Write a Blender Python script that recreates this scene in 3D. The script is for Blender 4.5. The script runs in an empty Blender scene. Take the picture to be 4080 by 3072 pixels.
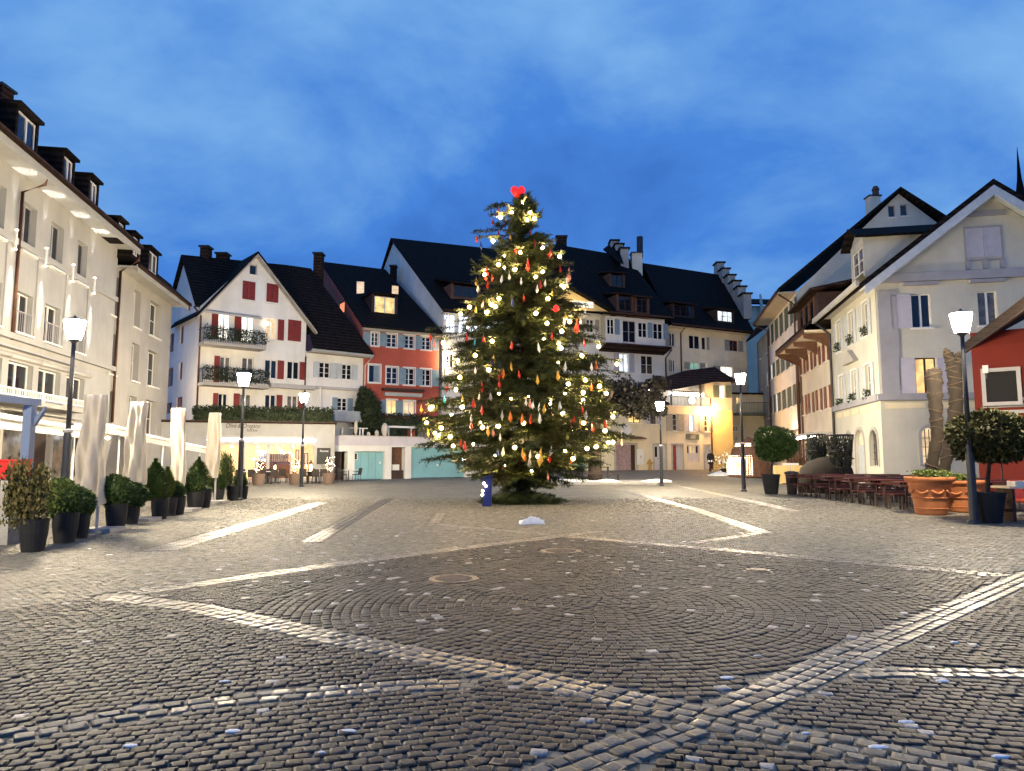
import bpy, bmesh, math, random
import numpy as np
from mathutils import Vector, Matrix, Euler
random.seed(7)
R = math.radians
scene = bpy.context.scene
COL = scene.collection

# ------------------------------------------------------------------ camera
FPX, CX, CY = 2833.0, 2040.0, 1536.0          # focal length and centre, in pixels of the 4080 px photograph
PITCH = math.atan((1822.0 - CY) / FPX)
CAMZ = 1.6
cam_d = bpy.data.cameras.new('camera')
cam = bpy.data.objects.new('camera', cam_d)
COL.objects.link(cam)
cam_d.sensor_width = 36.0
cam_d.lens = FPX / 4080.0 * 36.0
cam_d.clip_start, cam_d.clip_end = 0.1, 3000.0
cam.location = (0, 0, CAMZ)
cam.rotation_euler = (R(90) + PITCH, 0, 0)
scene.camera = cam

# ------------------------------------------------------------------ sky
SKY_SEED = 3.0
world = bpy.data.worlds.new('World')
scene.world = world
world.use_nodes = True
wn, wl = world.node_tree.nodes, world.node_tree.links
wn.clear()
def N(nodes, t, **kw):
    n = nodes.new(t)
    for k, v in kw.items():
        setattr(n, k, v)
    return n
w_out = N(wn, 'ShaderNodeOutputWorld')
w_bg = N(wn, 'ShaderNodeBackground')
sky = N(wn, 'ShaderNodeTexSky', sky_type='NISHITA', sun_disc=False)
sky.sun_elevation = R(-1.5)
sky.sun_rotation = R(200)
sky.air_density, sky.dust_density, sky.ozone_density = 1.0, 0.3, 4.0
w_bg.inputs['Strength'].default_value = 0.132
# thin blue-hour overcast: two soft layers of cloud drawn over the twilight sky
tc = N(wn, 'ShaderNodeTexCoord')
sep = N(wn, 'ShaderNodeSeparateXYZ')
zz = N(wn, 'ShaderNodeMath', operation='ADD'); zz.inputs[1].default_value = 0.30
zmax = N(wn, 'ShaderNodeMath', operation='MAXIMUM'); zmax.inputs[1].default_value = 0.15
dx = N(wn, 'ShaderNodeMath', operation='DIVIDE'); dy = N(wn, 'ShaderNodeMath', operation='DIVIDE')
comb = N(wn, 'ShaderNodeCombineXYZ'); comb.inputs[2].default_value = SKY_SEED
wl.new(tc.outputs['Generated'], sep.inputs[0])
wl.new(sep.outputs['Z'], zz.inputs[0]); wl.new(zz.outputs[0], zmax.inputs[0])
wl.new(sep.outputs['X'], dx.inputs[0]); wl.new(zmax.outputs[0], dx.inputs[1])
wl.new(sep.outputs['Y'], dy.inputs[0]); wl.new(zmax.outputs[0], dy.inputs[1])
wl.new(dx.outputs[0], comb.inputs[0]); wl.new(dy.outputs[0], comb.inputs[1])
cl1 = N(wn, 'ShaderNodeTexNoise'); cl1.inputs['Scale'].default_value = 1.5; cl1.inputs['Detail'].default_value = 8; cl1.inputs['Roughness'].default_value = 0.57; cl1.inputs['Distortion'].default_value = 0.25
wl.new(comb.outputs[0], cl1.inputs['Vector'])
ramp = N(wn, 'ShaderNodeValToRGB')
el = ramp.color_ramp.elements
el[0].position = 0.29; el[0].color = (0.27, 1.02, 3.5, 1)
el[1].position = 0.70; el[1].color = (1.55, 3.30, 5.75, 1)
e_ = el.new(0.45); e_.color = (0.44, 1.58, 4.7, 1)
wl.new(cl1.outputs['Fac'], ramp.inputs[0])
cloud = N(wn, 'ShaderNodeMix', data_type='RGBA', blend_type='MIX')
cloud.inputs['Factor'].default_value = 0.92
wl.new(sky.outputs[0], cloud.inputs['A'])
wl.new(ramp.outputs[0], cloud.inputs['B'])
wl.new(cloud.outputs['Result'], w_bg.inputs['Color'])
wl.new(w_bg.outputs[0], w_out.inputs[0])

scene.view_settings.view_transform = 'Standard'
scene.view_settings.look = 'None'
scene.view_settings.exposure = 0.3
scene.view_settings.gamma = 1.0
scene.view_settings.use_curve_mapping = False
scene.render.engine = 'CYCLES'
scene.cycles.max_bounces = 6
scene.cycles.diffuse_bounces = 3
scene.cycles.sample_clamp_indirect = 4.0
scene.cycles.use_denoising = True

LAMP_L = 1450.0        # street lantern glass
BULB_L = 700.0         # bulbs on the tree

# ------------------------------------------------------------------ picture <-> place
ZK = {'S': (0, 0, 1), 'P': (0, 0, 0.54216), 'A': (0, 300, 2.0825), 'B': (0, 1000, 2.38), 'C': (0, 1500, 2.082),
      'D': (640, 950, 2.38), 'E': (700, 1500, 2.765), 'F': (1200, 900, 2.765), 'G': (1200, 1400, 2.765),
      'H': (1650, 700, 2.38), 'I': (1650, 1350, 2.221), 'J': (2200, 900, 2.458), 'K': (2200, 1400, 2.765),
      'L': (2900, 1100, 2.777), 'M': (2900, 1500, 2.777), 'N': (3300, 650, 2.379), 'O': (3300, 1300, 1.96),
      'Q': (860, 1660, 4.424), 'R': (2640, 1600, 5.0475), 'T': (2440, 1540, 4.6275), 'U': (3100, 1250, 4.1656),
      'W': (3780, 1800, 5.207), 'X': (3050, 1700, 1.946)}
def src(k, x, y):
    o = ZK[k]
    return o[0] + x / o[2], o[1] + y / o[2]
def ray(k, x, y):
    u, v = src(k, x, y)
    a, b = (u - CX) / FPX, (CY - v) / FPX
    return Vector((a, math.cos(PITCH) - b * math.sin(PITCH), math.sin(PITCH) + b * math.cos(PITCH)))
def pt(k, x, y, Y):
    d = ray(k, x, y)
    return Vector((0, 0, CAMZ)) + d * (Y / d.y)
def gr(k, x, y, z=0.0):
    d = ray(k, x, y)
    return Vector((0, 0, CAMZ)) + d * ((z - CAMZ) / d.z)
def ss(a, b, t):
    t = min(1.0, max(0.0, (t - a) / (b - a)))
    return t * t * (3 - 2 * t)
def gh(x, y):
    return 0.5 * ss(40, 60, y) * ss(-5, 6, x)

class Fr:
    """A vertical facade plane: s runs along it, z up, o outwards (towards the square)."""
    def __init__(f, ox, oy, ang=None, to=None, n=None):
        f.o = Vector((ox, oy))
        f.d = Vector((math.sin(R(ang)), math.cos(R(ang)))) if to is None else (Vector(to[:2]) - f.o).normalized()
        f.n = Vector((f.d.y, -f.d.x))
        if n is None:
            if f.n.dot(-f.o) < 0: f.n = -f.n
        elif n < 0: f.n = -f.n
    def p(f, s, z, o=0.0):
        q = f.o + f.d * s + f.n * o
        return Vector((q.x, q.y, z))
    def hit(f, k, x, y, o=0.0):
        d = ray(k, x, y)
        q = f.o + f.n * o
        t = q.dot(f.n) / Vector((d.x, d.y)).dot(f.n)
        w = Vector((d.x * t, d.y * t))
        return (w - f.o).dot(f.d), CAMZ + d.z * t
    def rect(f, k, x0, y0, x1, y1, o=0.0):
        xm, ym = (x0 + x1) / 2, (y0 + y1) / 2
        a, b = f.hit(k, x0, ym, o)[0], f.hit(k, x1, ym, o)[0]
        z0, z1 = f.hit(k, xm, y1, o)[1], f.hit(k, xm, y0, o)[1]
        return min(a, b), max(a, b), z0, z1

# ------------------------------------------------------------------ mesh building
class MB:
    def __init__(m):
        m.v, m.f, m.mi = [], [], []
        m.cur = 0
    def poly(m, pts):
        b = len(m.v)
        m.v += [tuple(p) for p in pts]
        m.f.append(tuple(range(b, b + len(pts)))); m.mi.append(m.cur)
    def faces(m, pts, fs):
        b = len(m.v)
        m.v += [tuple(p) for p in pts]
        for f in fs:
            m.f.append(tuple(b + i for i in f)); m.mi.append(m.cur)
    def hexa(m, c):
        m.faces(c, [(3, 2, 1, 0), (4, 5, 6, 7), (0, 1, 5, 4), (1, 2, 6, 5), (2, 3, 7, 6), (3, 0, 4, 7)])
    def box(m, x0, x1, y0, y1, z0, z1):
        m.hexa([(x0, y0, z0), (x1, y0, z0), (x1, y1, z0), (x0, y1, z0), (x0, y0, z1), (x1, y0, z1), (x1, y1, z1), (x0, y1, z1)])
    def fbox(m, F, s0, s1, z0, z1, o0, o1):
        m.hexa([F.p(s0, z0, o0), F.p(s1, z0, o0), F.p(s1, z0, o1), F.p(s0, z0, o1), F.p(s0, z1, o0), F.p(s1, z1, o0), F.p(s1, z1, o1), F.p(s0, z1, o1)])
    def prism(m, pts, vec):
        n = len(pts); vec = Vector(vec)
        a = [Vector(p) for p in pts]; b = [p + vec for p in a]
        m.faces(a + b, [tuple(range(n - 1, -1, -1)), tuple(range(n, 2 * n))] + [(i, (i + 1) % n, n + (i + 1) % n, n + i) for i in range(n)])
    def tube(m, path, r, n=8, cap=True):
        path = [Vector(p) for p in path]
        rs = r if isinstance(r, (list, tuple)) else [r] * len(path)
        rings = []
        for i, p in enumerate(path):
            d = (path[min(i + 1, len(path) - 1)] - path[max(i - 1, 0)])
            d = d.normalized() if d.length > 1e-9 else Vector((0, 0, 1))
            up = Vector((0, 0, 1)) if abs(d.z) < 0.9 else Vector((1, 0, 0))
            a = d.cross(up).normalized(); b = d.cross(a).normalized()
            rings.append([p + (a * math.cos(t) + b * math.sin(t)) * rs[i] for t in [2 * math.pi * j / n for j in range(n)]])
        fs = []
        for i in range(len(path) - 1):
            for j in range(n):
                fs.append((i * n + j, i * n + (j + 1) % n, (i + 1) * n + (j + 1) % n, (i + 1) * n + j))
        if cap:
            fs.append(tuple(range(n - 1, -1, -1))); fs.append(tuple(range((len(path) - 1) * n, len(path) * n)))
        m.faces([q for r_ in rings for q in r_], fs)
    def lathe(m, c, prof, n=16, sx=1.0, sy=1.0, rot=0.0):
        c = Vector(c); pts = []
        for r, z in prof:
            for j in range(n):
                t = 2 * math.pi * j / n + rot
                pts.append(c + Vector((r * math.cos(t) * sx, r * math.sin(t) * sy, z)))
        fs = [(i * n + j, i * n + (j + 1) % n, (i + 1) * n + (j + 1) % n, (i + 1) * n + j) for i in range(len(prof) - 1) for j in range(n)]
        fs.append(tuple(range(n - 1, -1, -1))); fs.append(tuple(range((len(prof) - 1) * n, len(prof) * n)))
        m.faces(pts, fs)
    def build(m, name, mat, parent=None, smooth=False, loc=None, kind=None):
        me = bpy.data.meshes.new(name)
        off = Vector(loc) if loc is not None else (OFF.get(parent.name, Vector()) if parent else Vector())
        me.from_pydata([(a[0] - off.x, a[1] - off.y, a[2] - off.z) for a in m.v], [], m.f)
        mats = mat if isinstance(mat, (list, tuple)) else [mat]
        for q in mats: me.materials.append(q)
        if len(mats) > 1: me.polygons.foreach_set('material_index', m.mi)
        if smooth: me.polygons.foreach_set('use_smooth', [True] * len(me.polygons))
        me.update()
        o = bpy.data.objects.new(name, me); COL.objects.link(o)
        if parent:
            o.parent = parent; OFF[o.name] = off
        else:
            o.location = off; OFF[o.name] = off
        if kind: o['kind'] = kind
        return o
OFF = {}
def tag(o, label, cat, group=None, kind=None):
    o['label'] = label; o['category'] = cat
    if group: o['group'] = group
    if kind: o['kind'] = kind
    return o
def thing(name, label, cat, loc=(0, 0, 0), group=None):
    o = bpy.data.objects.new(name, None); COL.objects.link(o)
    o.location = loc; OFF[o.name] = Vector(loc)
    return tag(o, label, cat, group)
def copy_tree(o, parent=None):
    c = o.copy(); COL.objects.link(c)
    c.parent = parent
    OFF[c.name] = OFF.get(o.name, Vector())
    for ch in [q for q in o.children]: copy_tree(ch, c)
    return c
def place(o, x, y, z, rz, label=None):
    o.location = (x, y, z); o.rotation_euler = (0, 0, rz)
    if label: o['label'] = label
    return o

# ------------------------------------------------------------------ materials
def mat(name, col, rough=0.8, var=0.12, scale=1.2, bump=0.0, bscale=30.0, metal=0.0, spec=0.4, col2=None):
    m = bpy.data.materials.new(name); m.use_nodes = True
    n, l = m.node_tree.nodes, m.node_tree.links
    b = n['Principled BSDF']
    b.inputs['Roughness'].default_value = rough; b.inputs['Metallic'].default_value = metal
    b.inputs['Specular IOR Level'].default_value = spec
    t = N(n, 'ShaderNodeTexCoord')
    nz = N(n, 'ShaderNodeTexNoise'); nz.inputs['Scale'].default_value = scale; nz.inputs['Detail'].default_value = 5; nz.inputs['Roughness'].default_value = 0.6
    l.new(t.outputs['Object'], nz.inputs['Vector'])
    mx = N(n, 'ShaderNodeMix', data_type='RGBA')
    c2 = col2 or tuple(c * (1 - 2 * var) for c in col)
    mx.inputs['A'].default_value = (*c2, 1); mx.inputs['B'].default_value = (*[min(1, c * (1 + var * .4)) for c in col], 1)
    rp = N(n, 'ShaderNodeMapRange'); rp.inputs['From Min'].default_value = 0.3; rp.inputs['From Max'].default_value = 0.65
    l.new(nz.outputs['Fac'], rp.inputs['Value']); l.new(rp.outputs[0], mx.inputs['Factor'])
    out_c = mx.outputs['Result']
    if 'roof_tiles' in name:
        wv = N(n, 'ShaderNodeTexWave', wave_type='BANDS', bands_direction='Z'); wv.inputs['Scale'].default_value = 1.15; wv.inputs['Distortion'].default_value = 1.2; wv.inputs['Detail'].default_value = 3; wv.inputs['Detail Scale'].default_value = 2.5
        l.new(t.outputs['Object'], wv.inputs['Vector'])
        ms = N(n, 'ShaderNodeMapRange'); ms.inputs['To Min'].default_value = .55; ms.inputs['To Max'].default_value = 1.7; l.new(wv.outputs['Fac'], ms.inputs['Value'])
        mm = N(n, 'ShaderNodeMix', data_type='RGBA', blend_type='MULTIPLY'); mm.inputs['Factor'].default_value = 1; l.new(out_c, mm.inputs['A']); l.new(ms.outputs[0], mm.inputs['B']); out_c = mm.outputs['Result']
    if 'plaster' in name:
        mp_ = N(n, 'ShaderNodeMapping'); mp_.inputs['Scale'].default_value = (.9, .9, .25); l.new(t.outputs['Object'], mp_.inputs[0])
        ns = N(n, 'ShaderNodeTexNoise'); ns.inputs['Scale'].default_value = 1.6; ns.inputs['Detail'].default_value = 7; ns.inputs['Roughness'].default_value = .65; l.new(mp_.outputs[0], ns.inputs['Vector'])
        ms = N(n, 'ShaderNodeMapRange'); ms.inputs['From Min'].default_value = .35; ms.inputs['From Max'].default_value = .6; ms.inputs['To Min'].default_value = .91; ms.inputs['To Max'].default_value = 1.0; l.new(ns.outputs['Fac'], ms.inputs['Value'])
        mm = N(n, 'ShaderNodeMix', data_type='RGBA', blend_type='MULTIPLY'); mm.inputs['Factor'].default_value = 1; l.new(out_c, mm.inputs['A']); l.new(ms.outputs[0], mm.inputs['B']); out_c = mm.outputs['Result']
    l.new(out_c, b.inputs['Base Color'])
    if bump:
        n2 = N(n, 'ShaderNodeTexNoise'); n2.inputs['Scale'].default_value = bscale; n2.inputs['Detail'].default_value = 3
        l.new(t.outputs['Object'], n2.inputs['Vector'])
        bp = N(n, 'ShaderNodeBump'); bp.inputs['Strength'].default_value = bump; bp.inputs['Distance'].default_value = 0.02
        l.new(n2.outputs['Fac'], bp.inputs['Height']); l.new(bp.outputs[0], b.inputs['Normal'])
    return m
def emit(name, col, strength, base=(0.05, 0.05, 0.05), var=0.0, scale=3.0):
    m = bpy.data.materials.new(name); m.use_nodes = True
    n, l = m.node_tree.nodes, m.node_tree.links
    b = n['Principled BSDF']
    b.inputs['Base Color'].default_value = (*base, 1); b.inputs['Roughness'].default_value = 0.3
    b.inputs['Emission Color'].default_value = (*col, 1); b.inputs['Emission Strength'].default_value = strength
    if var:
        t = N(n, 'ShaderNodeTexCoord'); nz = N(n, 'ShaderNodeTexNoise'); nz.inputs['Scale'].default_value = scale
        l.new(t.outputs['Object'], nz.inputs['Vector'])
        mr = N(n, 'ShaderNodeMapRange'); mr.inputs['From Min'].default_value = .3; mr.inputs['From Max'].default_value = .7
        mr.inputs['To Min'].default_value = strength * (1 - var); mr.inputs['To Max'].default_value = strength * (1 + var)
        l.new(nz.outputs['Fac'], mr.inputs['Value']); l.new(mr.outputs[0], b.inputs['Emission Strength'])
    return m
M = {}
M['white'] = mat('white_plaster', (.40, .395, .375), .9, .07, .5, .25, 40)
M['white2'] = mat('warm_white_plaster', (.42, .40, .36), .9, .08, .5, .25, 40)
M['whiteb'] = mat('clean_white_plaster', (.78, .76, .71), .9, .07, .5, .25, 40)  # lighter copy of the white for back houses, in place of stronger lamplight
M['cream'] = mat('cream_plaster', (.82, .72, .54), .9, .08, .5, .25, 40)
M['yellow'] = mat('yellow_plaster', (.74, .55, .24), .9, .10, .6, .3, 40)
M['yellowish'] = mat('pale_yellow_plaster', (.74, .66, .46), .9, .08, .6, .3, 40)
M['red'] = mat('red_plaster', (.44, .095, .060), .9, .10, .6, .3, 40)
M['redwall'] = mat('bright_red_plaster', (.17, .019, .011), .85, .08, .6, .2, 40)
M['grey'] = mat('pale_grey_plaster', (.55, .535, .46), .9, .08, .5, .25, 40)
M['bluegrey'] = mat('blue_grey_trim', (.31, .31, .34), .8, .08, 1, .1, 40)
M['lilac'] = mat('pale_lilac_plaster', (.60, .57, .60), .9, .07, .5, .3, 30)
M['roof'] = mat('old_roof_tiles', (.012, .0095, .009), .9, .25, 3, .6, 9, spec=.08)
M['roofb'] = mat('brown_roof_tiles', (.035, .02, .015), .9, .25, 3, .6, 9, spec=.1)
M['dark'] = mat('dark_metal', (.022, .024, .03), .5, .1, 3, 0, spec=.4)
M['pole'] = mat('dark_painted_steel', (.03, .034, .045), .45, .1, 3, .05, 60, spec=.45)
M['brown'] = mat('brown_wood', (.12, .055, .03), .7, .2, 4, .3, 30)
M['dbrown'] = mat('dark_brown_wood', (.05, .026, .018), .7, .2, 4, .3, 30)
M['copper'] = mat('brown_gutter_copper', (.13, .06, .035), .5, .15, 4, 0, metal=.5)
M['frame'] = mat('white_window_frame', (.74, .73, .70), .5, .04)
M['stone'] = mat('grey_window_stone', (.42, .40, .37), .85, .1, 2, .2, 40)
M['sh_red'] = mat('dark_red_shutter', (.20, .018, .016), .6, .12, 3)
M['sh_brown'] = mat('brown_red_shutter', (.19, .05, .04), .6, .12, 3)
M['sh_blue'] = mat('blue_grey_shutter', (.20, .29, .36), .6, .1, 3)
M['sh_pale'] = mat('pale_grey_shutter', (.48, .52, .55), .6, .08, 3)
M['sh_grey'] = mat('grey_shutter', (.33, .32, .29), .65, .1, 3)
M['sh_green'] = mat('grey_green_shutter', (.11, .135, .115), .65, .1, 3)
M['sh_lilac'] = mat('pale_lilac_shutter', (.46, .45, .52), .65, .06, 3)
M['teal'] = mat('teal_garage_paint', (.20, .42, .46), .5, .06, 1.5, .05, 30)
M['glass'] = mat('dark_window_glass', (.010, .013, .02), .06, .1, 2, 0, spec=.6)
M['glassw'] = mat('curtained_window_glass', (.16, .15, .14), .15, .35, 2.5, 0, spec=.5)
M['lit_w'] = emit('lit_window_white', (1, .95, .82), 1.5, var=.5, scale=1.6)
M['lit_y'] = emit('lit_window_warm', (1, .62, .22), 1.0, var=.45, scale=1.8)
M['lit_p'] = emit('lit_window_peach', (1, .70, .40), 0.75, var=.3, scale=2.0)
M['lit_o'] = emit('lit_window_orange', (1, .28, .06), 0.9)
M['lit_b'] = emit('lit_window_blue_white', (.75, .85, 1), 2.6)
M['lit_c'] = emit('lit_window_cool', (.85, .93, 1), 1.1, var=.5, scale=2)
M['lit_t'] = emit('lit_window_teal', (.45, .9, .7), .35, var=.4, scale=2)
M['lamp'] = emit('lantern_glass', (1, .82, .55), LAMP_L)
M['bulb'] = emit('warm_bulb_glass', (1, .66, .26), BULB_L)
amber_halo = bpy.data.materials.new('frosted_amber_globe'); amber_halo.use_nodes = True
an, al = amber_halo.node_tree.nodes, amber_halo.node_tree.links
amx = N(an, 'ShaderNodeMixShader'); amx.inputs[0].default_value = .40
atr = N(an, 'ShaderNodeBsdfTransparent'); aem = N(an, 'ShaderNodeEmission'); aem.inputs['Color'].default_value = (1, .62, .17, 1); aem.inputs['Strength'].default_value = 1.5
al.new(atr.outputs[0], amx.inputs[1]); al.new(aem.outputs[0], amx.inputs[2]); al.new(amx.outputs[0], an['Material Output'].inputs[0])
M['amber_halo'] = amber_halo  # see-through globe, its emission imitates the golden halo round a bulb
M['fairy'] = emit('fairy_light', (1, .78, .48), 14)
M['led'] = emit('cold_light_tube', (.86, .88, 1), 9)
M['ledw'] = emit('white_light_tube', (1, .93, .84), 22)
M['sodium'] = emit('orange_lamp_glass', (1, .54, .16), 480)
M['redlit'] = emit('glowing_red_plastic', (1, .02, .01), .75, (.7, .02, .02))
M['pot'] = mat('anthracite_planter', (.024, .025, .028), .7, .1, 3, .1, 50, spec=.12)
M['terra'] = mat('terracotta', (.40, .150, .060), .8, .12, 3, .3, 40)
M['soil'] = mat('soil', (.05, .035, .025), .95, .2, 9, .5, 40)
M['cloth'] = mat('ivory_canvas', (.52, .47, .39), .9, .06, 2, .15, 90)
M['awning'] = mat('white_awning_fabric', (.46, .44, .41), .8, .05, 2, .05, 60)
M['concrete'] = mat('concrete', (.36, .35, .33), .9, .12, 3, .3, 40)
M['benchred'] = mat('red_brown_bench_paint', (.075, .013, .011), .5, .15, 5, .15, 40)
M['chair'] = mat('dark_rattan', (.04, .032, .028), .7, .2, 20, .3, 80)
M['snow'] = mat('old_snow', (.66, .67, .69), .7, .08, 6, .4, 20)
M['pblue'] = mat('blue_grey_steel', (.16, .22, .36), .5, .06, 3)
M['bbox'] = mat('blue_enamel', (.014, .022, .15), .4, .06, 3)
M['trunkm'] = mat('bark', (.06, .042, .03), .95, .3, 6, .8, 18)
M['wrap'] = mat('brown_fleece_wrap', (.014, .0095, .0065), .9, .25, 6, .5, 20)
M['cord'] = mat('pale_cord', (.07, .052, .036), .8)
M['iron'] = mat('rusty_cast_iron', (.20, .15, .11), .5, .25, 12, .5, 60, spec=.5)
M['board'] = mat('black_board', (.02, .025, .026), .5, .2, 3)
M['chalk'] = mat('chalk_white', (.7, .7, .68), .9, .02)
M['ink'] = mat('dark_sign_ink', (.05, .045, .04), .7, .02)
M['screen'] = mat('dark_screen_glass', (.004, .004, .006), .6, .05, spec=.2)
M['sgrey'] = mat('grey_steel_frame', (.36, .35, .36), .5, .06)
M['flesh'] = mat('skin', (.45, .26, .18), .6, .03)
M['coat'] = mat('black_coat', (.012, .012, .015), .8, .1)
M['hair'] = mat('grey_hair', (.30, .27, .24), .7, .1)
M['chairred'] = mat('dull_red_plastic', (.26, .035, .02), .5, .08)
M['redbox'] = mat('red_plastic', (.62, .02, .015), .45, .04)
M['lilacwood'] = mat('weathered_lilac_wood', (.36, .26, .27), .8, .15, 4, .3, 25)
M['doorred'] = mat('red_brown_door', (.28, .05, .025), .6, .12, 4)
M['ebal'] = mat('ebony_iron', (.02, .02, .022), .6, .1)
def leafmat(name, a, b, scale=6):
    return mat(name, b, .65, .1, scale, 0, col2=a, spec=.3)
M['fir'] = leafmat('fir_needles', (.014, .028, .008), (.050, .062, .018), 3)
M['box'] = leafmat('boxwood_leaves', (.020, .045, .010), (.055, .095, .022), 7)
M['boxl'] = leafmat('light_green_leaves', (.050, .085, .018), (.11, .15, .04), 7)
M['boxo'] = leafmat('olive_conifer_leaves', (.060, .062, .018), (.14, .115, .035), 7)
M['hedge'] = leafmat('dark_hedge_leaves', (.012, .022, .010), (.035, .05, .020), 4)
M['olive'] = leafmat('olive_leaves', (.016, .022, .006), (.060, .058, .018), 7)
M['plane'] = leafmat('dry_plane_leaves', (.003, .003, .002), (.008, .007, .005), 4)
M['bloom'] = emit('lit_white_blossom', (1, .80, .55), .35, (.8, .75, .65))  # blossom glows by itself, imitating light that falls on it
ORN = {}
for nm, c in {'red': (.62, .03, .015), 'orange': (.75, .16, .02), 'yellow': (.75, .42, .05), 'white': (.72, .70, .66), 'blue': (.03, .05, .22), 'teal': (.04, .38, .48), 'pink': (.65, .22, .18), 'grey': (.25, .25, .28)}.items():
    ORN[nm] = mat(nm + '_paper_ornament', c, .45, .05, 4)

# ------------------------------------------------------------------ facade kit
def clip(poly, outline):
    out = poly
    n = len(outline)
    area = sum(outline[i][0] * outline[(i + 1) % n][1] - outline[(i + 1) % n][0] * outline[i][1] for i in range(n))
    sg = 1 if area > 0 else -1
    for i in range(n):
        a, b = outline[i], outline[(i + 1) % n]
        def side(p): return sg * ((b[0] - a[0]) * (p[1] - a[1]) - (b[1] - a[1]) * (p[0] - a[0]))
        res = []
        for j in range(len(out)):
            p, q = out[j], out[(j + 1) % len(out)]
            sp, sq = side(p), side(q)
            if sp >= -1e-9: res.append(p)
            if (sp > 1e-9 and sq < -1e-9) or (sp < -1e-9 and sq > 1e-9):
                t = sp / (sp - sq)
                res.append((p[0] + (q[0] - p[0]) * t, p[1] + (q[1] - p[1]) * t))
        out = res
        if len(out) < 3: return None
    return out
def wall(F, parent, m, outline, holes=(), depth=0.2, name='wall', o=0.0, mr=None):
    xs = sorted(set([p[0] for p in outline] + [h[0] for h in holes] + [h[1] for h in holes]))
    zs = sorted(set([p[1] for p in outline] + [h[2] for h in holes] + [h[3] for h in holes]))
    mb = MB()
    for i in range(len(xs) - 1):
        if xs[i + 1] - xs[i] < 1e-6: continue
        for j in range(len(zs) - 1):
            if zs[j + 1] - zs[j] < 1e-6: continue
            cx, cz = (xs[i] + xs[i + 1]) / 2, (zs[j] + zs[j + 1]) / 2
            if any(h[0] < cx < h[1] and h[2] < cz < h[3] for h in holes): continue
            c = clip([(xs[i], zs[j]), (xs[i + 1], zs[j]), (xs[i + 1], zs[j + 1]), (xs[i], zs[j + 1])], outline)
            if c: mb.poly([F.p(a, b, o) for a, b in c])
    for s0, s1, z0, z1 in holes:
        mb.poly([F.p(s0, z0, o), F.p(s0, z1, o), F.p(s0, z1, o - depth), F.p(s0, z0, o - depth)])
        mb.poly([F.p(s1, z0, o), F.p(s1, z1, o), F.p(s1, z1, o - depth), F.p(s1, z0, o - depth)])
        mb.poly([F.p(s0, z0, o), F.p(s1, z0, o), F.p(s1, z0, o - depth), F.p(s0, z0, o - depth)])
        mb.poly([F.p(s0, z1, o), F.p(s1, z1, o), F.p(s1, z1, o - depth), F.p(s0, z1, o - depth)])
    return mb.build(name, m, parent)
def shutter(F, parent, s0, s1, z0, z1, m, o=0.02):
    mb = MB()
    w = min(.07, (s1 - s0) * .18)
    mb.fbox(F, s0, s1, z0, z1, o, o + .025)
    for a, b, c, d in ((s0, s0 + w, z0, z1), (s1 - w, s1, z0, z1), (s0 + w, s1 - w, z0, z0 + w), (s0 + w, s1 - w, z1 - w, z1), (s0 + w, s1 - w, (z0 + z1) / 2 - w / 2, (z0 + z1) / 2 + w / 2)):
        mb.fbox(F, a, b, c, d, o + .025, o + .05)
    for zone in ((z0 + w, (z0 + z1) / 2 - w / 2), ((z0 + z1) / 2 + w / 2, z1 - w)):
        k = 5
        for i in range(k):
            za = zone[0] + (zone[1] - zone[0]) * (i + .25) / k
            mb.fbox(F, s0 + w, s1 - w, za, za + (zone[1] - zone[0]) / k * .5, o + .025, o + .04)
    return mb.build('shutter', m, parent)
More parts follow.
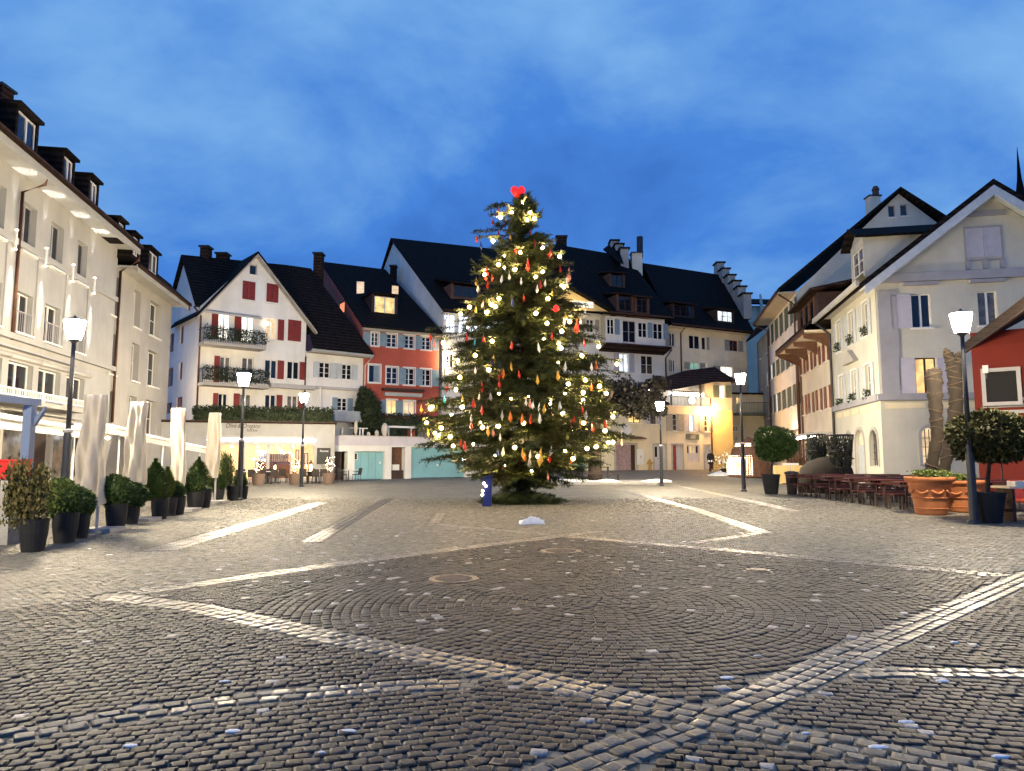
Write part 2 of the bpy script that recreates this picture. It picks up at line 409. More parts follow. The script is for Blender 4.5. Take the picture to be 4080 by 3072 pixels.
def window(F, parent, r, glass='glass', sash=2, rail=1, sh=(), shm='sh_grey', depth=.2, trim=None, sill='frame', fr='frame', shw=None, o=0.0, fw=.06):
    s0, s1, z0, z1 = r
    d0, d1 = o - depth, o - depth + .07
    mb = MB()
    mb.fbox(F, s0, s0 + fw, z0, z1, d0, d1); mb.fbox(F, s1 - fw, s1, z0, z1, d0, d1)
    mb.fbox(F, s0 + fw, s1 - fw, z0, z0 + fw, d0, d1); mb.fbox(F, s0 + fw, s1 - fw, z1 - fw, z1, d0, d1)
    seg = [(s0 + fw, s1 - fw)]
    if sash == 2:
        c = (s0 + s1) / 2
        mb.fbox(F, c - fw * .8, c + fw * .8, z0 + fw, z1 - fw, d0, d1 + .01)
        seg = [(s0 + fw, c - fw * .8), (c + fw * .8, s1 - fw)]
    elif sash == 3:
        L = (s1 - s0) / 3
        for c in (s0 + L, s0 + 2 * L): mb.fbox(F, c - fw / 2, c + fw / 2, z0 + fw, z1 - fw, d0, d1 + .01)
        seg = [(s0 + fw, s0 + L - fw / 2), (s0 + L + fw / 2, s0 + 2 * L - fw / 2), (s0 + 2 * L + fw / 2, s1 - fw)]
    for i in range(rail):
        zc = z0 + (z1 - z0) * (i + 1) / (rail + 1)
        for a, b in seg: mb.fbox(F, a, b, zc - .016, zc + .016, d0 + .01, d1 - .015)
    if trim:
        t = .11
        mb.fbox(F, s0 - t, s0 - .002, z0 - t, z1 + t, o, o + .035); mb.fbox(F, s1 + .002, s1 + t, z0 - t, z1 + t, o, o + .035)
        mb.fbox(F, s0, s1, z1 + .002, z1 + t, o, o + .035); mb.fbox(F, s0, s1, z0 - t, z0 - .002, o, o + .035)
    w = mb.build('window', M[fr], parent)
    for a, b in seg:
        q = MB(); q.fbox(F, a, b, z0 + fw, z1 - fw, d0 + .015, d0 + .03); q.build('pane', M[glass], w)
    if sill:
        q = MB(); q.fbox(F, s0 - .08, s1 + .08, z0 - .09, z0 - (.005 if not trim else .003), o + (.036 if trim else .002), o + .13); q.build('sill', M[sill], w)
    k = shw or (s1 - s0) * .52
    g = .12 if trim else .02
    for side in sh:
        a, b = (s0 - g - k, s0 - g) if side == 'l' else (s1 + g, s1 + g + k)
        shutter(F, parent, a, b, z0, z1, M[shm], o + .02)
    return w
def closed(F, parent, r, shm, o=0.0, trim=None):
    s0, s1, z0, z1 = r; c = (s0 + s1) / 2
    shutter(F, parent, s0, c - .012, z0, z1, M[shm], o + .01); shutter(F, parent, c + .012, s1, z0, z1, M[shm], o + .01)
    if trim:
        mb = MB(); t = .1
        mb.fbox(F, s0 - t, s0 - .01, z0 - t, z1 + t, o, o + .05); mb.fbox(F, s1 + .01, s1 + t, z0 - t, z1 + t, o, o + .05)
        mb.fbox(F, s0 - .01, s1 + .01, z1 + .01, z1 + t, o, o + .05); mb.fbox(F, s0 - t, s1 + t, z0 - t * 1.8, z0 - t, o, o + .1)
        mb.build('window_surround', M[trim], parent)
def slab(parent, name, pts, th, m):
    """a roof slope: outer outline pts (top side), thickness th downwards"""
    mb = MB(); mb.prism([Vector(p) - Vector((0, 0, th)) for p in pts], (0, 0, th)); return mb.build(name, m, parent)
def fpoly(F, lst): return [F.p(*a) for a in lst]
def part_box(F, parent, name, m, s0, s1, z0, z1, o0, o1):
    mb = MB(); mb.fbox(F, s0, s1, z0, z1, o0, o1); return mb.build(name, m, parent)
def pipe(parent, pts, r=.06, m='copper', name='downpipe'):
    mb = MB(); mb.tube(pts, r, 8); return mb.build(name, M[m], parent, smooth=True)
def chimney(parent, k, x0, y0, x1, y1, Y, m, depth=.8, cap=True, rotd=0):
    a, b = pt(k, x0, y1, Y), pt(k, x1, y0, Y)
    mb = MB(); mb.box(a.x, b.x, Y, Y + depth, a.z - 1.5, b.z - (.12 if cap else 0))
    c = mb.build('chimney', m, parent)
    if cap:
        q = MB(); q.box(a.x - .1, b.x + .1, Y - .1, Y + depth + .1, b.z - .12, b.z); q.build('chimney_cap', M['dark'], c)
    return c
def text(body, F, s, z, o, size, m, parent, shear=0.0, name='lettering', width=None):
    cu = bpy.data.curves.new(name, 'FONT'); cu.body = body; cu.size = size; cu.extrude = .006; cu.shear = shear
    cu.materials.append(m)
    tmp = bpy.data.objects.new(name, cu); COL.objects.link(tmp)
    me = bpy.data.meshes.new_from_object(tmp.evaluated_get(bpy.context.evaluated_depsgraph_get())); bpy.data.objects.remove(tmp)
    ob = bpy.data.objects.new(name, me); COL.objects.link(ob); ob['kind'] = 'stuff'
    dx_, nx_ = Vector((F.d.x, F.d.y, 0)), Vector((F.n.x, F.n.y, 0))
    up = Vector((0, 0, 1))
    if dx_.cross(up).dot(nx_) < 0: dx_ = -dx_
    mt = Matrix((dx_, up, nx_)).transposed().to_4x4()
    p = F.p(s, z, o)
    if parent: ob.parent = parent; p = p - OFF[parent.name]
    mt.translation = p
    if width:
        bpy.context.view_layer.update(); k = width / max(.01, ob.dimensions.x); mt = mt @ Matrix.Diagonal((k, 1, 1, 1))
    ob.matrix_local = mt
    OFF[ob.name] = OFF[parent.name] if parent else Vector()
    return ob
# ================================================================== GROUND
def band_line(pts, rows, w=.125, tone=.125, dark=False):
    return dict(p=[Vector((gr('P', *q).x, gr('P', *q).y)) for q in pts], rows=rows, w=w, tone=tone)
BANDS = [
    band_line([(240, 1287), (430, 1313), (720, 1376), (1100, 1452), (1700, 1588), (2120, 1668)], 3, .115),
    band_line([(-120, 1620), (0, 1592), (280, 1540), (560, 1503), (850, 1481), (980, 1476)], 2, .115),
    band_line([(2290, 1216), (1860, 1402), (1700, 1478), (1560, 1538), (1330, 1625), (1100, 1716)], 3, .115),
    band_line([(250, 1284), (440, 1260), (700, 1222), (1000, 1183), (1290, 1148)], 3, .12),
    band_line([(940, 1132), (1250, 1160), (1660, 1196), (2290, 1254)], 3, .12),
    band_line([(1340, 1058), (1500, 1099), (1650, 1150)], 3, .14, .19),
    band_line([(1650, 1150), (1500, 1172)], 2, .14),
    band_line([(340, 1190), (600, 1114), (690, 1086)], 4, .14, .19),
    band_line([(670, 1172), (840, 1076)], 3, .14, .07),
    band_line([(1420, 1040), (1640, 1086), (1720, 1104)], 3, .14, .19),
    band_line([(1660, 1466), (1930, 1450), (2300, 1455)], 2, .115),
    band_line([(934, 1134), (952, 1108)], 2, .14),
]
rng = np.random.default_rng(5)
RING_C, RING_R = Vector((.98, 8.05)), 3.62
stones = []      # x, y, rot, lx, ly, tone
def in_view(x, y, m=1.6):
    return 3.0 < y < 29 and abs(x) < .735 * y + m and (y < 20 or rng.random() > (y - 20) / 9)
def seg_dist(p, a, b):
    ab = b - a; t = max(0, min(1, (p - a).dot(ab) / ab.length_squared))
    return (p - (a + ab * t)).length
covers = [(Vector((gr('P', 980, 1250).x, gr('P', 980, 1250).y)), .33), (Vector((gr('P', 1212, 1190).x, gr('P', 1212, 1190).y)), .35), (Vector((gr('P', 1638, 1231).x, gr('P', 1638, 1231).y)), .16)]
seglist = [(b['p'][i], b['p'][i + 1], b['rows'] * b['w'] / 2) for b in BANDS for i in range(len(b['p']) - 1)]
SA = np.array([[a.x, a.y, c.x, c.y, w] for a, c, w in seglist])
def free(x, y):
    px, py = x - SA[:, 0], y - SA[:, 1]
    ax, ay = SA[:, 2] - SA[:, 0], SA[:, 3] - SA[:, 1]
    t = np.clip((px * ax + py * ay) / (ax * ax + ay * ay), 0, 1)
    d = np.hypot(px - ax * t, py - ay * t)
    if (d < SA[:, 4] + .035).any(): return False
    for c, r in covers:
        if math.hypot(x - c.x, y - c.y) < r + .05: return False
    return True
# rings of setts inside the star
def inside_star(x, y):
    def side(a, c): return (c.x - a.x) * (y - a.y) - (c.y - a.y) * (x - a.x)
    return side(BANDS[0]['p'][0], BANDS[0]['p'][-1]) > 0 and side(BANDS[2]['p'][0], BANDS[2]['p'][-1]) < 0
r = RING_R
while r > .06:
    n = max(4, int(2 * math.pi * r / .108)); ph = rng.random() * 6
    for i in range(n):
        t = ph + 2 * math.pi * i / n
        x, y = RING_C.x + r * math.cos(t), RING_C.y + r * math.sin(t)
        if in_view(x, y) and inside_star(x, y) and free(x, y): stones.append((x, y, t, .088 + rng.normal(0, .003), 2 * math.pi * r / n - .010, rng.random()))
    r -= .098
# rows elsewhere, turned a little from field to field
def field_rot(x, y):
    return 0
for rot, test in ((R(17), lambda x, y: x < -.05 * y), (R(-13), lambda x, y: x >= -.05 * y)):
    c, s = math.cos(rot), math.sin(rot)
    px, py = .096, .087
    for j in range(-340, 480):
        for i in range(-420, 420):
            a = (i + .5 * (j % 2)) * px; b = j * py
            x, y = a * c - b * s, a * s + b * c
            if not in_view(x, y) or not test(x, y): continue
            if (math.hypot(x - RING_C.x, y - RING_C.y) < RING_R + .07 and inside_star(x, y)) or not free(x, y): continue
            stones.append((x + rng.normal(0, .005), y + rng.normal(0, .005), rot + rng.normal(0, .07), px - .008 + rng.normal(0, .005), py - .008 + rng.normal(0, .004), rng.random()))
bandst = []
done_ = []
for b in BANDS:
    for i in range(len(b['p']) - 1):
        a, c = b['p'][i], b['p'][i + 1]; d = (c - a); L = d.length; d /= L; nn = Vector((-d.y, d.x))
        for k in range(b['rows']):
            off = (k - (b['rows'] - 1) / 2) * b['w']; t = rng.random() * .1
            while t < L:
                l = rng.uniform(.11, .165)
                q = a + d * (t + l / 2) + nn * off
                if any(seg_dist(q, a2, c2) < w2 + .04 for a2, c2, w2 in done_): t += l; continue
                if abs(q.x) < .74 * q.y + 2 and q.y > 2.8 and all(math.hypot(q.x - cc.x, q.y - cc.y) > rr + .05 for cc, rr in covers):
                    bandst.append((q.x, q.y, math.atan2(d.y, d.x) + rng.normal(0, .03), l - .016, b['w'] - .014, b['tone'] * rng.uniform(.75, 1.2)))
                t += l
    done_ += [(b['p'][i], b['p'][i + 1], b['rows'] * b['w'] / 2) for i in range(len(b['p']) - 1)]
# materials of the paving
def settmat(name, attr):
    m = bpy.data.materials.new(name); m.use_nodes = True
    n, l = m.node_tree.nodes, m.node_tree.links
    b = n['Principled BSDF']; b.inputs['Roughness'].default_value = .42; b.inputs['Specular IOR Level'].default_value = .26
    t = N(n, 'ShaderNodeTexCoord')
    a = N(n, 'ShaderNodeAttribute'); a.attribute_name = 'sett_tone'; a.attribute_type = 'GEOMETRY' if attr else 'OBJECT'
    nz = N(n, 'ShaderNodeTexNoise'); nz.inputs['Scale'].default_value = 45; nz.inputs['Detail'].default_value = 4
    gm = N(n, 'ShaderNodeNewGeometry')
    l.new(gm.outputs['Position'], nz.inputs['Vector'])
    mu = N(n, 'ShaderNodeMix', data_type='RGBA', blend_type='MULTIPLY'); mu.inputs['Factor'].default_value = 1
    l.new(a.outputs['Color'], mu.inputs['A'])
    mr = N(n, 'ShaderNodeMapRange'); mr.inputs['From Min'].default_value = .3; mr.inputs['From Max'].default_value = .7; mr.inputs['To Min'].default_value = .7; mr.inputs['To Max'].default_value = 1.25
    l.new(nz.outputs['Fac'], mr.inputs['Value']); l.new(mr.outputs[0], mu.inputs['B'])
    l.new(mu.outputs['Result'], b.inputs['Base Color'])
    mr2 = N(n, 'ShaderNodeMapRange'); mr2.inputs['To Min'].default_value = .45; mr2.inputs['To Max'].default_value = .80
    l.new(nz.outputs['Fac'], mr2.inputs['Value'])
    if attr:
        wr_ = N(n, 'ShaderNodeMath', operation='MULTIPLY'); l.new(mr2.outputs[0], wr_.inputs[0]); l.new(a.outputs['Alpha'], wr_.inputs[1]); l.new(wr_.outputs[0], b.inputs['Roughness'])
    else: l.new(mr2.outputs[0], b.inputs['Roughness'])
    bp = N(n, 'ShaderNodeBump'); bp.inputs['Strength'].default_value = .45; bp.inputs['Distance'].default_value = .006
    l.new(nz.outputs['Fac'], bp.inputs['Height']); l.new(bp.outputs[0], b.inputs['Normal'])
    return m
sett_g = settmat('sett_stone', True)
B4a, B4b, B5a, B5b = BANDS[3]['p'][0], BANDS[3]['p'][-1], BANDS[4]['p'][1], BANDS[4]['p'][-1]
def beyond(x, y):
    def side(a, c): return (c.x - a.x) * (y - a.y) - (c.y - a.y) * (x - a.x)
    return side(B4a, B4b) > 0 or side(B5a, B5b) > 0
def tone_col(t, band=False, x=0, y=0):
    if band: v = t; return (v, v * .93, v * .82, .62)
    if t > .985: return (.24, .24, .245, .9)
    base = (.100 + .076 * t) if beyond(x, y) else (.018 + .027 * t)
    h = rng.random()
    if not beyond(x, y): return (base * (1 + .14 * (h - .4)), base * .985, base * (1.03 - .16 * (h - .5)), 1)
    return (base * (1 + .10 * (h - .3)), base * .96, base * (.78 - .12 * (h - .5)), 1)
def sett_verts():
    v = []
    for sc, z in ((1.0, -.035), (1.0, -.007), (.92, -.001), (.62, .001)):
        for sx, sy in ((-1, -1), (1, -1), (1, 1), (-1, 1)): v.append((sx * .5 * sc, sy * .5 * sc, z))
    f = []
    for i in range(3):
        for j in range(4): f.append((i * 4 + j, i * 4 + (j + 1) % 4, i * 4 + 4 + (j + 1) % 4, i * 4 + 4 + j))
    f.append((12, 13, 14, 15))
    return np.array(v), np.array(f)
SV, SF = sett_verts()
ground = None
def make_setts(lst, name, parent):
    A = np.array([s[:5] for s in lst]); n = len(A)
    cols = np.array([s[5] for s in lst], dtype=np.float32)
    c, s = np.cos(A[:, 2]), np.sin(A[:, 2])
    jit = 1 + rng.normal(0, .035, (n, 16, 2)); 
    X = SV[None, :, 0] * A[:, 3:4] * jit[:, :, 0]; Y = SV[None, :, 1] * A[:, 4:5] * jit[:, :, 1]
    tilt = rng.normal(0, .022, (n, 2)); dz = rng.normal(0, .0022, n)
    Z = SV[None, :, 2] + X * tilt[:, 0:1] + Y * tilt[:, 1:2] + dz[:, None]
    WX = A[:, 0:1] + X * c[:, None] - Y * s[:, None]; WY = A[:, 1:2] + X * s[:, None] + Y * c[:, None]
    V = np.stack([WX, WY, Z], -1).reshape(-1, 3)
    Fc = (SF[None] + (np.arange(n) * 16)[:, None, None]).reshape(-1, 4)
    me = bpy.data.meshes.new(name)
    me.vertices.add(len(V)); me.vertices.foreach_set('co', V.astype(np.float32).ravel())
    me.loops.add(len(Fc) * 4); me.loops.foreach_set('vertex_index', Fc.astype(np.int32).ravel())
    me.polygons.add(len(Fc)); me.polygons.foreach_set('loop_start', (np.arange(len(Fc)) * 4).astype(np.int32))
    me.update(calc_edges=True)
    at = me.attributes.new('sett_tone', 'FLOAT_COLOR', 'POINT')
    at.data.foreach_set('color', np.repeat(cols, 16, axis=0).astype(np.float32).ravel())
    me.materials.append(sett_g)
    me.polygons.foreach_set('use_smooth', [True] * len(Fc))
    o = bpy.data.objects.new(name, me); COL.objects.link(o); o.parent = parent
    return o
# ground sheet
gm = bpy.data.materials.new('cobbled_ground'); gm.use_nodes = True
n, l = gm.node_tree.nodes, gm.node_tree.links
b = n['Principled BSDF']; b.inputs['Roughness'].default_value = .68; b.inputs['Specular IOR Level'].default_value = .4
geo = N(n, 'ShaderNodeNewGeometry')
mp = N(n, 'ShaderNodeMapping'); mp.inputs['Rotation'].default_value = (0, 0, R(8)); l.new(geo.outputs['Position'], mp.inputs[0])
br = N(n, 'ShaderNodeTexBrick'); br.inputs['Scale'].default_value = 1.0; br.inputs['Brick Width'].default_value = .11; br.inputs['Row Height'].default_value = .10; br.inputs['Mortar Size'].default_value = .010; br.inputs['Mortar Smooth'].default_value = .4
br.inputs['Color1'].default_value = (.118, .110, .088, 1); br.inputs['Color2'].default_value = (.20, .186, .146, 1); br.inputs['Mortar'].default_value = (.025, .022, .018, 1)
l.new(mp.outputs[0], br.inputs['Vector'])
nz = N(n, 'ShaderNodeTexNoise'); nz.inputs['Scale'].default_value = .9; nz.inputs['Detail'].default_value = 6; l.new(geo.outputs['Position'], nz.inputs['Vector'])
mr = N(n, 'ShaderNodeMapRange'); mr.inputs['From Min'].default_value = .3; mr.inputs['From Max'].default_value = .7; mr.inputs['To Min'].default_value = .75; mr.inputs['To Max'].default_value = 1.2
l.new(nz.outputs['Fac'], mr.inputs['Value'])
mu = N(n, 'ShaderNodeMix', data_type='RGBA', blend_type='MULTIPLY'); mu.inputs['Factor'].default_value = 1
l.new(br.outputs['Color'], mu.inputs['A']); l.new(mr.outputs[0], mu.inputs['B']); l.new(mu.outputs['Result'], b.inputs['Base Color'])
nz2 = N(n, 'ShaderNodeTexNoise'); nz2.inputs['Scale'].default_value = 9; l.new(geo.outputs['Position'], nz2.inputs['Vector'])
ad = N(n, 'ShaderNodeMath', operation='MULTIPLY_ADD'); ad.inputs[1].default_value = -1; l.new(br.outputs['Fac'], ad.inputs[0]); l.new(nz2.outputs['Fac'], ad.inputs[2])
bp = N(n, 'ShaderNodeBump'); bp.inputs['Strength'].default_value = .7; bp.inputs['Distance'].default_value = .012; l.new(ad.outputs[0], bp.inputs['Height']); l.new(bp.outputs[0], b.inputs['Normal'])
gb = MB()
xs = [-400, -120, -60] + [x * 2.5 for x in range(-16, 17)] + [60, 120, 400]
ys = [-60, -20, -5, 0] + [y * 2.5 for y in range(1, 37)] + [110, 150, 300, 700]
gv = [(x, y, gh(x, y) - .012) for y in ys for x in xs]
nx_ = len(xs)
gb.faces(gv, [(j * nx_ + i, j * nx_ + i + 1, (j + 1) * nx_ + i + 1, (j + 1) * nx_ + i) for j in range(len(ys) - 1) for i in range(nx_ - 1)])
ground = gb.build('ground', gm)
ground['kind'] = 'structure'; ground['label'] = 'dark grey cobbled market square with pale bands of larger setts crossing in a star'; ground['category'] = 'cobbled square'
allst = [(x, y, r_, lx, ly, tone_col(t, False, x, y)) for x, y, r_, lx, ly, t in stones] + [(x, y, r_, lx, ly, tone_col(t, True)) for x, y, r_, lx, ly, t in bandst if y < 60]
def big(s):
    x, y = s[0], s[1]
    return (s[3] * s[4] / (y ** 3)) if (abs(x) < .715 * y and y > 3.62) else 0
allst.sort(key=big, reverse=True)
single, rest = allst[:300], allst[300:]
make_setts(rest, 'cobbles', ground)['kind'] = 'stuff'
sett_meshes = []
for k in range(6):
    V = SV * (1 + rng.normal(0, .04, SV.shape)); me = bpy.data.meshes.new('cobblestone')
    me.from_pydata([tuple(q) for q in V], [], [tuple(int(i) for i in q) for q in SF]); me.polygons.foreach_set('use_smooth', [True] * len(SF))
    me.materials.append(settmat('sett_stone_single', False) if k == 0 else sett_meshes[0].materials[0]); sett_meshes.append(me)
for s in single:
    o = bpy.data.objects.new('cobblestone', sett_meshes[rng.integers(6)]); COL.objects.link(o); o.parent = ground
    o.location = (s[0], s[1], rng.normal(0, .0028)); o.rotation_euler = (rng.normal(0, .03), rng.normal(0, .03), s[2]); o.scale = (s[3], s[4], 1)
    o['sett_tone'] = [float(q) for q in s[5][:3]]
# manhole covers
for (c, r0), lb in zip(covers, ('rusty round manhole cover nearest to the camera', 'rusty round manhole cover between the tree and the nearer cover', 'small pale round valve cover right of the manhole covers')):
    t = thing('manhole_cover', lb, 'manhole cover', (c.x, c.y, 0))
    mb = MB(); mb.lathe((c.x, c.y, 0), [(r0, -.03), (r0, .006), (r0 * .9, .006), (r0 * .9, .001)], 28); mb.build('rim', M['iron'], t)
    mb = MB(); mb.lathe((c.x, c.y, 0), [(r0 * .88, -.03), (r0 * .88, .002), (r0 * .5, .005)], 24)
    for q in range(-3, 4):
        w_ = math.sqrt(max(0, (r0 * .75) ** 2 - (q * r0 * .22) ** 2)); mb.box(c.x - w_, c.x + w_, c.y + q * r0 * .22 - .012, c.y + q * r0 * .22 + .012, .001, .012)
    mb.build('lid', M['iron'], t)
# scraps of snow and ice on the cobbles
mb = MB()
for i in range(45):
    y = 4 + 16 * rng.random() ** 1.3; x = (rng.random() * 2 - 1) * .70 * y
    rr = rng.uniform(.015, .042); n_ = 7
    mb.lathe((x, y, 0), [(rr, -.01), (rr * .95, .003), (rr * .6, .007)], n_, 1.6, rng.uniform(.6, 1), rng.random() * 3)
o = mb.build('snow_scraps', M['snow'], None, kind='stuff'); tag(o, 'small scraps of snow and ice scattered over the cobbles', 'snow')
def heap(name, c, rx, ry, h, m, label, cat, seed, n=22):
    rg = random.Random(seed); mb = MB(); rings = 6; pts = []
    for i in range(rings + 1):
        f = i / rings
        for j in range(n):
            t = 2 * math.pi * j / n; k = (1 - f ** 1.6) * (1 + .22 * math.sin(3 * t + seed) + .12 * math.sin(7 * t + 2 * seed) + rg.uniform(-.16, .16))
            pts.append((c[0] + rx * k * math.cos(t), c[1] + ry * k * math.sin(t), c[2] - .01 + h * f ** .7 + rg.uniform(-.22, .22) * h * (0 < i)))
    mb.faces(pts, [(i * n + j, i * n + (j + 1) % n, (i + 1) * n + (j + 1) % n, (i + 1) * n + j) for i in range(rings) for j in range(n)] + [tuple(range(rings * n, rings * n + n))])
    return tag(mb.build(name, m, None, smooth=True, loc=c), label, cat)
g = gr('S', 2120, 2086); heap('snow_lump', (g.x, g.y, 0), .30, .25, .17, M['snow'], 'dirty white lump of snow lying in front of the tree', 'snow', 3)

# ================================================================== LEFT ROW
LF = Fr(-19.2, 28.0, -10.0)
h1 = thing('white_townhouse', 'large white building at left with light strips between its tall windows', 'building', LF.p(0, 0))
top = LF.rect('A', 180, 1070, 300, 1480); z0, z1 = top[2], top[3]
def srange(F, k, x0, x1, y): return sorted((F.hit(k, x0, y)[0], F.hit(k, x1, y)[0]))
S3 = [srange(LF, 'A', 180, 300, 1280), srange(LF, 'A', 415, 525, 1420), srange(LF, 'A', 635, 722, 1560)]
gapw = S3[1][0] - S3[0][0]
S3 = [[S3[0][0] - 2 * gapw, S3[0][1] - 2 * gapw], [S3[0][0] - gapw, S3[0][1] - gapw]] + S3
q2 = LF.rect('B', 170, 400, 290, 800); q1 = LF.rect('B', 90, 1065, 310, 1440)
r3 = [(a, b_, z0, z1) for a, b_ in S3]
r2 = [(a - .05, b_ + .15, q2[2] + .05, q2[3]) for a, b_ in S3]
r1 = [(a - .25, b_ + .55, 3.95, q1[3]) for a, b_ in S3]
EZ1, EZ2 = 12.45, 11.55
SJ = 8.6
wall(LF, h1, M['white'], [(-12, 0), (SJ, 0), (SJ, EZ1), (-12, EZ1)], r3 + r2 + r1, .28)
for q in r3: window(LF, h1, q, 'glass', 2, 0, fr='sgrey', depth=.28)
for q in r2:
    window(LF, h1, q, 'glass', 2, 0, depth=.28)
    mb = MB(); a, b_, c, d = q
    mb.fbox(LF, a, b_, c + .78, c + .82, .01, .04)
    for i in range(9): s_ = a + (b_ - a) * (i + .5) / 9; mb.fbox(LF, s_ - .012, s_ + .012, c + .02, c + .78, .015, .035)
    mb.build('window_rail', M['sgrey'], h1)
for q in r1: window(LF, h1, q, 'glass', 2, 0, depth=.28, sill=None)
zb2 = LF.hit('B', 650, 205)[1]; zb1 = LF.hit('B', 400, 905)[1]
part_box(LF, h1, 'string_course', M['white'], -12, SJ, zb2 - .12, zb2 + .12, .003, .14)
part_box(LF, h1, 'string_course', M['white'], -12, SJ, zb1 - .12, zb1 + .10, .003, .22)
part_box(LF, h1, 'soffit', M['white'], -12, SJ + .1, EZ1, EZ1 + .12, -.3, 1.0)
part_box(LF, h1, 'fascia', M['white'], -12, SJ + .1, EZ1 - .18, EZ1 + .22, 1.0, 1.06)
part_box(LF, h1, 'gutter', M['roofb'], -12, SJ + .1, EZ1 + .10, EZ1 + .28, 1.06, 1.2)
slab(h1, 'roof', fpoly(LF, [(-12, EZ1 + .32, 1.1), (SJ + .1, EZ1 + .32, 1.1), (SJ + .1, 13.85, -.2), (-12, 13.85, -.2)]), .15, M['roof'])
slab(h1, 'roof', fpoly(LF, [(-12, 13.86, -.1), (SJ + .1, 13.86, -.1), (SJ + .1, 15.0, -9), (-12, 15.0, -9)]), .15, M['roof'])
pil = []
for i in range(len(S3)):
    s_ = S3[i][0] - .55 * (gapw - (S3[i][1] - S3[i][0])) ; pil.append(s_)
pil.append(S3[-1][1] + .45 * (gapw - (S3[0][1] - S3[0][0])))
pil = pil[1:]
for s_ in pil: part_box(LF, h1, 'pilaster', M['white'], s_ - .33, s_ + .33, zb1 + .12, zb2 - .13, .003, .06)
# wall lights: up and down from the string courses
def spot(name, p, d, power, size, blend, col=(1, .95, .88), parent=None, rad=.02):
    L = bpy.data.lights.new(name, 'SPOT'); L.energy = power; L.spot_size = R(size); L.spot_blend = blend; L.color = col; L.shadow_soft_size = rad
    o = bpy.data.objects.new(name, L); COL.objects.link(o)
    o.location = p; o.rotation_euler = Vector(d).to_track_quat('-Z', 'Y').to_euler()
    return o
nv = Vector((LF.n.x, LF.n.y, 0))
for i, s_ in enumerate(pil[1:]):
    i = i + 1
    t = thing('wall_light', ['', 'small wall light on the white facade, at the edge of the photograph', 'small wall light on the white facade, second pilaster from the left', 'small wall light on the white facade, above the nearest lantern', 'small wall light on the white facade, beside the brown downpipe'][min(i, 4)] if i < 5 else 'small wall light on white facade', 'wall light', LF.p(s_, zb2, .1), 'pilaster lights on the white facade')
    mb = MB(); mb.tube([LF.p(s_, zb2 - .35, .16), LF.p(s_, zb2 + .35, .16)], .05, 10); mb.build('housing', M['frame'], t)
    mb = MB(); mb.lathe(LF.p(s_, zb2 + .355, .16), [(.045, 0), (.06, .03), (.03, .05)], 10); mb.build('light_cap', M['fairy'], t); mb = MB(); mb.lathe(LF.p(s_, zb2 - .40, .16), [(.03, 0), (.06, .02), (.045, .045)], 10); mb.build('light_cap', M['fairy'], t)
    spot('up_light', LF.p(s_, zb2 + .45, .20), Vector((0, 0, 1)) + nv * .02, 300, 24, .12)
    spot('down_light', LF.p(s_, zb2 - .5, .19), Vector((0, 0, -1)) - nv * .03, 420, 26, .5)
    spot('ground_up_light', LF.p(s_, zb1 + .2, .17), Vector((0, 0, 1)) - nv * .02, 420, 26, .5)
# balcony on the first floor
zr = LF.hit('B', 400, 1360, .75)[1]
sb = LF.hit('B', 812, 1480, .75)[0]
bal = MB(); bal.fbox(LF, -12, sb, 3.55, 3.72, .003, .85); bal.build('balcony_floor', M['white2'], h1)
mb = MB(); mb.fbox(LF, -12, sb, zr, zr + .06, .72, .78); mb.fbox(LF, -12, sb, 3.82, 3.87, .72, .78)
s_ = -6.0
while s_ < sb:
    mb.fbox(LF, s_ - .014, s_ + .014, 3.87, zr, .735, .765); s_ += .14
s_ = -6.0
while s_ < sb:
    mb.fbox(LF, s_ - .04, s_ + .04, 3.73, zr, .7, .8); s_ += 1.9
mb.build('balcony_railing', M['frame'], h1)
for a, b_ in S3[1:]:
    zc = q1[3] + .18
    mb = MB(); mb.tube([LF.p(a - .45, zc, .12), LF.p(b_ + .8, zc, .12)], .10, 10); mb.build('rolled_awning', M['awning'], h1, smooth=True)
part_box(LF, h1, 'awning_rail', M['sgrey'], S3[1][0] - .6, sb, q1[3] + .42, q1[3] + .5, .003, .3)
# ground floor shop fronts
def shopfront(F, par, s0, s1, z1, k):
    wd = (s1 - s0) / k
    for i in range(k):
        a = s0 + wd * i
        part_box(F, par, 'shop_pier', M['white2'], a - .14, a + .14, 0, z1, .003, .12)
        if i % 2 == 0:
            q = MB(); q.fbox(F, a + .3, a + wd - .3, .25, z1 - .3, .01, .03); p_ = q.build('shop_window', M['glassw'], par)
        else:
            q = MB(); q.fbox(F, a + .35, a + wd - .35, .05, z1 - .25, .01, .04); p_ = q.build('shop_door', M['dbrown'], par)
shopfront(LF, h1, -6, SJ - .3, 3.1, 7)
pipe(h1, [LF.p(-1.6, EZ1 + .05, 1.0), LF.p(-1.6, EZ1 - .35, .9), LF.p(-1.6, EZ1 - .7, .12), LF.p(-1.6, 6.0, .12)], .06)
def dormer(par, F, r_, o, back, zt, m='roof', glass='glass', frame='frame'):
    s0, s1, za, zb = r_
    mb = MB(); mb.fbox(F, s0 - .18, s0 - .02, za - .3, zb + .12, o - back, o); mb.fbox(F, s1 + .02, s1 + .18, za - .3, zb + .12, o - back, o); mb.fbox(F, s0 - .02, s1 + .02, za - .3, za - .02, o - back, o)
    mb.fbox(F, s0 - .02, s1 + .02, za - .02, zb + .12, o - back, o - .35)
    d = mb.build('dormer', M[m], par)
    q = MB(); q.fbox(F, s0 - .24, s1 + .24, zb + .12, zb + .24, o - back, o + .16); q.build('dormer_roof', M[m], d)
    w_ = window(F, d, (s0, s1, za, zb), glass, 2, 0, fr=frame, depth=.12, sill=None, o=o); return d
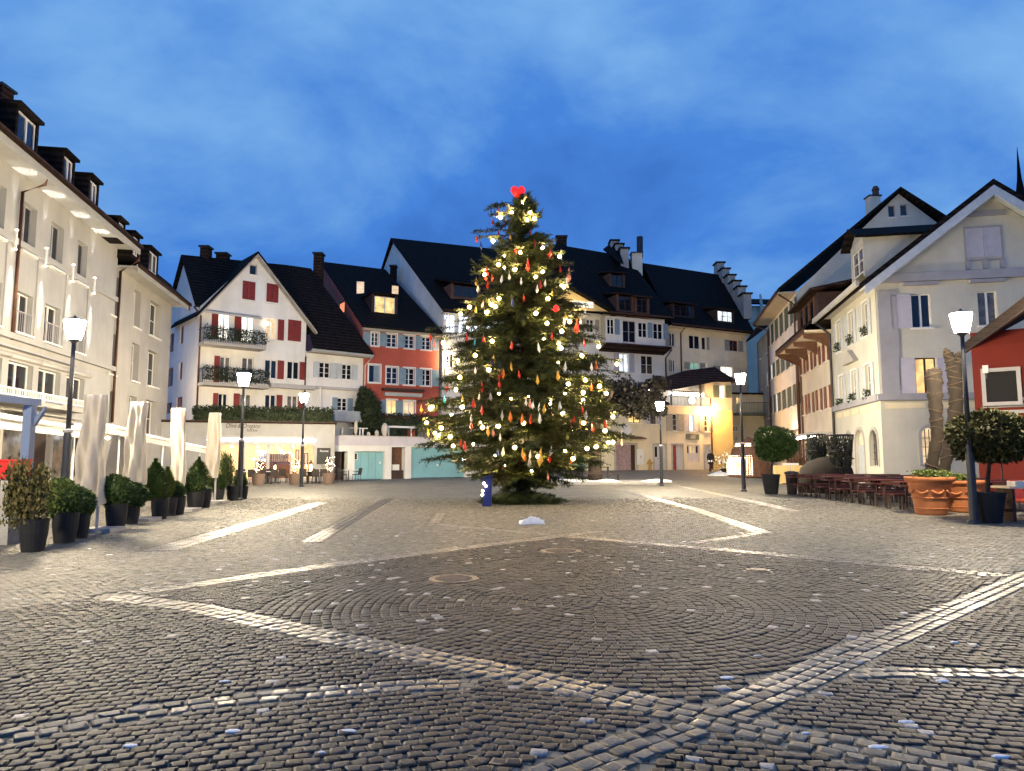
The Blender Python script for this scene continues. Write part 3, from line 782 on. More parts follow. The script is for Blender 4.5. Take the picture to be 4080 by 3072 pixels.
for x0, y0, x1, y1 in ((145, 340, 300, 690), (530, 690, 605, 950), (745, 885, 806, 1120)):
    r_ = LF.rect('A', x0, y0, x1, y1, .7)
    if x0 == 145: zd = r_[2:]; wd = None
    dormer(h1, LF, (r_[0], r_[1], max(r_[2], 13.0), r_[3]), .7, 2.6, None)
# chimney far left
chimney(h1, 'A', -40, 60, 18, 180, 31, M['roofb'])

h2 = thing('white_house', 'plain white house with deep narrow window openings beside the light strip building', 'building', LF.p(SJ, 0))
SE = 18.4
ra = [LF.rect('B', 1050, 205, 1125, 600), LF.rect('B', 1270, 385, 1335, 725), LF.rect('B', 1422, 500, 1522, 840)]
rb = [LF.rect('B', 1027, 755, 1102, 1150), LF.rect('B', 1250, 880, 1320, 1235), LF.rect('B', 1402, 965, 1505, 1305)]
rc = [LF.rect('B', 1000, 1395, 1077, 1640)]
za, zb = sum(q[2] for q in ra) / 3, sum(q[3] for q in ra) / 3
zc, zd_ = sum(q[2] for q in rb) / 3, sum(q[3] for q in rb) / 3
holes = [(q[0], q[1], za, zb) for q in ra] + [(q[0], q[1], zc, zd_) for q in rb] + [(rb[i][0], rb[i][1], zc - 3, zd_ - 3.0) for i in range(3)]
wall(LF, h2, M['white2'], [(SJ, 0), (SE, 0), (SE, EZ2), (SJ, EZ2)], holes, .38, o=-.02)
for q in holes: window(LF, h2, q, 'glass', 2, 1, depth=.38, o=-.02, sill='frame')
part_box(LF, h2, 'soffit', M['white2'], SJ + .12, SE + .4, EZ2, EZ2 + .12, -.3, .9)
part_box(LF, h2, 'fascia', M['white'], SJ + .12, SE + .4, EZ2 - .2, EZ2 + .2, .9, .96)
part_box(LF, h2, 'gutter', M['roofb'], SJ + .12, SE + .4, EZ2 + .06, EZ2 + .24, .96, 1.1)
slab(h2, 'roof', fpoly(LF, [(SJ + .12, EZ2 + .3, 1.0), (SE + .4, EZ2 + .3, 1.0), (SE + .4, 13.0, -.3), (SJ + .12, 13.0, -.3)]), .15, M['roof'])
slab(h2, 'roof', fpoly(LF, [(SJ + .12, 13.01, -.2), (SE + .4, 13.01, -.2), (SE + .4, 14.1, -9), (SJ + .12, 14.1, -9)]), .15, M['roof'])
FE = Fr(LF.p(SE, 0).x, LF.p(SE, 0).y, 80, n=1)
mb = MB(); mb.poly(fpoly(LF, [(SE, 0, -.03), (SE, EZ2, -.03), (SE, 12.85, -.3), (SE, 13.9, -9), (SE, 0, -9)])); mb.build('wall', M['white2'], h2)
for x0, y0, x1, y1 in ((985, 1228, 1030, 1330), (1105, 1345, 1147, 1500), (1237, 1475, 1306, 1640)):
    r_ = LF.rect('A', x0, y0, x1, y1, .7)
    dormer(h2, LF, (r_[0], r_[1], max(r_[2], 12.0), r_[3]), .7, 2.6, None)
pipe(h2, [LF.p(SJ + .15, EZ1 - .05, 1.0), LF.p(SJ + .15, EZ1 - .5, 1.0), LF.p(SJ + .15, EZ1 - 1.1, .12), LF.p(SJ + .15, 3.4, .12)], .07)
pipe(h2, [LF.p(SE + .2, EZ2 + .1, 1.0), LF.p(SE + .25, EZ2 - .25, 1.0)], .06)

# ================================================================== GABLE HOUSE
GF = Fr(-22.3, 50.0, 49.4)
KF = Fr(-22.3, 50.0, 49.4 - 90)
g1 = thing('gabled_house', 'white gabled house with dark red shutters and balconies above the restaurant', 'house', GF.p(0, 0))
GW = GF.hit('D', 1380, 900)[0]
ap = GF.hit('D', 900, 165); ze = GF.hit('D', 1375, 735)[1]; ze = min(ze, GF.hit('D', 330, 655)[1])
sa = ap[0]; zap = ap[1]
zeL = GF.hit('D', 330, 640)[1]; zeR = GF.hit('D', 1378, 740)[1]
W = lambda *a: GF.rect('D', *a)
attic = W(845, 250, 915, 345); clos = [W(775, 408, 895, 580), W(1003, 432, 1115, 605)]
f3 = [W(545, 708, 660, 950), W(765, 738, 885, 985), W(995, 758, 1108, 958)]
f3c = W(1207, 775, 1330, 975)
f2 = [W(560, 1120, 660, 1370), W(770, 1130, 880, 1375), W(988, 1150, 1105, 1328), W(1202, 1165, 1315, 1335)]
f1 = [W(545, 1470, 635, 1640), W(750, 1475, 860, 1645), W(990, 1480, 1095, 1640), W(1200, 1490, 1300, 1645)]
wall(GF, g1, M['whiteb'], [(0, 0), (GW, 0), (GW, zeR), (sa, zap), (0, zeL)], [attic] + f3 + f2 + f1, .2)
window(GF, g1, attic, 'glass', 1, 0, fr='sgrey')
for q in clos: closed(GF, g1, q, 'sh_red', trim='frame')
window(GF, g1, f3[0], 'lit_w', 2, 0, 'l', 'sh_red'); window(GF, g1, f3[1], 'lit_w', 2, 0, 'l', 'sh_red'); window(GF, g1, f3[2], 'lit_p', 2, 1, 'r', 'sh_red')
closed(GF, g1, f3c, 'sh_red')
for i, q in enumerate(f2): window(GF, g1, q, 'glassw' if i < 2 else 'glass', 2, 0, 'l' if i == 0 else ('r' if i > 1 else ''), 'sh_red')
for i, q in enumerate(f1): window(GF, g1, q, 'glassw' if i % 2 else 'glass', 2, 0, 'l' if i < 2 else 'r', 'sh_red')
fw = [KF.rect('D', *a) for a in ((70, 905, 125, 1080), (185, 832, 215, 998), (58, 1230, 117, 1405), (176, 1175, 205, 1340), (150, 1505, 205, 1600), (45, 1560, 105, 1660))]
zt = GF.hit('D', 320, 665)[1]
wr = 4.2; zrd = 17.0
wall(KF, g1, M['whiteb'], [(0, 0), (8.4, 0), (8.4, zt), (wr, zrd - .32), (0, zt)], fw, .2)
for q in fw:
    window(KF, g1, q, 'glassw', 2, 0, '', fr='sh_brown', sill=None, depth=.15)
    ww = q[1] - q[0]
# roofs
za_ = zap + .25
def lerpz(s):   # gable roof height along s
    return za_ - (za_ - (zeL - .25)) * (sa - s) / sa if s < sa else za_ - (za_ - (zeR - .25)) * (s - sa) / (GW - sa)
slab(g1, 'roof', fpoly(GF, [(-.3, lerpz(-.3), .55), (sa, za_, .55), (sa, za_, -6), (-.3, lerpz(-.3), -6)]), .18, M['roof'])
slab(g1, 'roof', fpoly(GF, [(sa, za_, .55), (GW + .7, lerpz(GW + .7), .55), (GW + .7, lerpz(GW + .7), -6), (sa, za_, -6)]), .18, M['roof'])
mb = MB()
for a, b_ in ((-.3, sa), (sa, GW + .7)):
    mb.prism(fpoly(GF, [(a, lerpz(a) - .20, .53), (b_, lerpz(b_) - .20, .53), (b_, lerpz(b_) - .34, .53), (a, lerpz(a) - .34, .53)]), GF.p(0, 0, -.5) - GF.p(0, 0, 0))
mb.build('verge_boards', M['white2'], g1)
HS = GW + 5.3
zh2 = GF.hit('F', 400, 1415)[1]
rg = [(-.5, zrd, -wr), (HS + .3, zrd, -wr)]
slab(g1, 'roof', fpoly(GF, [(-.30, zrd, -wr), (GW + .2, zrd + .7, -wr), (GW + .2, zeR + .1, -.30), (-.30, zt + .30, -.05)]), .16, M['roof'])
slab(g1, 'roof', fpoly(GF, [(-.30, zrd, -wr), (10.2, zrd + .76, -wr), (10.2, 12, -8.6), (-.30, 12, -8.6)]), .16, M['roof'])
chimney(g1, 'D', 370, 65, 450, 180, 54, M['roofb']); chimney(g1, 'D', 522, 130, 622, 200, 55, M['roofb'])
pipe(g1, [GF.p(-.5, zeL - .1, .3), GF.p(.05, zeL - .7, .15), GF.p(.05, 3.5, .15)], .07)
pipe(g1, [GF.p(GW - .02, zeR - 3.2, .12), GF.p(GW - .02, 6.3, .12)], .06)
# awnings, balconies
def rect_o(F, k, a, o): return F.rect(k, *a, o)
q = GF.rect('D', 410, 655, 960, 735, .4)
mb = MB(); mb.prism(fpoly(GF, [(q[0], q[2] + .15, .05), (q[1], q[2] + .15, .05), (q[1], q[2] - .02, .5), (q[0], q[2] - .02, .5)]), (0, 0, .16)); mb.build('folded_awning', M['awning'], g1)
def leaf_strip(mb, pts, n, size, rg):
    for _ in range(n):
        p = Vector(pts()); d = Vector((rg.uniform(-1, 1), rg.uniform(-1, 1), rg.uniform(-.3, 1))).normalized(); e = d.cross(Vector((rg.uniform(-1, 1), rg.uniform(-1, 1), rg.uniform(-1, 1)))).normalized()
        s_ = size * rg.uniform(.6, 1.3)
        mb.poly([p - e * s_ * .35, p + d * s_ * .5 - e * s_ * .1, p + d * s_, p + e * s_ * .4 + d * s_ * .35])
def balcony(x0, x1, yb, yt, floor_y, dens, lab):
    a = GF.rect('D', x0, yt, x1, yb, 1.3)
    zf = GF.hit('D', (x0 + x1) / 2, floor_y, 1.3)[1]
    b_ = part_box(GF, g1, 'balcony', M['white2'], a[0], a[1], zf - .22, zf, .003, 1.4)
    rg = random.Random(x0 + yb)
    mb = MB(); zt_ = zf + .95
    mb.fbox(GF, a[0], a[1], zt_, zt_ + .05, 1.3, 1.36); 
    k = int((a[1] - a[0]) / .12)
    for i in range(k + 1):
        s_ = a[0] + (a[1] - a[0]) * i / k; mb.fbox(GF, s_ - .012, s_ + .012, zf, zt_, 1.32, 1.34)
    for o_ in (.2, .5, .8, 1.1): mb.fbox(GF, a[0], a[0] + .03, zf, zt_, o_, o_ + .03)
    mb.fbox(GF, a[0], a[0] + .04, zt_, zt_ + .05, .01, 1.3)
    mb.build('balcony_railing', M['dark'], b_)
    pl = MB()
    leaf_strip(pl, lambda: GF.p(rg.uniform(a[0], a[1]), zf + .15 + rg.random() ** 1.3 * .95, 1.38 + rg.uniform(-.12, .16)), dens, .15, rg)
    t = pl.build('balcony_plants', M['hedge'], None, kind='stuff'); tag(t, lab, 'plants')
balcony(410, 1000, 1020, 880, 1000, 1700, 'dark green plants along the railing of the upper balcony')
balcony(400, 1030, 1390, 1240, 1378, 1900, 'dark green plants along the railing of the middle balcony')
q = GF.rect('D', 1040, 1385, 1465, 1425, .5); part_box(GF, g1, 'folded_awning', M['awning'], q[0], q[1], q[2], q[3], .05, .7)
mb = MB(); mb.lathe(GF.p(f3[2][0] + .05, f3[2][2] + 1.0, .12), [(.01, 0), (.11, .05), (.14, .14), (.11, .23), (.01, .28)], 12)
t = mb.build('window_star_lamp', M['fairy'], None, smooth=True); tag(t, 'round glowing lamp at the edge of the upper balcony window', 'lamp')

# ---- pale house beside it
p2 = thing('pale_house', 'narrow pale house with light blue shutters between gabled house and red house', 'house', GF.p(GW, 0))
W = lambda *a: GF.rect('G', *a)
u = [W(200, 120, 320, 293), W(450, 142, 560, 310)]; lo = [W(400, 512, 508, 655)]
wall(GF, p2, M['whiteb'], [(GW + .02, 0), (HS, 0), (HS, zh2), (GW + .02, zh2)], u + lo, .18)
for q in u: window(GF, p2, q, 'glass', 2, 2, 'lr', 'sh_pale')
for q in lo: window(GF, p2, q, 'glass', 2, 2, 'lr', 'sh_blue')
slab(p2, 'roof', fpoly(GF, [(GW + .25, zrd + .70, -wr), (10.2, zrd + .76, -wr), (HS + .2, zh2 + .25, .9), (GW + .25, zh2 + .25, .9)]), .16, M['roof'])
part_box(GF, p2, 'soffit', M['white2'], GW + .1, HS + .2, zh2 - .12, zh2 - .02, .0, .85)
part_box(GF, p2, 'gutter', M['white'], GW + .1, HS + .2, zh2 - .05, zh2 + .1, .86, 1.0)
pipe(p2, [GF.p(HS + .05, zh2 - .1, .9), GF.p(HS - .1, zh2 - .7, .1), GF.p(HS - .1, 4, .1)], .05, 'frame')
q = W(150, 398, 640, 432); part_box(GF, p2, 'folded_awning', M['awning'], q[0], q[1], q[2] + .05, q[3], .003, .35)
q = GF.rect('G', 375, 660, 735, 770, 1.2)
bb = part_box(GF, p2, 'balcony', M['white2'], q[0], q[1], q[2] - .05, q[2] + .05, .003, 1.3)
mb = MB(); mb.fbox(GF, q[0], q[1], q[3] - .05, q[3], 1.25, 1.31)
k = 26
for i in range(k): s_ = q[0] + (q[1] - q[0]) * (i + .5) / k; mb.fbox(GF, s_ - .085, s_ + .085, q[2] + .06, q[3] - .06, 1.26, 1.29)
mb.build('balcony_railing', M['sh_pale'], bb)
mb = MB(); s_ = GF.hit('G', 210, 520, 1.2)[0]; mb.tube([GF.p(s_, 3.9, 1.2), GF.p(s_, GF.hit('G', 210, 400, 1.2)[1], 1.2)], .06, 8); t = mb.build('awning_post', M['frame'], p2)
chimney(p2, 'D', 1447, 130, 1527, 280, 60.5, M['roofb'], .9)

# ================================================================== RESTAURANT
RF = Fr(-20.9, 45.6, 72)
rs = thing('restaurant', 'low white restaurant front with brightly lit windows and a white sign band', 'restaurant', RF.p(0, 0))
RW = RF.hit('Q', 2085, 800)[0]; zt_ = RF.hit('Q', 1100, 118)[1]
so, s1 = RF.hit('Q', 75, 800)[0] - .9, RF.hit('Q', 1722, 800)[0]
zo = RF.hit('Q', 900, 470)[1]
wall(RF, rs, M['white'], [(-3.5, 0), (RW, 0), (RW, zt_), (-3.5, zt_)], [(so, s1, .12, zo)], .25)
mb = MB(); mb.poly(fpoly(RF, [(RW, 0, 0), (RW, zt_, 0), (RW, zt_, -9), (RW, 0, -9)])); mb.build('wall', M['white'], rs)
slab(rs, 'roof', fpoly(RF, [(-3.6, zt_ + .06, .12), (RW + .1, zt_ + .06, .12), (RW + .1, zt_ + .06, -9), (-3.6, zt_ + .06, -9)]), .08, M['roofb'])
part_box(RF, rs, 'cornice', M['dbrown'], -3.6, RW + .1, zt_ + .062, zt_ + .13, -.05, .14)
# window frames
mb = MB()
for x in (430, 500, 918, 1322, 1512):
    s_ = RF.hit('Q', x, 800)[0]; w_ = .10 if x == 918 else .05
    mb.fbox(RF, s_ - w_, s_ + w_, .12, zo, -.24, -.14)
mb.fbox(RF, so, s1, zo - .08, zo, -.24, -.14); mb.fbox(RF, so, s1, .12, .22, -.24, -.14)
fr_ = mb.build('window', M['white2'], rs)
xs_ = [so] + [RF.hit('Q', x, 800)[0] for x in (430, 500, 918, 1322, 1512)] + [s1]
gl = bpy.data.materials.new('clear_glass'); gl.use_nodes = True
nn_, ll_ = gl.node_tree.nodes, gl.node_tree.links
mxs = N(nn_, 'ShaderNodeMixShader'); mxs.inputs[0].default_value = .07
tr_ = N(nn_, 'ShaderNodeBsdfTransparent'); gs_ = N(nn_, 'ShaderNodeBsdfGlossy'); gs_.inputs['Roughness'].default_value = .03
ll_.new(tr_.outputs[0], mxs.inputs[1]); ll_.new(gs_.outputs[0], mxs.inputs[2]); ll_.new(mxs.outputs[0], nn_['Material Output'].inputs[0])
for i in range(6):
    q = MB(); q.fbox(RF, xs_[i] + .06, xs_[i + 1] - .06, .22, zo - .08, -.2, -.19); q.build('pane', gl, fr_)
# room behind the glass
wm = mat('warm_room_wall', (.72, .58, .42), .8, .1, 1.5)
mb = MB(); D = -4.5
mb.poly(fpoly(RF, [(so - .4, .1, D), (s1 + .3, .1, D), (s1 + .3, 3.0, D), (so - .4, 3.0, D)])); mb.poly(fpoly(RF, [(so - .4, .1, -.26), (so - .4, 3, -.26), (so - .4, 3, D), (so - .4, .1, D)]))
mb.poly(fpoly(RF, [(s1 + .3, .1, -.26), (s1 + .3, 3, -.26), (s1 + .3, 3, D), (s1 + .3, .1, D)])); mb.poly(fpoly(RF, [(so - .4, 3, -.26), (s1 + .3, 3, -.26), (s1 + .3, 3, D), (so - .4, 3, D)]))
mb.poly(fpoly(RF, [(so - .4, .1, -.26), (s1 + .3, .1, -.26), (s1 + .3, .1, D), (so - .4, .1, D)])); mb.build('room', wm, rs)
def rbox(nm, k, x0, y0, x1, y1, o0, o1, m, par=rs):
    a = RF.rect(k, x0, y0, x1, y1, o1); mb = MB(); mb.fbox(RF, a[0], a[1], max(a[2], .12), a[3], o0, o1); return mb.build(nm, m, par)
t = thing('bar_counter', 'brown bar counter inside the lit restaurant window', 'bar counter', RF.p(4, .1, -3))
mb = MB(); a = RF.rect('Q', 700, 805, 1310, 960, -3); mb.fbox(RF, a[0], a[1], .12, a[3], -3.4, -3); mb.build('front_panel', M['brown'], t); mb = MB(); mb.fbox(RF, a[0] - .05, a[1] + .05, a[3], a[3] + .05, -3.5, -2.9); mb.build('counter_top', M['dbrown'], t)
t = thing('bottle_shelf', 'bright bottle shelf behind the bar counter of the restaurant', 'shelf', RF.p(4, .1, -4.4))
mb = MB()
a = RF.rect('Q', 750, 590, 1300, 810, -4.3)
for i in range(3): zz_ = a[2] + (a[3] - a[2]) * i / 3; mb.fbox(RF, a[0], a[1], zz_, zz_ + .03, -4.45, -4.2)
mb.build('shelf_board', M['brown'], t)
bt = MB(); rg = random.Random(4)
for i in range(2):
    zz_ = a[2] + (a[3] - a[2]) * i / 3 + .03; s_ = a[0] + .1
    while s_ < a[1] - .1: bt.lathe(RF.p(s_, zz_, -4.32), [(.035, 0), (.035, .16), (.014, .21), (.014, .28)], 6); s_ += rg.uniform(.09, .16)
bt.build('bottles', M['glassw'], t, kind='stuff')
for i, (x0, y0, x1, y1) in enumerate(((755, 590, 888, 800), (1130, 570, 1190, 670))):
    o_ = rbox('lit_panel', 'Q', x0, y0, x1, y1, -4.49, -4.46, M['lit_c'])
for i, (x0, y0, x1, y1) in enumerate(((1405, 580, 1472, 860), (1560, 640, 1632, 840))):
    t = thing('framed_picture', ('narrow framed picture left of the lamp post in the restaurant', 'smaller framed picture right of the lamp post in the restaurant')[i], 'picture', RF.p(6, 1.5, -2))
    a = RF.rect('Q', x0, y0, x1, y1, -3.9); mb = MB(); mb.fbox(RF, a[0], a[1], a[2], a[3], -4.49, -4.44); mb.build('picture_frame', M['dbrown'], t)
    mb = MB(); mb.fbox(RF, a[0] + .06, a[1] - .06, a[2] + .06, a[3] - .06, -4.44, -4.43); mb.build('picture_panel', M['stone'], t)
for i, (x, y) in enumerate(((285, 530), (745, 535), (1100, 545), (1185, 490), (1205, 640), (1300, 640), (715, 610), (670, 750), (1355, 690), (1360, 520))):
    o_ = -1.2 - (i % 3) * .8; s_, z_ = RF.hit('Q', x, y, o_)
    t = thing('pendant_lamp', 'small white globe pendant lamp hanging behind the restaurant window', 'lamp', RF.p(s_, z_, o_), 'pendant globes in the restaurant')
    mb = MB(); mb.tube([RF.p(s_, z_ + .05, o_), RF.p(s_, 2.98, o_)], .006, 5); mb.build('cord', M['dark'], t)
    mb = MB(); mb.lathe(RF.p(s_, z_, o_), [(.005, -.07), (.055, -.04), (.07, 0), (.055, .04), (.005, .07)], 10); mb.build('globe', M['fairy'], t, smooth=True)
for i in range(3):
    s_ = so + (s1 - so) * (i + .5) / 3
    mb = MB(); mb.fbox(RF, s_ - 1.1, s_ + 1.1, 2.94, 2.98, -3.0, -2.5); mb.build('ceiling_light', emit('warm_ceiling_light', (1, .72, .42), 42) if i == 0 else bpy.data.materials['warm_ceiling_light'], rs)
# awning box with light tube
a = RF.rect('Q', 80, 340, 1732, 385, .3); mb = MB(); mb.fbox(RF, so, a[1], a[2], a[3], .003, .34); mb.build('awning_box', M['awning'], rs)
a2 = RF.rect('Q', 80, 385, 1760, 438, .3); s_0, s_1 = so + .1, a2[1]
t = thing('light_tube', 'long cold white light tube above the restaurant windows', 'light', RF.p(2, a2[2]))
mb = MB(); mb.tube([RF.p(s_0, (a2[2] + a2[3]) / 2, .4), RF.p(s_1, (a2[2] + a2[3]) / 2, .4)], .10, 10); mb.build('tube', M['led'], t)
mb = MB(); mb.fbox(RF, s_0, s_1, a2[3] - .02, a2[3] + .05, .3, .5); mb.build('housing', M['frame'], t)
mb = MB(); k = 28; zt0 = a2[2] - .02
for i in range(k):
    a, b_ = s_0 + (s_1 - s_0) * i / k, s_0 + (s_1 - s_0) * (i + 1) / k
    da, db = [.16 + .10 * abs(math.sin(math.pi * 5.5 * t_ / k)) for t_ in (i, i + 1)]
    mb.hexa([RF.p(a, zt0 - da, .42), RF.p(b_, zt0 - db, .42), RF.p(b_, zt0 - db, .44), RF.p(a, zt0 - da, .44), RF.p(a, zt0, .42), RF.p(b_, zt0, .42), RF.p(b_, zt0, .44), RF.p(a, zt0, .44)])
mb.build('awning_valance', M['awning'], rs)
a = RF.hit('Q', 165, 195); b_ = RF.hit('Q', 770, 195)
text('Olive & Oregano', RF, a[0], a[1], .012, .42, M['ink'], rs, .35, width=b_[0] - a[0])
a = RF.hit('Q', 540, 262); b_ = RF.hit('Q', 730, 262)
text('Ristorante', RF, a[0], a[1], .012, .28, M['ink'], rs, .3, width=b_[0] - a[0])
# menu board + shelf
t = thing('menu_board', 'black menu board with white heading on the restaurant wall', 'sign', RF.p(RW - .8, 1))
a = RF.rect('Q', 1795, 565, 2007, 825, .05); mb = MB(); mb.fbox(RF, a[0], a[1], a[2], a[3], .004, .04); mb.build('panel', M['board'], t)
mb = MB(); w_ = .05
for q in ((a[0] - w_, a[0], a[2] - w_, a[3] + w_), (a[1], a[1] + w_, a[2] - w_, a[3] + w_), (a[0], a[1], a[3], a[3] + w_), (a[0], a[1], a[2] - w_, a[2])): mb.fbox(RF, *q, .004, .06)
mb.build('board_frame', M['dbrown'], t)
text('Ristorante', RF, a[0] + .12, a[3] - .22, .042, .2, M['chalk'], t, .3, width=(a[1] - a[0]) * .72)
mb = MB(); q = RF.rect('Q', 1865, 838, 1995, 856, .3); mb.fbox(RF, q[0], q[1], q[2], q[3], .003, .4); mb.fbox(RF, (q[0] + q[1]) / 2 - .06, (q[0] + q[1]) / 2 + .06, .02, q[2], .15, .25); tag(mb.build('wall_table', M['white2'], None), 'small high wall table below the black menu board', 'table')
# hedge on the roof terrace
rg = random.Random(9); mb = MB()
a = RF.rect('E', 190, 330, 1755, 480, -.6); hs0, hs1 = max(a[0], -3), min(a[1], RW - .1); hz0, hz1 = zt_ + .1, a[3]
mb.fbox(RF, hs0 + .15, hs1 - .15, hz0, hz1 - .35, -1.2, -.6)
leaf_strip(mb, lambda: RF.p(rg.uniform(hs0, hs1), hz0 + rg.random() ** .8 * (hz1 - hz0) * (.80 + .2 * math.sin(rg.random() * 9)), -.6 + rg.uniform(-.5, .15)), 6500, .2, rg)
tag(mb.build('terrace_hedge', M['hedge'], None), 'dark clipped hedge along the terrace above the restaurant sign', 'hedge')

# ================================================================== RED HOUSE
DF = Fr(-12.4, 58.5, 61)
rh = thing('red_house', 'red house with blue grey shutters and lit dormer window', 'house', DF.p(0, 0))
DW = DF.hit('F', 1520, 1300)[0]; ez = DF.hit('F', 1050, 1155)[1]
W = lambda *a: DF.rect('F', *a)
t1 = [W(775, 1172, 850, 1318), W(945, 1192, 1052, 1335), W(1137, 1208, 1245, 1350), W(1322, 1222, 1428, 1365)]
W = lambda *a: DF.rect('G', *a)
t2 = [W(745, 152, 870, 345), W(940, 168, 1062, 355), W(1130, 185, 1248, 370), W(1318, 203, 1428, 380)]
t3 = [W(945, 535, 1052, 690), W(1132, 548, 1250, 703)]
zz2 = sum(q[2] for q in t1) / 4, sum(q[3] for q in t1) / 4
t1 = [(q[0], q[1], *zz2) for q in t1]
zz3 = sum(q[2] for q in t2[1:]) / 3, sum(q[3] for q in t2[1:]) / 3
t2 = [(t2[0][0], t2[0][1], zz3[0] + .05, zz3[1] + .1)] + [(q[0], q[1], *zz3) for q in t2[1:]]
wall(DF, rh, M['red'], [(0, 0), (DW, 0), (DW, ez), (0, ez)], t1 + t2 + t3, .18)
for i, q in enumerate(t1): window(DF, rh, q, 'glass', 2, 2, 'lr' if i == 0 else 'r', 'sh_blue', trim=1, shw=.62)
window(DF, rh, t2[0], 'glass', 1, 0, '', trim=1)
part_box(DF, rh, 'curtain', M['sh_blue'], t2[0][0] + .45, t2[0][1] - .07, t2[0][2] + .07, t2[0][3] - .07, -.16, -.13)
for q in t2[1:]: window(DF, rh, q, 'glass', 2, 2, 'r', 'sh_blue', trim=1, shw=.62)
window(DF, rh, t3[0], 'lit_y', 2, 0, 'l', 'sh_blue', trim=1); window(DF, rh, t3[1], 'lit_p', 2, 0, 'l', 'sh_blue', trim=1, shw=.6)
a = W(905, 450, 1310, 500); part_box(DF, rh, 'folded_awning', M['awning'], a[0], a[1], a[2], a[3] - .1, .02, .5)
a = W(885, 428, 1330, 452); part_box(DF, rh, 'awning_roof', M['dbrown'], a[0], a[1], a[2] + .06, a[3] + .1, .003, .6)
part_box(DF, rh, 'soffit', M['white2'], -.1, DW, ez - .22, ez - .02, .003, .45)
rgL, rgR = pt('F', 222, 392, 68.0), pt('F', 925, 478, 71.5)
evL, evR = DF.p(-.25, ez + .12, .6), DF.p(DW + .1, ez + .12, .6)
slab(rh, 'roof', [evL, evR, rgR, rgL], .2, M['roof'])
bk = (rgL - evL)
slab(rh, 'roof', [rgL, rgR, rgR + Vector((bk.x, bk.y, -bk.z)), rgL + Vector((bk.x, bk.y, -bk.z))], .2, M['roof'])
E0 = DF.p(0, 0)
QF = Fr(E0.x, E0.y, to=(rgL.x, rgL.y), n=None)
if QF.n.dot(Vector((-1, -.3))) < 0: QF.n = -QF.n
wR = (Vector((rgL.x, rgL.y)) - Vector((E0.x, E0.y))).length
wall(QF, rh, M['red'], [(0, 0), (wR * 2, 0), (wR * 2, ez), (wR, rgL.z - .25), (0, ez - .02)], [], .1)
a = QF.rect('F', 430, 852, 480, 958); part_box(QF, rh, 'window', M['dbrown'], a[0] - .05, a[1] + .05, a[2] - .05, a[3] + .05, .002, .02); part_box(QF, rh, 'pane', M['lit_o'], a[0], a[1], a[2], a[3], .02, .03)
a = QF.rect('F', 330, 850, 372, 910); part_box(QF, rh, 'window', M['dark'], a[0], a[1], a[2], a[3], .002, .02)
def on_plane(k, x, y, a, b, c):
    nrm = (b - a).cross(c - a); d = ray(k, x, y); o_ = Vector((0, 0, CAMZ)); t = nrm.dot(a - o_) / nrm.dot(d); return o_ + d * t
def skylight(par, k, c4, pl, m, lift=.06):
    nrm = (pl[1] - pl[0]).cross(pl[2] - pl[0]).normalized()
    if nrm.z < 0: nrm = -nrm
    P_ = [on_plane(k, x, y, *pl) for x, y in c4]; cen = sum(P_, Vector()) / 4
    mb = MB(); mb.prism([cen + (p - cen) * 1.12 for p in P_], nrm * (lift - .01)); f = mb.build('skylight', M['dbrown'], par)
    mb = MB(); mb.prism([p + nrm * (lift - .008) for p in P_], nrm * .02); mb.build('pane', M[m], f)
pl = (evL, evR, rgR)
skylight(rh, 'F', [(612, 620), (692, 625), (690, 745), (610, 752)], pl, 'lit_p'); skylight(rh, 'F', [(1000, 665), (1070, 672), (1068, 765), (998, 750)], pl, 'lit_p')
od = -1.9
a = DF.rect('F', 808, 782, 1032, 985, od)
mb = MB(); mb.fbox(DF, a[0] - .25, a[0] - .02, a[2] - .5, a[3] + .15, od - 2.5, od); mb.fbox(DF, a[1] + .02, a[1] + .25, a[2] - .5, a[3] + .15, od - 2.5, od); mb.fbox(DF, a[0] - .02, a[1] + .02, a[2] - .5, a[2] - .02, od - .3, od); d = mb.build('dormer', M['dbrown'], rh)
mb = MB(); mb.fbox(DF, a[0] - .4, a[1] + .4, a[3] + .15, a[3] + .3, od - 3, od + .3); mb.build('dormer_roof', M['roof'], d)
window(DF, d, a, 'lit_y', 2, 1, '', depth=.1, sill=None, o=od)
chimney(rh, 'F', 978, 430, 1042, 520, 70.5, M['roof'])
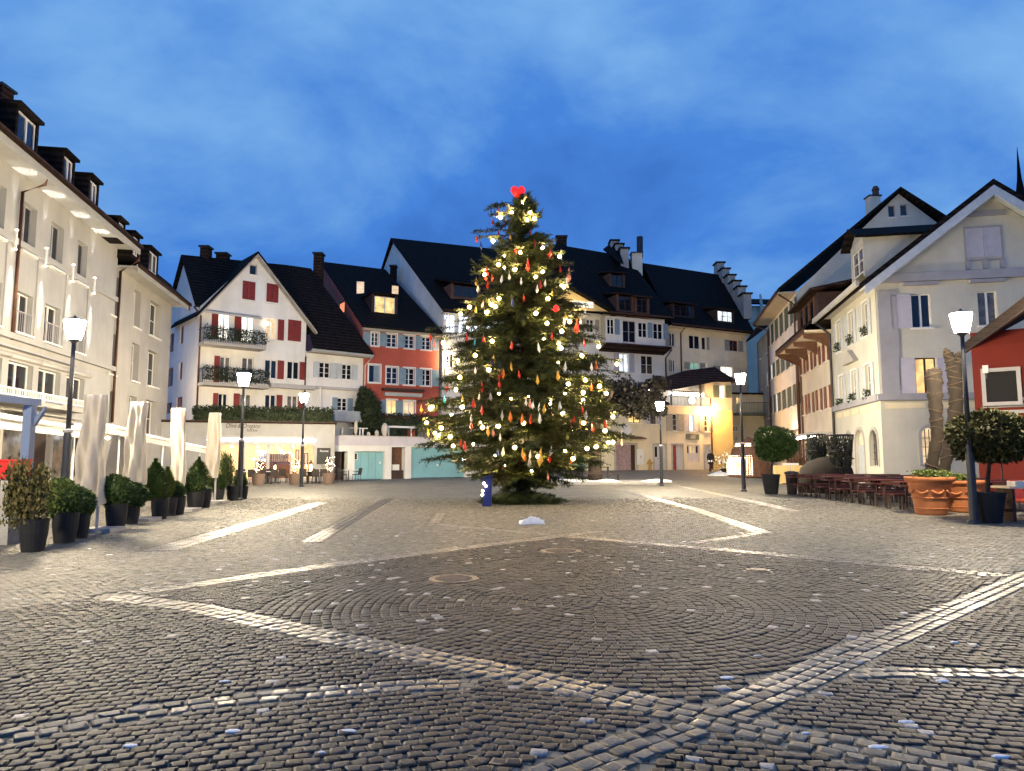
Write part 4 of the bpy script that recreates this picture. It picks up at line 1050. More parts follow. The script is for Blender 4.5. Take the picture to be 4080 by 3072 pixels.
# dark terrace hedges and a climbing evergreen
rg = random.Random(3); mb = MB(); a = DF.rect('G', 830, 690, 1420, 800, 1.0); mb.fbox(DF, a[0], a[1], 3.3, a[3] - .4, .6, 1.1)
leaf_strip(mb, lambda: DF.p(rg.uniform(a[0] - .2, a[1] + .2), rg.uniform(3.2, a[3]), 1.0 + rg.uniform(-.3, .3)), 2600, .2, rg); tag(mb.build('terrace_hedge', M['hedge'], None), 'dark hedge below the lit ground windows of the red house', 'hedge')
def shrub(name, label, cat, c, rx, rz, n, size, m, seed, group=None, ry=None, core=True, lump=.25, parts=True, loc=None):
    rg = random.Random(seed); mb = MB(); ry = ry or rx; c = Vector(c)
    ph = [rg.uniform(0, 6.28) for _ in range(6)]
    for _ in range(n):
        v = Vector((rg.gauss(0, 1), rg.gauss(0, 1), rg.gauss(0, 1))).normalized()
        k = 1 + lump * (math.sin(3 * v.x + ph[0]) * math.sin(4 * v.z + ph[1]) + .6 * math.sin(5 * v.y + 4 * v.z + ph[2])) * .6
        p = c + Vector((v.x * rx, v.y * ry, v.z * rz)) * k * rg.uniform(.86, 1.03)
        d = (v + Vector((rg.uniform(-.8, .8), rg.uniform(-.8, .8), rg.uniform(-.5, .9)))).normalized(); e = d.cross(Vector((rg.uniform(-1, 1), rg.uniform(-1, 1), rg.uniform(-1, 1)))).normalized(); s_ = size * rg.uniform(.6, 1.4)
        mb.poly([p - e * s_ * .38, p + d * s_ * .55 - e * s_ * .22, p + d * s_, p + e * s_ * .38 + d * s_ * .4])
    if core:
        prof = [(max(.02, rx * .84 * math.cos(t)), rz * .84 * math.sin(t)) for t in [R(-88 + 22 * i) for i in range(9)]]
        mb.lathe(c, prof, 14, 1, ry / rx)
    return mb
g = pt('G', 725, 760, 57.8)
mb = shrub('', '', '', (g.x, g.y, 4.9), .95, 2.0, 2000, .26, None, 12); tag(mb.build('climbing_evergreen', M['hedge'], None), 'tall dark evergreen standing against the corner of the red house', 'shrub')

# ================================================================== GARAGES
AF = Fr(-12.45, 49.8, 50)
ga = thing('garage_block', 'low white garage block with two teal doors', 'garage', AF.p(0, 0))
AW = 13.9
W = lambda *a: AF.rect('G', *a)
zpt = W(600, 935, 700, 1000)[3]; zl = W(600, 1035, 700, 1100)[3]
ps = W(365, 1102, 510, 1400); d1 = W(588, 1102, 918, 1410); rc_ = W(995, 1055, 1145, 1400); d2 = W(1212, 1056, 1815, 1385)
hl = [(max(ps[0], .05), ps[1], 0, ps[3]), (d1[0], d1[1], 0, d1[3]), (rc_[0], rc_[1], 0, rc_[3]), (d2[0], d2[1], 0, d2[3])]
wall(AF, ga, M['whiteb'], [(0, 0), (AW, 0), (AW, zl), (0, zl)], hl, .5)
part_box(AF, ga, 'parapet', M['lilac'], 0, AW + .02, zl + .003, zpt, -.4, .03)
part_box(AF, ga, 'parapet_cap', M['stone'], 0, AW + .05, zpt, zpt + .06, -.45, .08)
slab(ga, 'roof', fpoly(AF, [(0, zpt - .1, -.4), (AW, zpt - .1, -.4), (AW, zpt - .1, -9), (0, zpt - .1, -9)]), .2, M['concrete'])
mb = MB(); mb.poly(fpoly(AF, [(AW, 0, 0), (AW, zl, 0), (AW, zl, -9), (AW, 0, -9)])); mb.build('wall', M['white'], ga)
part_box(AF, ga, 'passage_wall', M['white2'], hl[0][0], hl[0][1] + .3, 0, hl[0][3], -3, -2.9)
part_box(AF, ga, 'door', M['dbrown'], hl[0][0] + .05, hl[0][0] + .75, 0, hl[0][3] - .05, -.48, -.42)
part_box(AF, ga, 'recess_panel', M['brown'], hl[2][0], hl[2][1], 0, hl[2][3], -.56, -.49)
gd = thing('garage_door', 'teal folding garage door with four leaves and a small window', 'garage door', AF.p(d1[0], 0))
k = 4; w_ = (d1[1] - d1[0]) / k
for i in range(k): part_box(AF, gd, 'panel', M['teal'], d1[0] + w_ * i + .012, d1[0] + w_ * (i + 1) - .012, .03, d1[3] - .02, -.3, -.24)
a = W(597, 1125, 632, 1190); f = part_box(AF, gd, 'window', M['frame'], a[0] - .04, a[1] + .04, a[2] - .05, a[3] + .05, -.24, -.22); part_box(AF, f, 'pane', M['glass'], a[0] + .02, a[1] - .02, a[2], a[3], -.22, -.21)
a = W(875, 1215, 890, 1240); part_box(AF, gd, 'handle', M['frame'], a[0], a[1], a[2], a[3], -.24, -.18)
gd = thing('garage_door', 'wide plain teal garage door behind the tree', 'garage door', AF.p(d2[0], 0))
part_box(AF, gd, 'panel', M['teal'], d2[0] + .02, d2[1] - .02, .05, d2[3] - .02, -.3, -.24)
mb = MB()
for i in range(6): s_ = d2[0] + (d2[1] - d2[0]) * (i + .5) / 6; mb.fbox(AF, s_ - .01, s_ + .01, .06, d2[3] - .04, -.24, -.228)
mb.build('panel_rib', M['teal'], gd)
a = W(1510, 1245, 1525, 1262); part_box(AF, gd, 'handle', M['frame'], a[0], a[1], a[2], a[3], -.24, -.17)
a = W(1024, 1247, 1104, 1310); t = part_box(AF, None, 'letter_box', M['frame'], a[0], a[1], a[2], a[3], -.49, -.3); tag(t, 'white box on the wall recess between the garage doors', 'box')
t = part_box(AF, None, 'dark_cabinet', M['dbrown'], rc_[0] + .1, rc_[1] - .05, 0, W(1000, 1312, 1100, 1390)[3], -.48, -.15); tag(t, 'dark cabinet standing in the recess between the garage doors', 'cabinet')
# covered things on the roof terrace
def covered(x0, y0, x1, y1, o, lab, k='G'):
    a = AF.rect(k, x0, y0, x1, y1, o); c = AF.p((a[0] + a[1]) / 2, zpt, o); hh = a[3] - zpt; rr = (a[1] - a[0]) / 2
    mb = MB(); rg = random.Random(x0)
    prof = [(rr * .75, .0), (rr * .55, hh * .15), (rr * .9, hh * .3), (rr, hh * .6), (rr * .8, hh * .85), (rr * .3, hh)]
    mb.lathe(c, prof, 12); 
    t = mb.build('covered_parasol', M['cloth'], None, smooth=True); tag(t, lab, 'parasol')
covered(430, 838, 466, 932, -.8, 'short pale covered parasol on the garage terrace beside the restaurant')
covered(583, 762, 622, 932, -.8, 'tall slim pale covered parasol on the garage terrace')
covered(725, 888, 760, 932, -.8, 'low pale covered ornament on the garage terrace')
covered(812, 868, 855, 932, -.8, 'low pale covered bundle right of centre on the garage terrace')
covered(888, 790, 952, 932, -.8, 'wide pale covered parasol in front of the red house')
t = thing('terrace_table', 'white terrace table in front of the red house above the garages', 'table', AF.p(8, zpt))
a = AF.rect('G', 950, 820, 1285, 850, -1.2); mb = MB(); mb.fbox(AF, a[0], a[1], a[2] + .05, a[3] - .02, -2, -1.2); mb.build('table_top', M['frame'], t)
for s_ in (a[0] + .1, a[1] - .6):
    mb = MB(); mb.fbox(AF, s_, s_ + .08, zpt, a[2] + .05, -1.3, -1.22); mb.build('leg', M['frame'], t)
a = AF.rect('G', 645, 835, 690, 930, -1.2); t = thing('terrace_table', 'small white table between covered parasols on the garage terrace', 'table', AF.p(a[0], zpt))
mb = MB(); mb.fbox(AF, a[0] - .5, a[1] + .3, a[3] - .1, a[3] - .05, -1.9, -1.2); mb.build('table_top', M['frame'], t); mb = MB(); mb.fbox(AF, a[1] - .1, a[1], zpt, a[3] - .1, -1.3, -1.22); mb.fbox(AF, a[0], a[0] + .08, zpt, a[3] - .1, -1.3, -1.22); mb.build('leg', M['frame'], t)
for i, (x0, x1) in enumerate(((955, 1000), (1240, 1285))):
    a = AF.rect('G', x0, 855, x1, 930, -1.0); t = part_box(AF, None, 'red_crate', M['doorred'], a[0], a[1], zpt, a[3], -1.9, -1.4); tag(t, ('dark red box under the left end of the white terrace table', 'dark red box under the right end of the white terrace table')[i], 'box')
mb = MB(); a = AF.rect('G', 1290, 855, 1640, 930, -.6)
mb.fbox(AF, a[0], AW, a[3] - .04, a[3], -.62, -.58); s_ = a[0]
while s_ < AW: mb.fbox(AF, s_, s_ + .025, zpt, a[3], -.61, -.59); s_ += .13
t = mb.build('terrace_railing', M['sgrey'], None); tag(t, 'thin grey railing on the garage terrace behind the tree', 'railing')

p = LF.p(SE + .45, 6.2, -1.6); t = thing('lane_lamp', 'warm lamp on the far end wall of the plain white house, lighting the lane', 'wall lamp', p)
mb = MB(); mb.lathe(p, [(.02, -.14), (.11, -.05), (.11, .05), (.02, .14)], 10); mb.build('globe', emit('lane_lamp_glass', (1, .78, .55), 1100), t, smooth=True)
mb = MB(); mb.tube([p, LF.p(SE + .02, 6.3, -1.6)], .02, 6); mb.build('bracket', M['dark'], t)
# ================================================================== LARGE WHITE HOUSE BEHIND THE TREE
BF = Fr(-6.1, 62.0, 62)
bh = thing('large_white_house', 'large white house with steep dark roof and bright windows behind the Christmas tree', 'house', BF.p(0, 0))
BW = BF.hit('S', 2290, 1500)[0]
ez = BF.hit('F', 1580, 935)[1]
def rw(F, k, lst): return [F.rect(k, *q) for q in lst]
b3 = rw(BF, 'H', [(290, 1335, 390, 1500), (425, 1345, 515, 1500), (530, 1345, 610, 1505), (680, 1350, 770, 1520), (785, 1360, 865, 1520), (880, 1370, 965, 1530), (1100, 1380, 1180, 1540)])
zb = (sum(q[2] for q in b3) / 7, sum(q[3] for q in b3) / 7); b3 = [(q[0], q[1], *zb) for q in b3]
b2 = rw(BF, 'I', [(285, 130, 350, 255), (480, 140, 560, 270), (700, 150, 790, 280)]) + rw(BF, 'I', [(965, 130, 1080, 370), (1085, 135, 1180, 370)])
b1 = rw(BF, 'I', [(500, 480, 590, 640), (760, 480, 850, 640), (1020, 470, 1110, 640)])
wall(BF, bh, M['whiteb'], [(0, 0), (BW, 0), (BW, ez), (0, ez)], b3 + b2 + b1, .2)
for i, q in enumerate(b3): window(BF, bh, q, 'lit_b' if i < 6 else 'lit_w', 2, 1, '')
for i, q in enumerate(b2): window(BF, bh, q, 'glass' if i < 3 else 'lit_c', 2, 1, 'r' if i == 1 else '', 'sh_grey')
for q in b1: window(BF, bh, q, 'glass', 2, 1, 'lr', 'sh_grey')
ap_ = pt('F', 1022, 135, 73.2)
C0 = BF.p(0, 0)
VF = Fr(C0.x, C0.y, to=(ap_.x, ap_.y))
wB = (Vector((ap_.x, ap_.y)) - Vector((C0.x, C0.y))).length
wall(VF, bh, M['whiteb'], [(0, 0), (2 * wB, 0), (2 * wB, ez), (wB, ap_.z - .3), (0, ez)], [], .1)
rEnd = pt('H', 1275, 800, 0.1) * 0 + pt('S', 2190, 1015, 79.5)
e0, e1 = BF.p(-.35, ez - .1, .9), BF.p(BW + .2, ez - .1, .9)
slab(bh, 'roof', [e0, e1, rEnd, ap_ + (ap_ - rEnd).normalized() * .35], .22, M['roof'])
bkv = Vector((ap_.x - e0.x, ap_.y - e0.y, -(ap_.z - e0.z)))
slab(bh, 'roof', [ap_ + (ap_ - rEnd).normalized() * .35, rEnd, rEnd + bkv, ap_ + bkv], .22, M['roof'])
part_box(BF, bh, 'gutter', M['roofb'], -.4, BW, ez - .18, ez - .02, .9, 1.06)
part_box(BF, bh, 'soffit', M['white2'], -.2, BW, ez - .32, ez - .22, .003, .85)
od = (lambda p_: (Vector((p_.x, p_.y)) - BF.o).dot(BF.n))(on_plane('F', 1815, 790, e0, e1, rEnd)) + .2
a = BF.rect('F', 1685, 665, 1945, 790, od)
mb = MB(); mb.fbox(BF, a[0] - .3, a[0] - .05, a[2] - .6, a[3] + .1, od - 3.5, od); mb.fbox(BF, a[1] + .05, a[1] + .3, a[2] - .6, a[3] + .1, od - 3.5, od); mb.fbox(BF, a[0] - .05, a[1] + .05, a[2] - .6, a[2] - .02, od - .3, od); d = mb.build('dormer', M['brown'], bh)
mb = MB(); mb.prism(fpoly(BF, [(a[0] - .6, a[3] + .1, od + .4), (a[1] + .5, a[3] + .1, od + .4), (a[1] + .5, a[3] + 1.3, od - 4), (a[0] - .6, a[3] + 1.3, od - 4)]), (0, 0, .18)); mb.build('dormer_roof', M['roof'], d)
window(BF, d, a, 'glass', 3, 0, fr='dbrown', depth=.1, sill=None, o=od)
pipe(bh, [BF.p(.12, ez - .3, .9), BF.p(.15, ez - 1, .12), BF.p(.15, 0, .12)], .08, 'frame')
for i, (x, y) in enumerate(((255, 135), (242, 222))):
    p = BF.p(.15, BF.hit('I', x, y, .3)[1], .32)
    t = thing('wall_lamp', ('upper round lamp on the white corner pipe beside the red house', 'lower round lamp on the white corner pipe beside the red house')[i], 'lamp', p)
    mb = MB(); mb.lathe(p, [(.02, -.2), (.16, -.12), (.2, 0), (.16, .12), (.02, .2)], 12); mb.build('globe', emit('wall_globe', (1, .74, .42), 150) if i == 0 else bpy.data.materials['wall_globe'], t, smooth=True)
    mb = MB(); mb.tube([p + Vector((0, .3, 0)), p], .03, 6); mb.build('bracket', M['dark'], t)
# ground floor: pale front with greenish lit glass doors
a = rw(BF, 'I', [(1335, 1000, 1440, 1190), (1450, 980, 1545, 1190)])
for i, q in enumerate(a):
    w_ = part_box(BF, bh, 'door', M['frame'], q[0] - .1, q[1] + .1, 0, q[3] + .1, .003, .05); part_box(BF, w_, 'pane', M['lit_t'], q[0], q[1], .15, q[3], .05, .06)
for i, x in enumerate((530, 760)):
    q = BF.rect('I', x, 1010, x + 130, 1200); part_box(BF, bh, 'door', M['sgrey'], q[0], q[1], 0, q[3], .003, .05)
chimney(bh, 'J', 42, 92, 143, 215, 80, M['roofb'], 1.2)

# ================================================================== HOUSE WITH THE PROJECTING STOREY
cx0 = .0882 * 69
EF = Fr(cx0, 69.0, 68)
eh = thing('house_with_projecting_storey', 'white house with glazed projecting top storey right of the Christmas tree', 'house', EF.p(0, 0))
EW = EF.hit('J', 1105, 1100)[0]; ez = EF.hit('J', 850, 895)[1]; bo = 1.0
bs0 = EF.hit('J', 522, 1000, bo)[0]; bs1 = EF.hit('J', 1100, 1050, bo)[0]
zbot = EF.hit('J', 800, 1165, bo)[1]
e2 = rw(EF, 'J', [(655, 1250, 750, 1430), (870, 1270, 990, 1450), (60, 1250, 150, 1420)])
e1w = rw(EF, 'K', [(600, 520, 700, 700)])
ea = EF.rect('J', 335, 915, 410, 1040)
wall(EF, eh, M['whiteb'], [(0, 0), (EW, 0), (EW, ez), (0, ez)], e2 + [ea], .2)
window(EF, eh, e2[0], 'lit_c', 2, 1, 'lr', 'sh_lilac'); window(EF, eh, e2[1], 'glass', 2, 1, '', trim=1); window(EF, eh, e2[2], 'glass', 2, 1, 'lr', 'sh_lilac')
window(EF, eh, ea, 'glass', 2, 2, 'lr', 'sh_grey', trim=1)
bw = rw(EF, 'J', [(540, 910, 610, 1060), (692, 930, 820, 1150), (845, 945, 932, 1092), (992, 955, 1085, 1110)])
bw = [EF.rect('J', *q, bo) for q in [(540, 910, 610, 1060), (692, 930, 820, 1140), (845, 945, 932, 1092), (992, 955, 1085, 1110)]]
hz = ez - .35
bw = [(q[0], q[1], q[2], min(q[3], hz - .1)) for q in bw]
wall(EF, eh, M['whiteb'], [(bs0, zbot), (bs1, zbot), (bs1, hz), (bs0, hz)], bw, .2, o=bo, name='projecting_wall')
for i, q in enumerate(bw): window(EF, eh, q, 'glass', 2, 1, '' if i == 1 else 'r', 'sh_blue', o=bo, fr='bluegrey' if i == 1 else 'frame', shw=.55)
mb = MB(); mb.poly(fpoly(EF, [(bs0, zbot, 0), (bs0, zbot, bo), (bs0, hz, bo), (bs0, hz, 0)])); mb.poly(fpoly(EF, [(bs1, zbot, 0), (bs1, zbot, bo), (bs1, hz, bo), (bs1, hz, 0)])); mb.poly(fpoly(EF, [(bs0, zbot, 0), (bs1, zbot, 0), (bs1, zbot, bo), (bs0, zbot, bo)])); mb.build('projecting_wall', M['white2'], eh)
mb = MB(); mb.prism(fpoly(EF, [(bs0 - .2, zbot - .02, bo + .55), (bs1 + .5, zbot - .02, bo + .55), (bs1 + .5, zbot - .55, .003), (bs0 - .2, zbot - .55, .003)]), (0, 0, -.16)); mb.build('ledge_roof', M['roofb'], eh)
pR0, pR1 = pt('S', 2190, 958, 78.5), pt('J', 740, 300, 81.5)
pR0.z = pt('J', 145, 183, 79).z
ez5 = ez - .05
slab(eh, 'roof', [EF.p(-.3, ez - .05, 1.5), EF.p(EW + .1, ez - .05, 1.5), pR1, pR0], .22, M['roof'])
slab(eh, 'roof', [pR0, pR1, pR1 + Vector((-4, 9, -6)), pR0 + Vector((-4, 9, -6))], .22, M['roof'])
part_box(EF, eh, 'gutter', M['copper'], -.3, EW + .1, ez - .15, ez - .02, 1.5, 1.64)
pipe(eh, [EF.p(EW - .1, zbot - .3, bo + .3), EF.p(EW - .05, zbot - 1, .12), EF.p(EW - .05, 0, .12)], .08)
# lit yellow gable dormer on its left
od = 1.8
a = EF.rect('J', 190, 732, 410, 800, od)
L0, Rr, Tp = EF.hit('J', 40, 830, od), EF.hit('J', 545, 838, od), EF.hit('J', 150, 615, od)
yg = thing('lit_gable', 'yellow lit gable with bright windows at the edge of the tree', 'gable', EF.p(L0[0], L0[1], od))
wall(EF, yg, M['yellow'], [(L0[0] - 1.2, L0[1]), (Rr[0], Rr[1]), (Tp[0], Tp[1])], [a], .15, o=od)
window(EF, yg, a, 'lit_w', 3, 0, '', fr='yellowish', sill=None, depth=.15, o=od)
mb = MB(); mb.prism(fpoly(EF, [(Tp[0], Tp[1] + .1, od + .4), (Rr[0] + .3, Rr[1] + .02, od + .4), (Rr[0] + .3, Rr[1] + .02, od - 3), (Tp[0], Tp[1] + .1, od - 5)]), (0, 0, .18)); mb.prism(fpoly(EF, [(Tp[0], Tp[1] + .1, od + .4), (L0[0] - 1.5, L0[1], od + .4), (L0[0] - 1.5, L0[1], od - 3), (Tp[0], Tp[1] + .1, od - 5)]), (0, 0, .18)); mb.build('roof', M['roof'], yg)
L_ = bpy.data.lights.new('gable_fill_light', 'POINT'); L_.energy = 160; L_.color = (1, .78, .4); L_.shadow_soft_size = .1  # bare point light without a fitting, added to brighten the yellow gable
lo_ = bpy.data.objects.new('gable_fill_light', L_); COL.objects.link(lo_); lo_.location = EF.p(a[0] + .3, a[2] - .3, od + .8)

# ================================================================== HOUSE WITH THE STEPPED GABLE
q = EF.p(EW, 0)
HF = Fr(q.x, q.y, 63)
sh_ = thing('stepped_gable_house', 'cream house with stepped gable parapet and long dark roof', 'house', HF.p(0, 0))
HW = HF.hit('J', 1905, 1200)[0]; ez = HF.hit('J', 1500, 1020)[1]
u3 = rw(HF, 'J', [(1150, 1050, 1205, 1180), (1340, 1072, 1450, 1205), (1465, 1088, 1510, 1212), (1735, 1122, 1820, 1228)])
u2 = rw(HF, 'J', [(1165, 1315, 1208, 1430), (1345, 1338, 1445, 1405), (1472, 1345, 1516, 1388), (1648, 1378, 1770, 1475)])
wall(HF, sh_, M['cream'], [(0, 0), (HW, 0), (HW, ez), (0, ez)], u3 + u2, .2)
for i, q in enumerate(u3): window(HF, sh_, q, 'glass', 2 if i != 2 else 1, 0, ['l', '', 'r', 'lr'][i], 'sh_grey', fr='frame' if i < 3 else 'doorred')
for i, q in enumerate(u2): window(HF, sh_, q, ['glass', 'lit_t', 'lit_w', 'lit_w'][i], 2 if i != 2 else 1, 0, ['l', 'lr', '', 'l'][i], 'sh_grey')
r0, r1_ = pt('J', 880, 362, 82), pt('J', 1640, 478, 88)
slab(sh_, 'roof', [HF.p(.1, ez + .1, 1.0), HF.p(HW + .3, ez + .1, 1.0), r1_, r0], .24, M['roof'])
slab(sh_, 'roof', [r0, r1_, r1_ + Vector((-5, 8, -7)), r0 + Vector((-5, 8, -7))], .24, M['roof'])
part_box(HF, sh_, 'gutter', M['copper'], .1, HW + .3, ez + .0, ez + .14, 1.0, 1.14)
part_box(HF, sh_, 'soffit', M['cream'], .1, HW, ez - .16, ez - .06, .003, .95)
pipe(sh_, [HF.p(2.0, ez - .1, .9), HF.p(2.0, ez - .6, .12), HF.p(2.0, 0, .12)], .07)
mb = MB(); mb.poly([HF.p(HW, 0), HF.p(HW, ez), r1_ + Vector((0, 0, -.3)), r1_ + Vector((-5, 8, -7)), HF.p(HW, 0, -18)]); mb.build('wall', M['dbrown'], sh_)  # dark brown end wall: its unlit shade is put into the colour
def stepped(par, name, lst, k, Y0, Y1, th, m, capm):
    n = len(lst)
    for i, (x, y, hb) in enumerate(lst):
        Y = Y0 + (Y1 - Y0) * i / max(1, n - 1)
        p = pt(k, x, y, Y); w_ = th
        mb = MB(); mb.box(p.x - .35, p.x + .55, Y - .75, Y + .75, p.z - hb, p.z - .16); o = mb.build(name, m, par)
        q = MB(); q.box(p.x - .5, p.x + .72, Y - .9, Y + .85, p.z - .16, p.z); q.build('step_cap', capm, o)
stepped(sh_, 'gable_step', [(1625, 365, 3), (1675, 425, 3), (1730, 487, 3), (1780, 545, 3), (1830, 600, 3), (1880, 668, 3.0)], 'J', 88.5, 80.0, .5, M['white2'], M['roof'])
stepped(eh, 'gable_step', [(595, 152, 3), (640, 188, 3), (690, 228, 4.0)], 'J', 82.5, 79.5, .5, M['white2'], M['roof'])
slab(eh, 'step_roof', [pt('J', 500, 225, 83), pt('J', 600, 150, 83), pt('J', 650, 230, 80), pt('J', 700, 365, 77), pt('J', 640, 340, 77)], .15, M['roof'])
chimney(sh_, 'J', 785, 255, 882, 425, 79, M['cream'], 1.2)
p0, p1 = pt('J', 858, 275, 79.6), pt('J', 858, 108, 79.6)
mb = MB(); mb.tube([p0 - Vector((0, 0, .5)), p1], .36, 10); mb.build('flue', M['dark'], sh_)
def plane_o(F, k, x, y, plane):
    p = on_plane(k, x, y, *plane); return (Vector((p.x, p.y)) - F.o).dot(F.n)
def roof_dormer(par, F, k, rect, plane, cheek, glass='glass', sash=3, ov=.3, back=3.2):
    od = plane_o(F, k, (rect[0] + rect[2]) / 2, rect[3], plane) + .15
    a = F.rect(k, *rect, od)
    mb = MB(); mb.fbox(F, a[0] - .28, a[0] - .03, a[2] - .5, a[3] + .1, od - back, od); mb.fbox(F, a[1] + .03, a[1] + .28, a[2] - .5, a[3] + .1, od - back, od); mb.fbox(F, a[0] - .03, a[1] + .03, a[2] - .5, a[2] - .02, od - .4, od); d = mb.build('dormer', cheek, par)
    mb = MB(); mb.prism(fpoly(F, [(a[0] - .5, a[3] + .1, od + .35), (a[1] + .5, a[3] + .1, od + .35), (a[1] + .5, a[3] + .8, od - back), (a[0] - .5, a[3] + .8, od - back)]), (0, 0, .16)); mb.build('dormer_roof', M['roofb'], d)
    window(F, d, a, glass, sash, 1, fr='dbrown', depth=.12, sill=None, o=od)
PE = (EF.p(-.3, ez5, 1.5), EF.p(EW + .1, ez5, 1.5), pR1); PH = (HF.p(.1, ez + .1, 1.0), HF.p(HW + .3, ez + .1, 1.0), r1_)
roof_dormer(eh, EF, 'J', (655, 690, 775, 830), PE, M['brown'], sash=2); roof_dormer(eh, EF, 'J', (832, 715, 930, 850), PE, M['brown'], sash=2)
roof_dormer(eh, EF, 'J', (585, 480, 692, 590), PE, M['brown'], sash=2)
roof_dormer(sh_, HF, 'J', (1200, 780, 1372, 885), PH, M['dbrown'], sash=3); roof_dormer(sh_, HF, 'J', (1622, 835, 1765, 938), PH, M['dbrown'], 'lit_c', 3)

# ================================================================== YELLOW FRONTS
YF = Fr(8.61, 61.0, 64)
yz = .42
YL = YF.hit('T', 1010, 1200)[0]; YR = YF.hit('R', 1000, 900)[0]
Y0 = YF.hit('S', 2330, 1750)[0]
yl = thing('yellow_house', 'pale yellow house front with wide wooden double door', 'house', YF.p(0, yz))
W = lambda *a: YF.rect('T', *a)
zt7 = YF.hit('R', 500, 130)[1]; zt8 = zt7 + .3
wn1 = [W(690, 480, 810, 690), W(570, 480, 625, 680), W(300, 440, 520, 670)]
gd_ = W(60, 1070, 440, 1560); dr_ = W(770, 1080, 975, 1520)
wall(YF, yl, M['yellowish'], [(Y0, 0), (YL, 0), (YL, zt8), (Y0, zt8)], [wn1[0], wn1[2], (gd_[0], gd_[1], 0, gd_[3]), (dr_[0], dr_[1], 0, dr_[3])], .3)
window(YF, yl, wn1[0], 'glassw', 2, 1, 'lr', 'sh_lilac', fr='dbrown'); window(YF, yl, wn1[2], 'lit_y', 2, 0, '', fr='dbrown')
def ydoor(par, q, m, name, leafs, half_open=None):
    d = thing(*name, YF.p(q[0], yz))
    w_ = (q[1] - q[0]) / leafs
    for i in range(leafs): part_box(YF, d, 'door_leaf', m if half_open != i else M['dbrown'], q[0] + w_ * i + .01, q[0] + w_ * (i + 1) - .01, yz + .02, q[3] - .02, -.25, -.18)
    t_ = .16; mb = MB()
    mb.fbox(YF, q[0] - t_, q[0] - .003, yz, q[3] + t_, .003, .06); mb.fbox(YF, q[1] + .003, q[1] + t_, yz, q[3] + t_, .003, .06); mb.fbox(YF, q[0], q[1], q[3] + .003, q[3] + t_, .003, .06); mb.build('door_frame', M['stone'], d)
    part_box(YF, d, 'handle', M['dark'], q[0] + w_ * .85, q[0] + w_ * .92, yz + 1.0, yz + 1.12, -.18, -.12)
    return d
gd8 = ydoor(yl, gd_, M['lilacwood'], ('wooden_door', 'wide weathered wooden double door in the pale yellow front', 'door'), 5, 4)
q = W(30, 930, 520, 970); mb = MB(); mb.prism(fpoly(YF, [(q[0] - .6, q[3], .003), (q[1], q[3], .003), (q[1], q[2], .9), (q[0] - .6, q[2], .9)]), (0, 0, .07)); mb.build('canopy', M['brown'], yl)
dd = ydoor(yl, dr_, M['lilac'], ('house_door', 'pale door with a narrow pane behind the thin lamp post', 'door'), 2)
q = W(805, 1110, 845, 1300); part_box(YF, dd, 'pane', M['glass'], q[0], q[1], q[2], q[3], -.178, -.16)
q = W(445, 1155, 570, 1440); t = thing('notice_board', 'white notice board on the yellow wall beside the wooden door', 'sign', YF.p(q[0], q[2])); part_box(YF, t, 'panel', M['frame'], q[0], q[1], q[2], q[3], .02, .07); part_box(YF, t, 'notice', M['stone'], q[0] + .35, q[1] - .25, (q[2] + q[3]) / 2 - .12, (q[2] + q[3]) / 2 + .12, .07, .075)
q = W(215, 745, 320, 860); t = thing('round_sign', 'round white sign in a square frame above the wooden door', 'sign', YF.p(q[0], q[2])); part_box(YF, t, 'sign_frame', M['lilac'], q[0], q[1], q[2], q[3], .003, .08)
mb = MB(); c_ = ((q[0] + q[1]) / 2 - .1, (q[2] + q[3]) / 2); mb.prism([YF.p(c_[0] + .5 * math.cos(2 * math.pi * i / 20), c_[1] + .5 * math.sin(2 * math.pi * i / 20), .085) for i in range(20)], YF.p(0, 0, .03) - YF.p(0, 0, 0)); mb.build('disc', M['frame'], t)
p = YF.p(YF.hit('T', 682, 1500, .5)[0], 0, .6); p.z = gh(p.x, p.y)
t = thing('fire_hydrant', 'small yellowish hydrant at the foot of the yellow wall', 'hydrant', p); hm = mat('hydrant_paint', (.45, .27, .08), .6)
mb = MB(); mb.lathe(p, [(.2, 0), (.2, .08), (.14, .1), (.14, .65), (.19, .68), (.19, .74), (.14, .78), (.10, .92), (.03, 1.0)], 12); mb.build('body', hm, t, smooth=True)
mb = MB(); mb.tube([p + Vector((-.26, 0, .6)), p + Vector((.28, 0, .6))], .07, 8); mb.build('nozzle', hm, t)
slab(yl, 'roof', fpoly(YF, [(Y0 - .2, zt8 + .05, .5), (YL, zt8 + .05, .5), (YL, zt8 + 2.2, -5), (Y0 - .2, zt8 + 2.2, -5)]), .2, M['roofb'])

yh = thing('terrace_house', 'cream house with roof terrace under a dark hipped roof', 'house', YF.p(YL, yz))
wn7 = [W(1110, 505, 1200, 805), W(1420, 500, 1500, 830), W(1690, 540, 1775, 838)]
zA, zB = sum(q[2] for q in wn7) / 3, sum(q[3] for q in wn7) / 3; wn7 = [(q[0], q[1], zA, zB) for q in wn7]
dr7 = W(1112, 1080, 1290, 1510); gw7 = W(1380, 1075, 1610, 1395); d27 = YF.rect('R', 850, 890, 975, 1310)
wall(YF, yh, M['cream'], [(YL + .01, 0), (YR, 0), (YR, zt7), (YL + .01, zt7)], wn7 + [(dr7[0], dr7[1], 0, dr7[3]), gw7, (d27[0], d27[1], 0, d27[3])], .28)
for i, q in enumerate(wn7): window(YF, yh, q, 'glass' if i != 1 else 'lit_b', 1, 2, 'lr', 'sh_lilac' if i == 1 else 'sh_grey', shw=.72)
ydoor(yh, dr7, M['lilac'], ('house_door', 'red brown door half open in the cream house front', 'door'), 2, None)
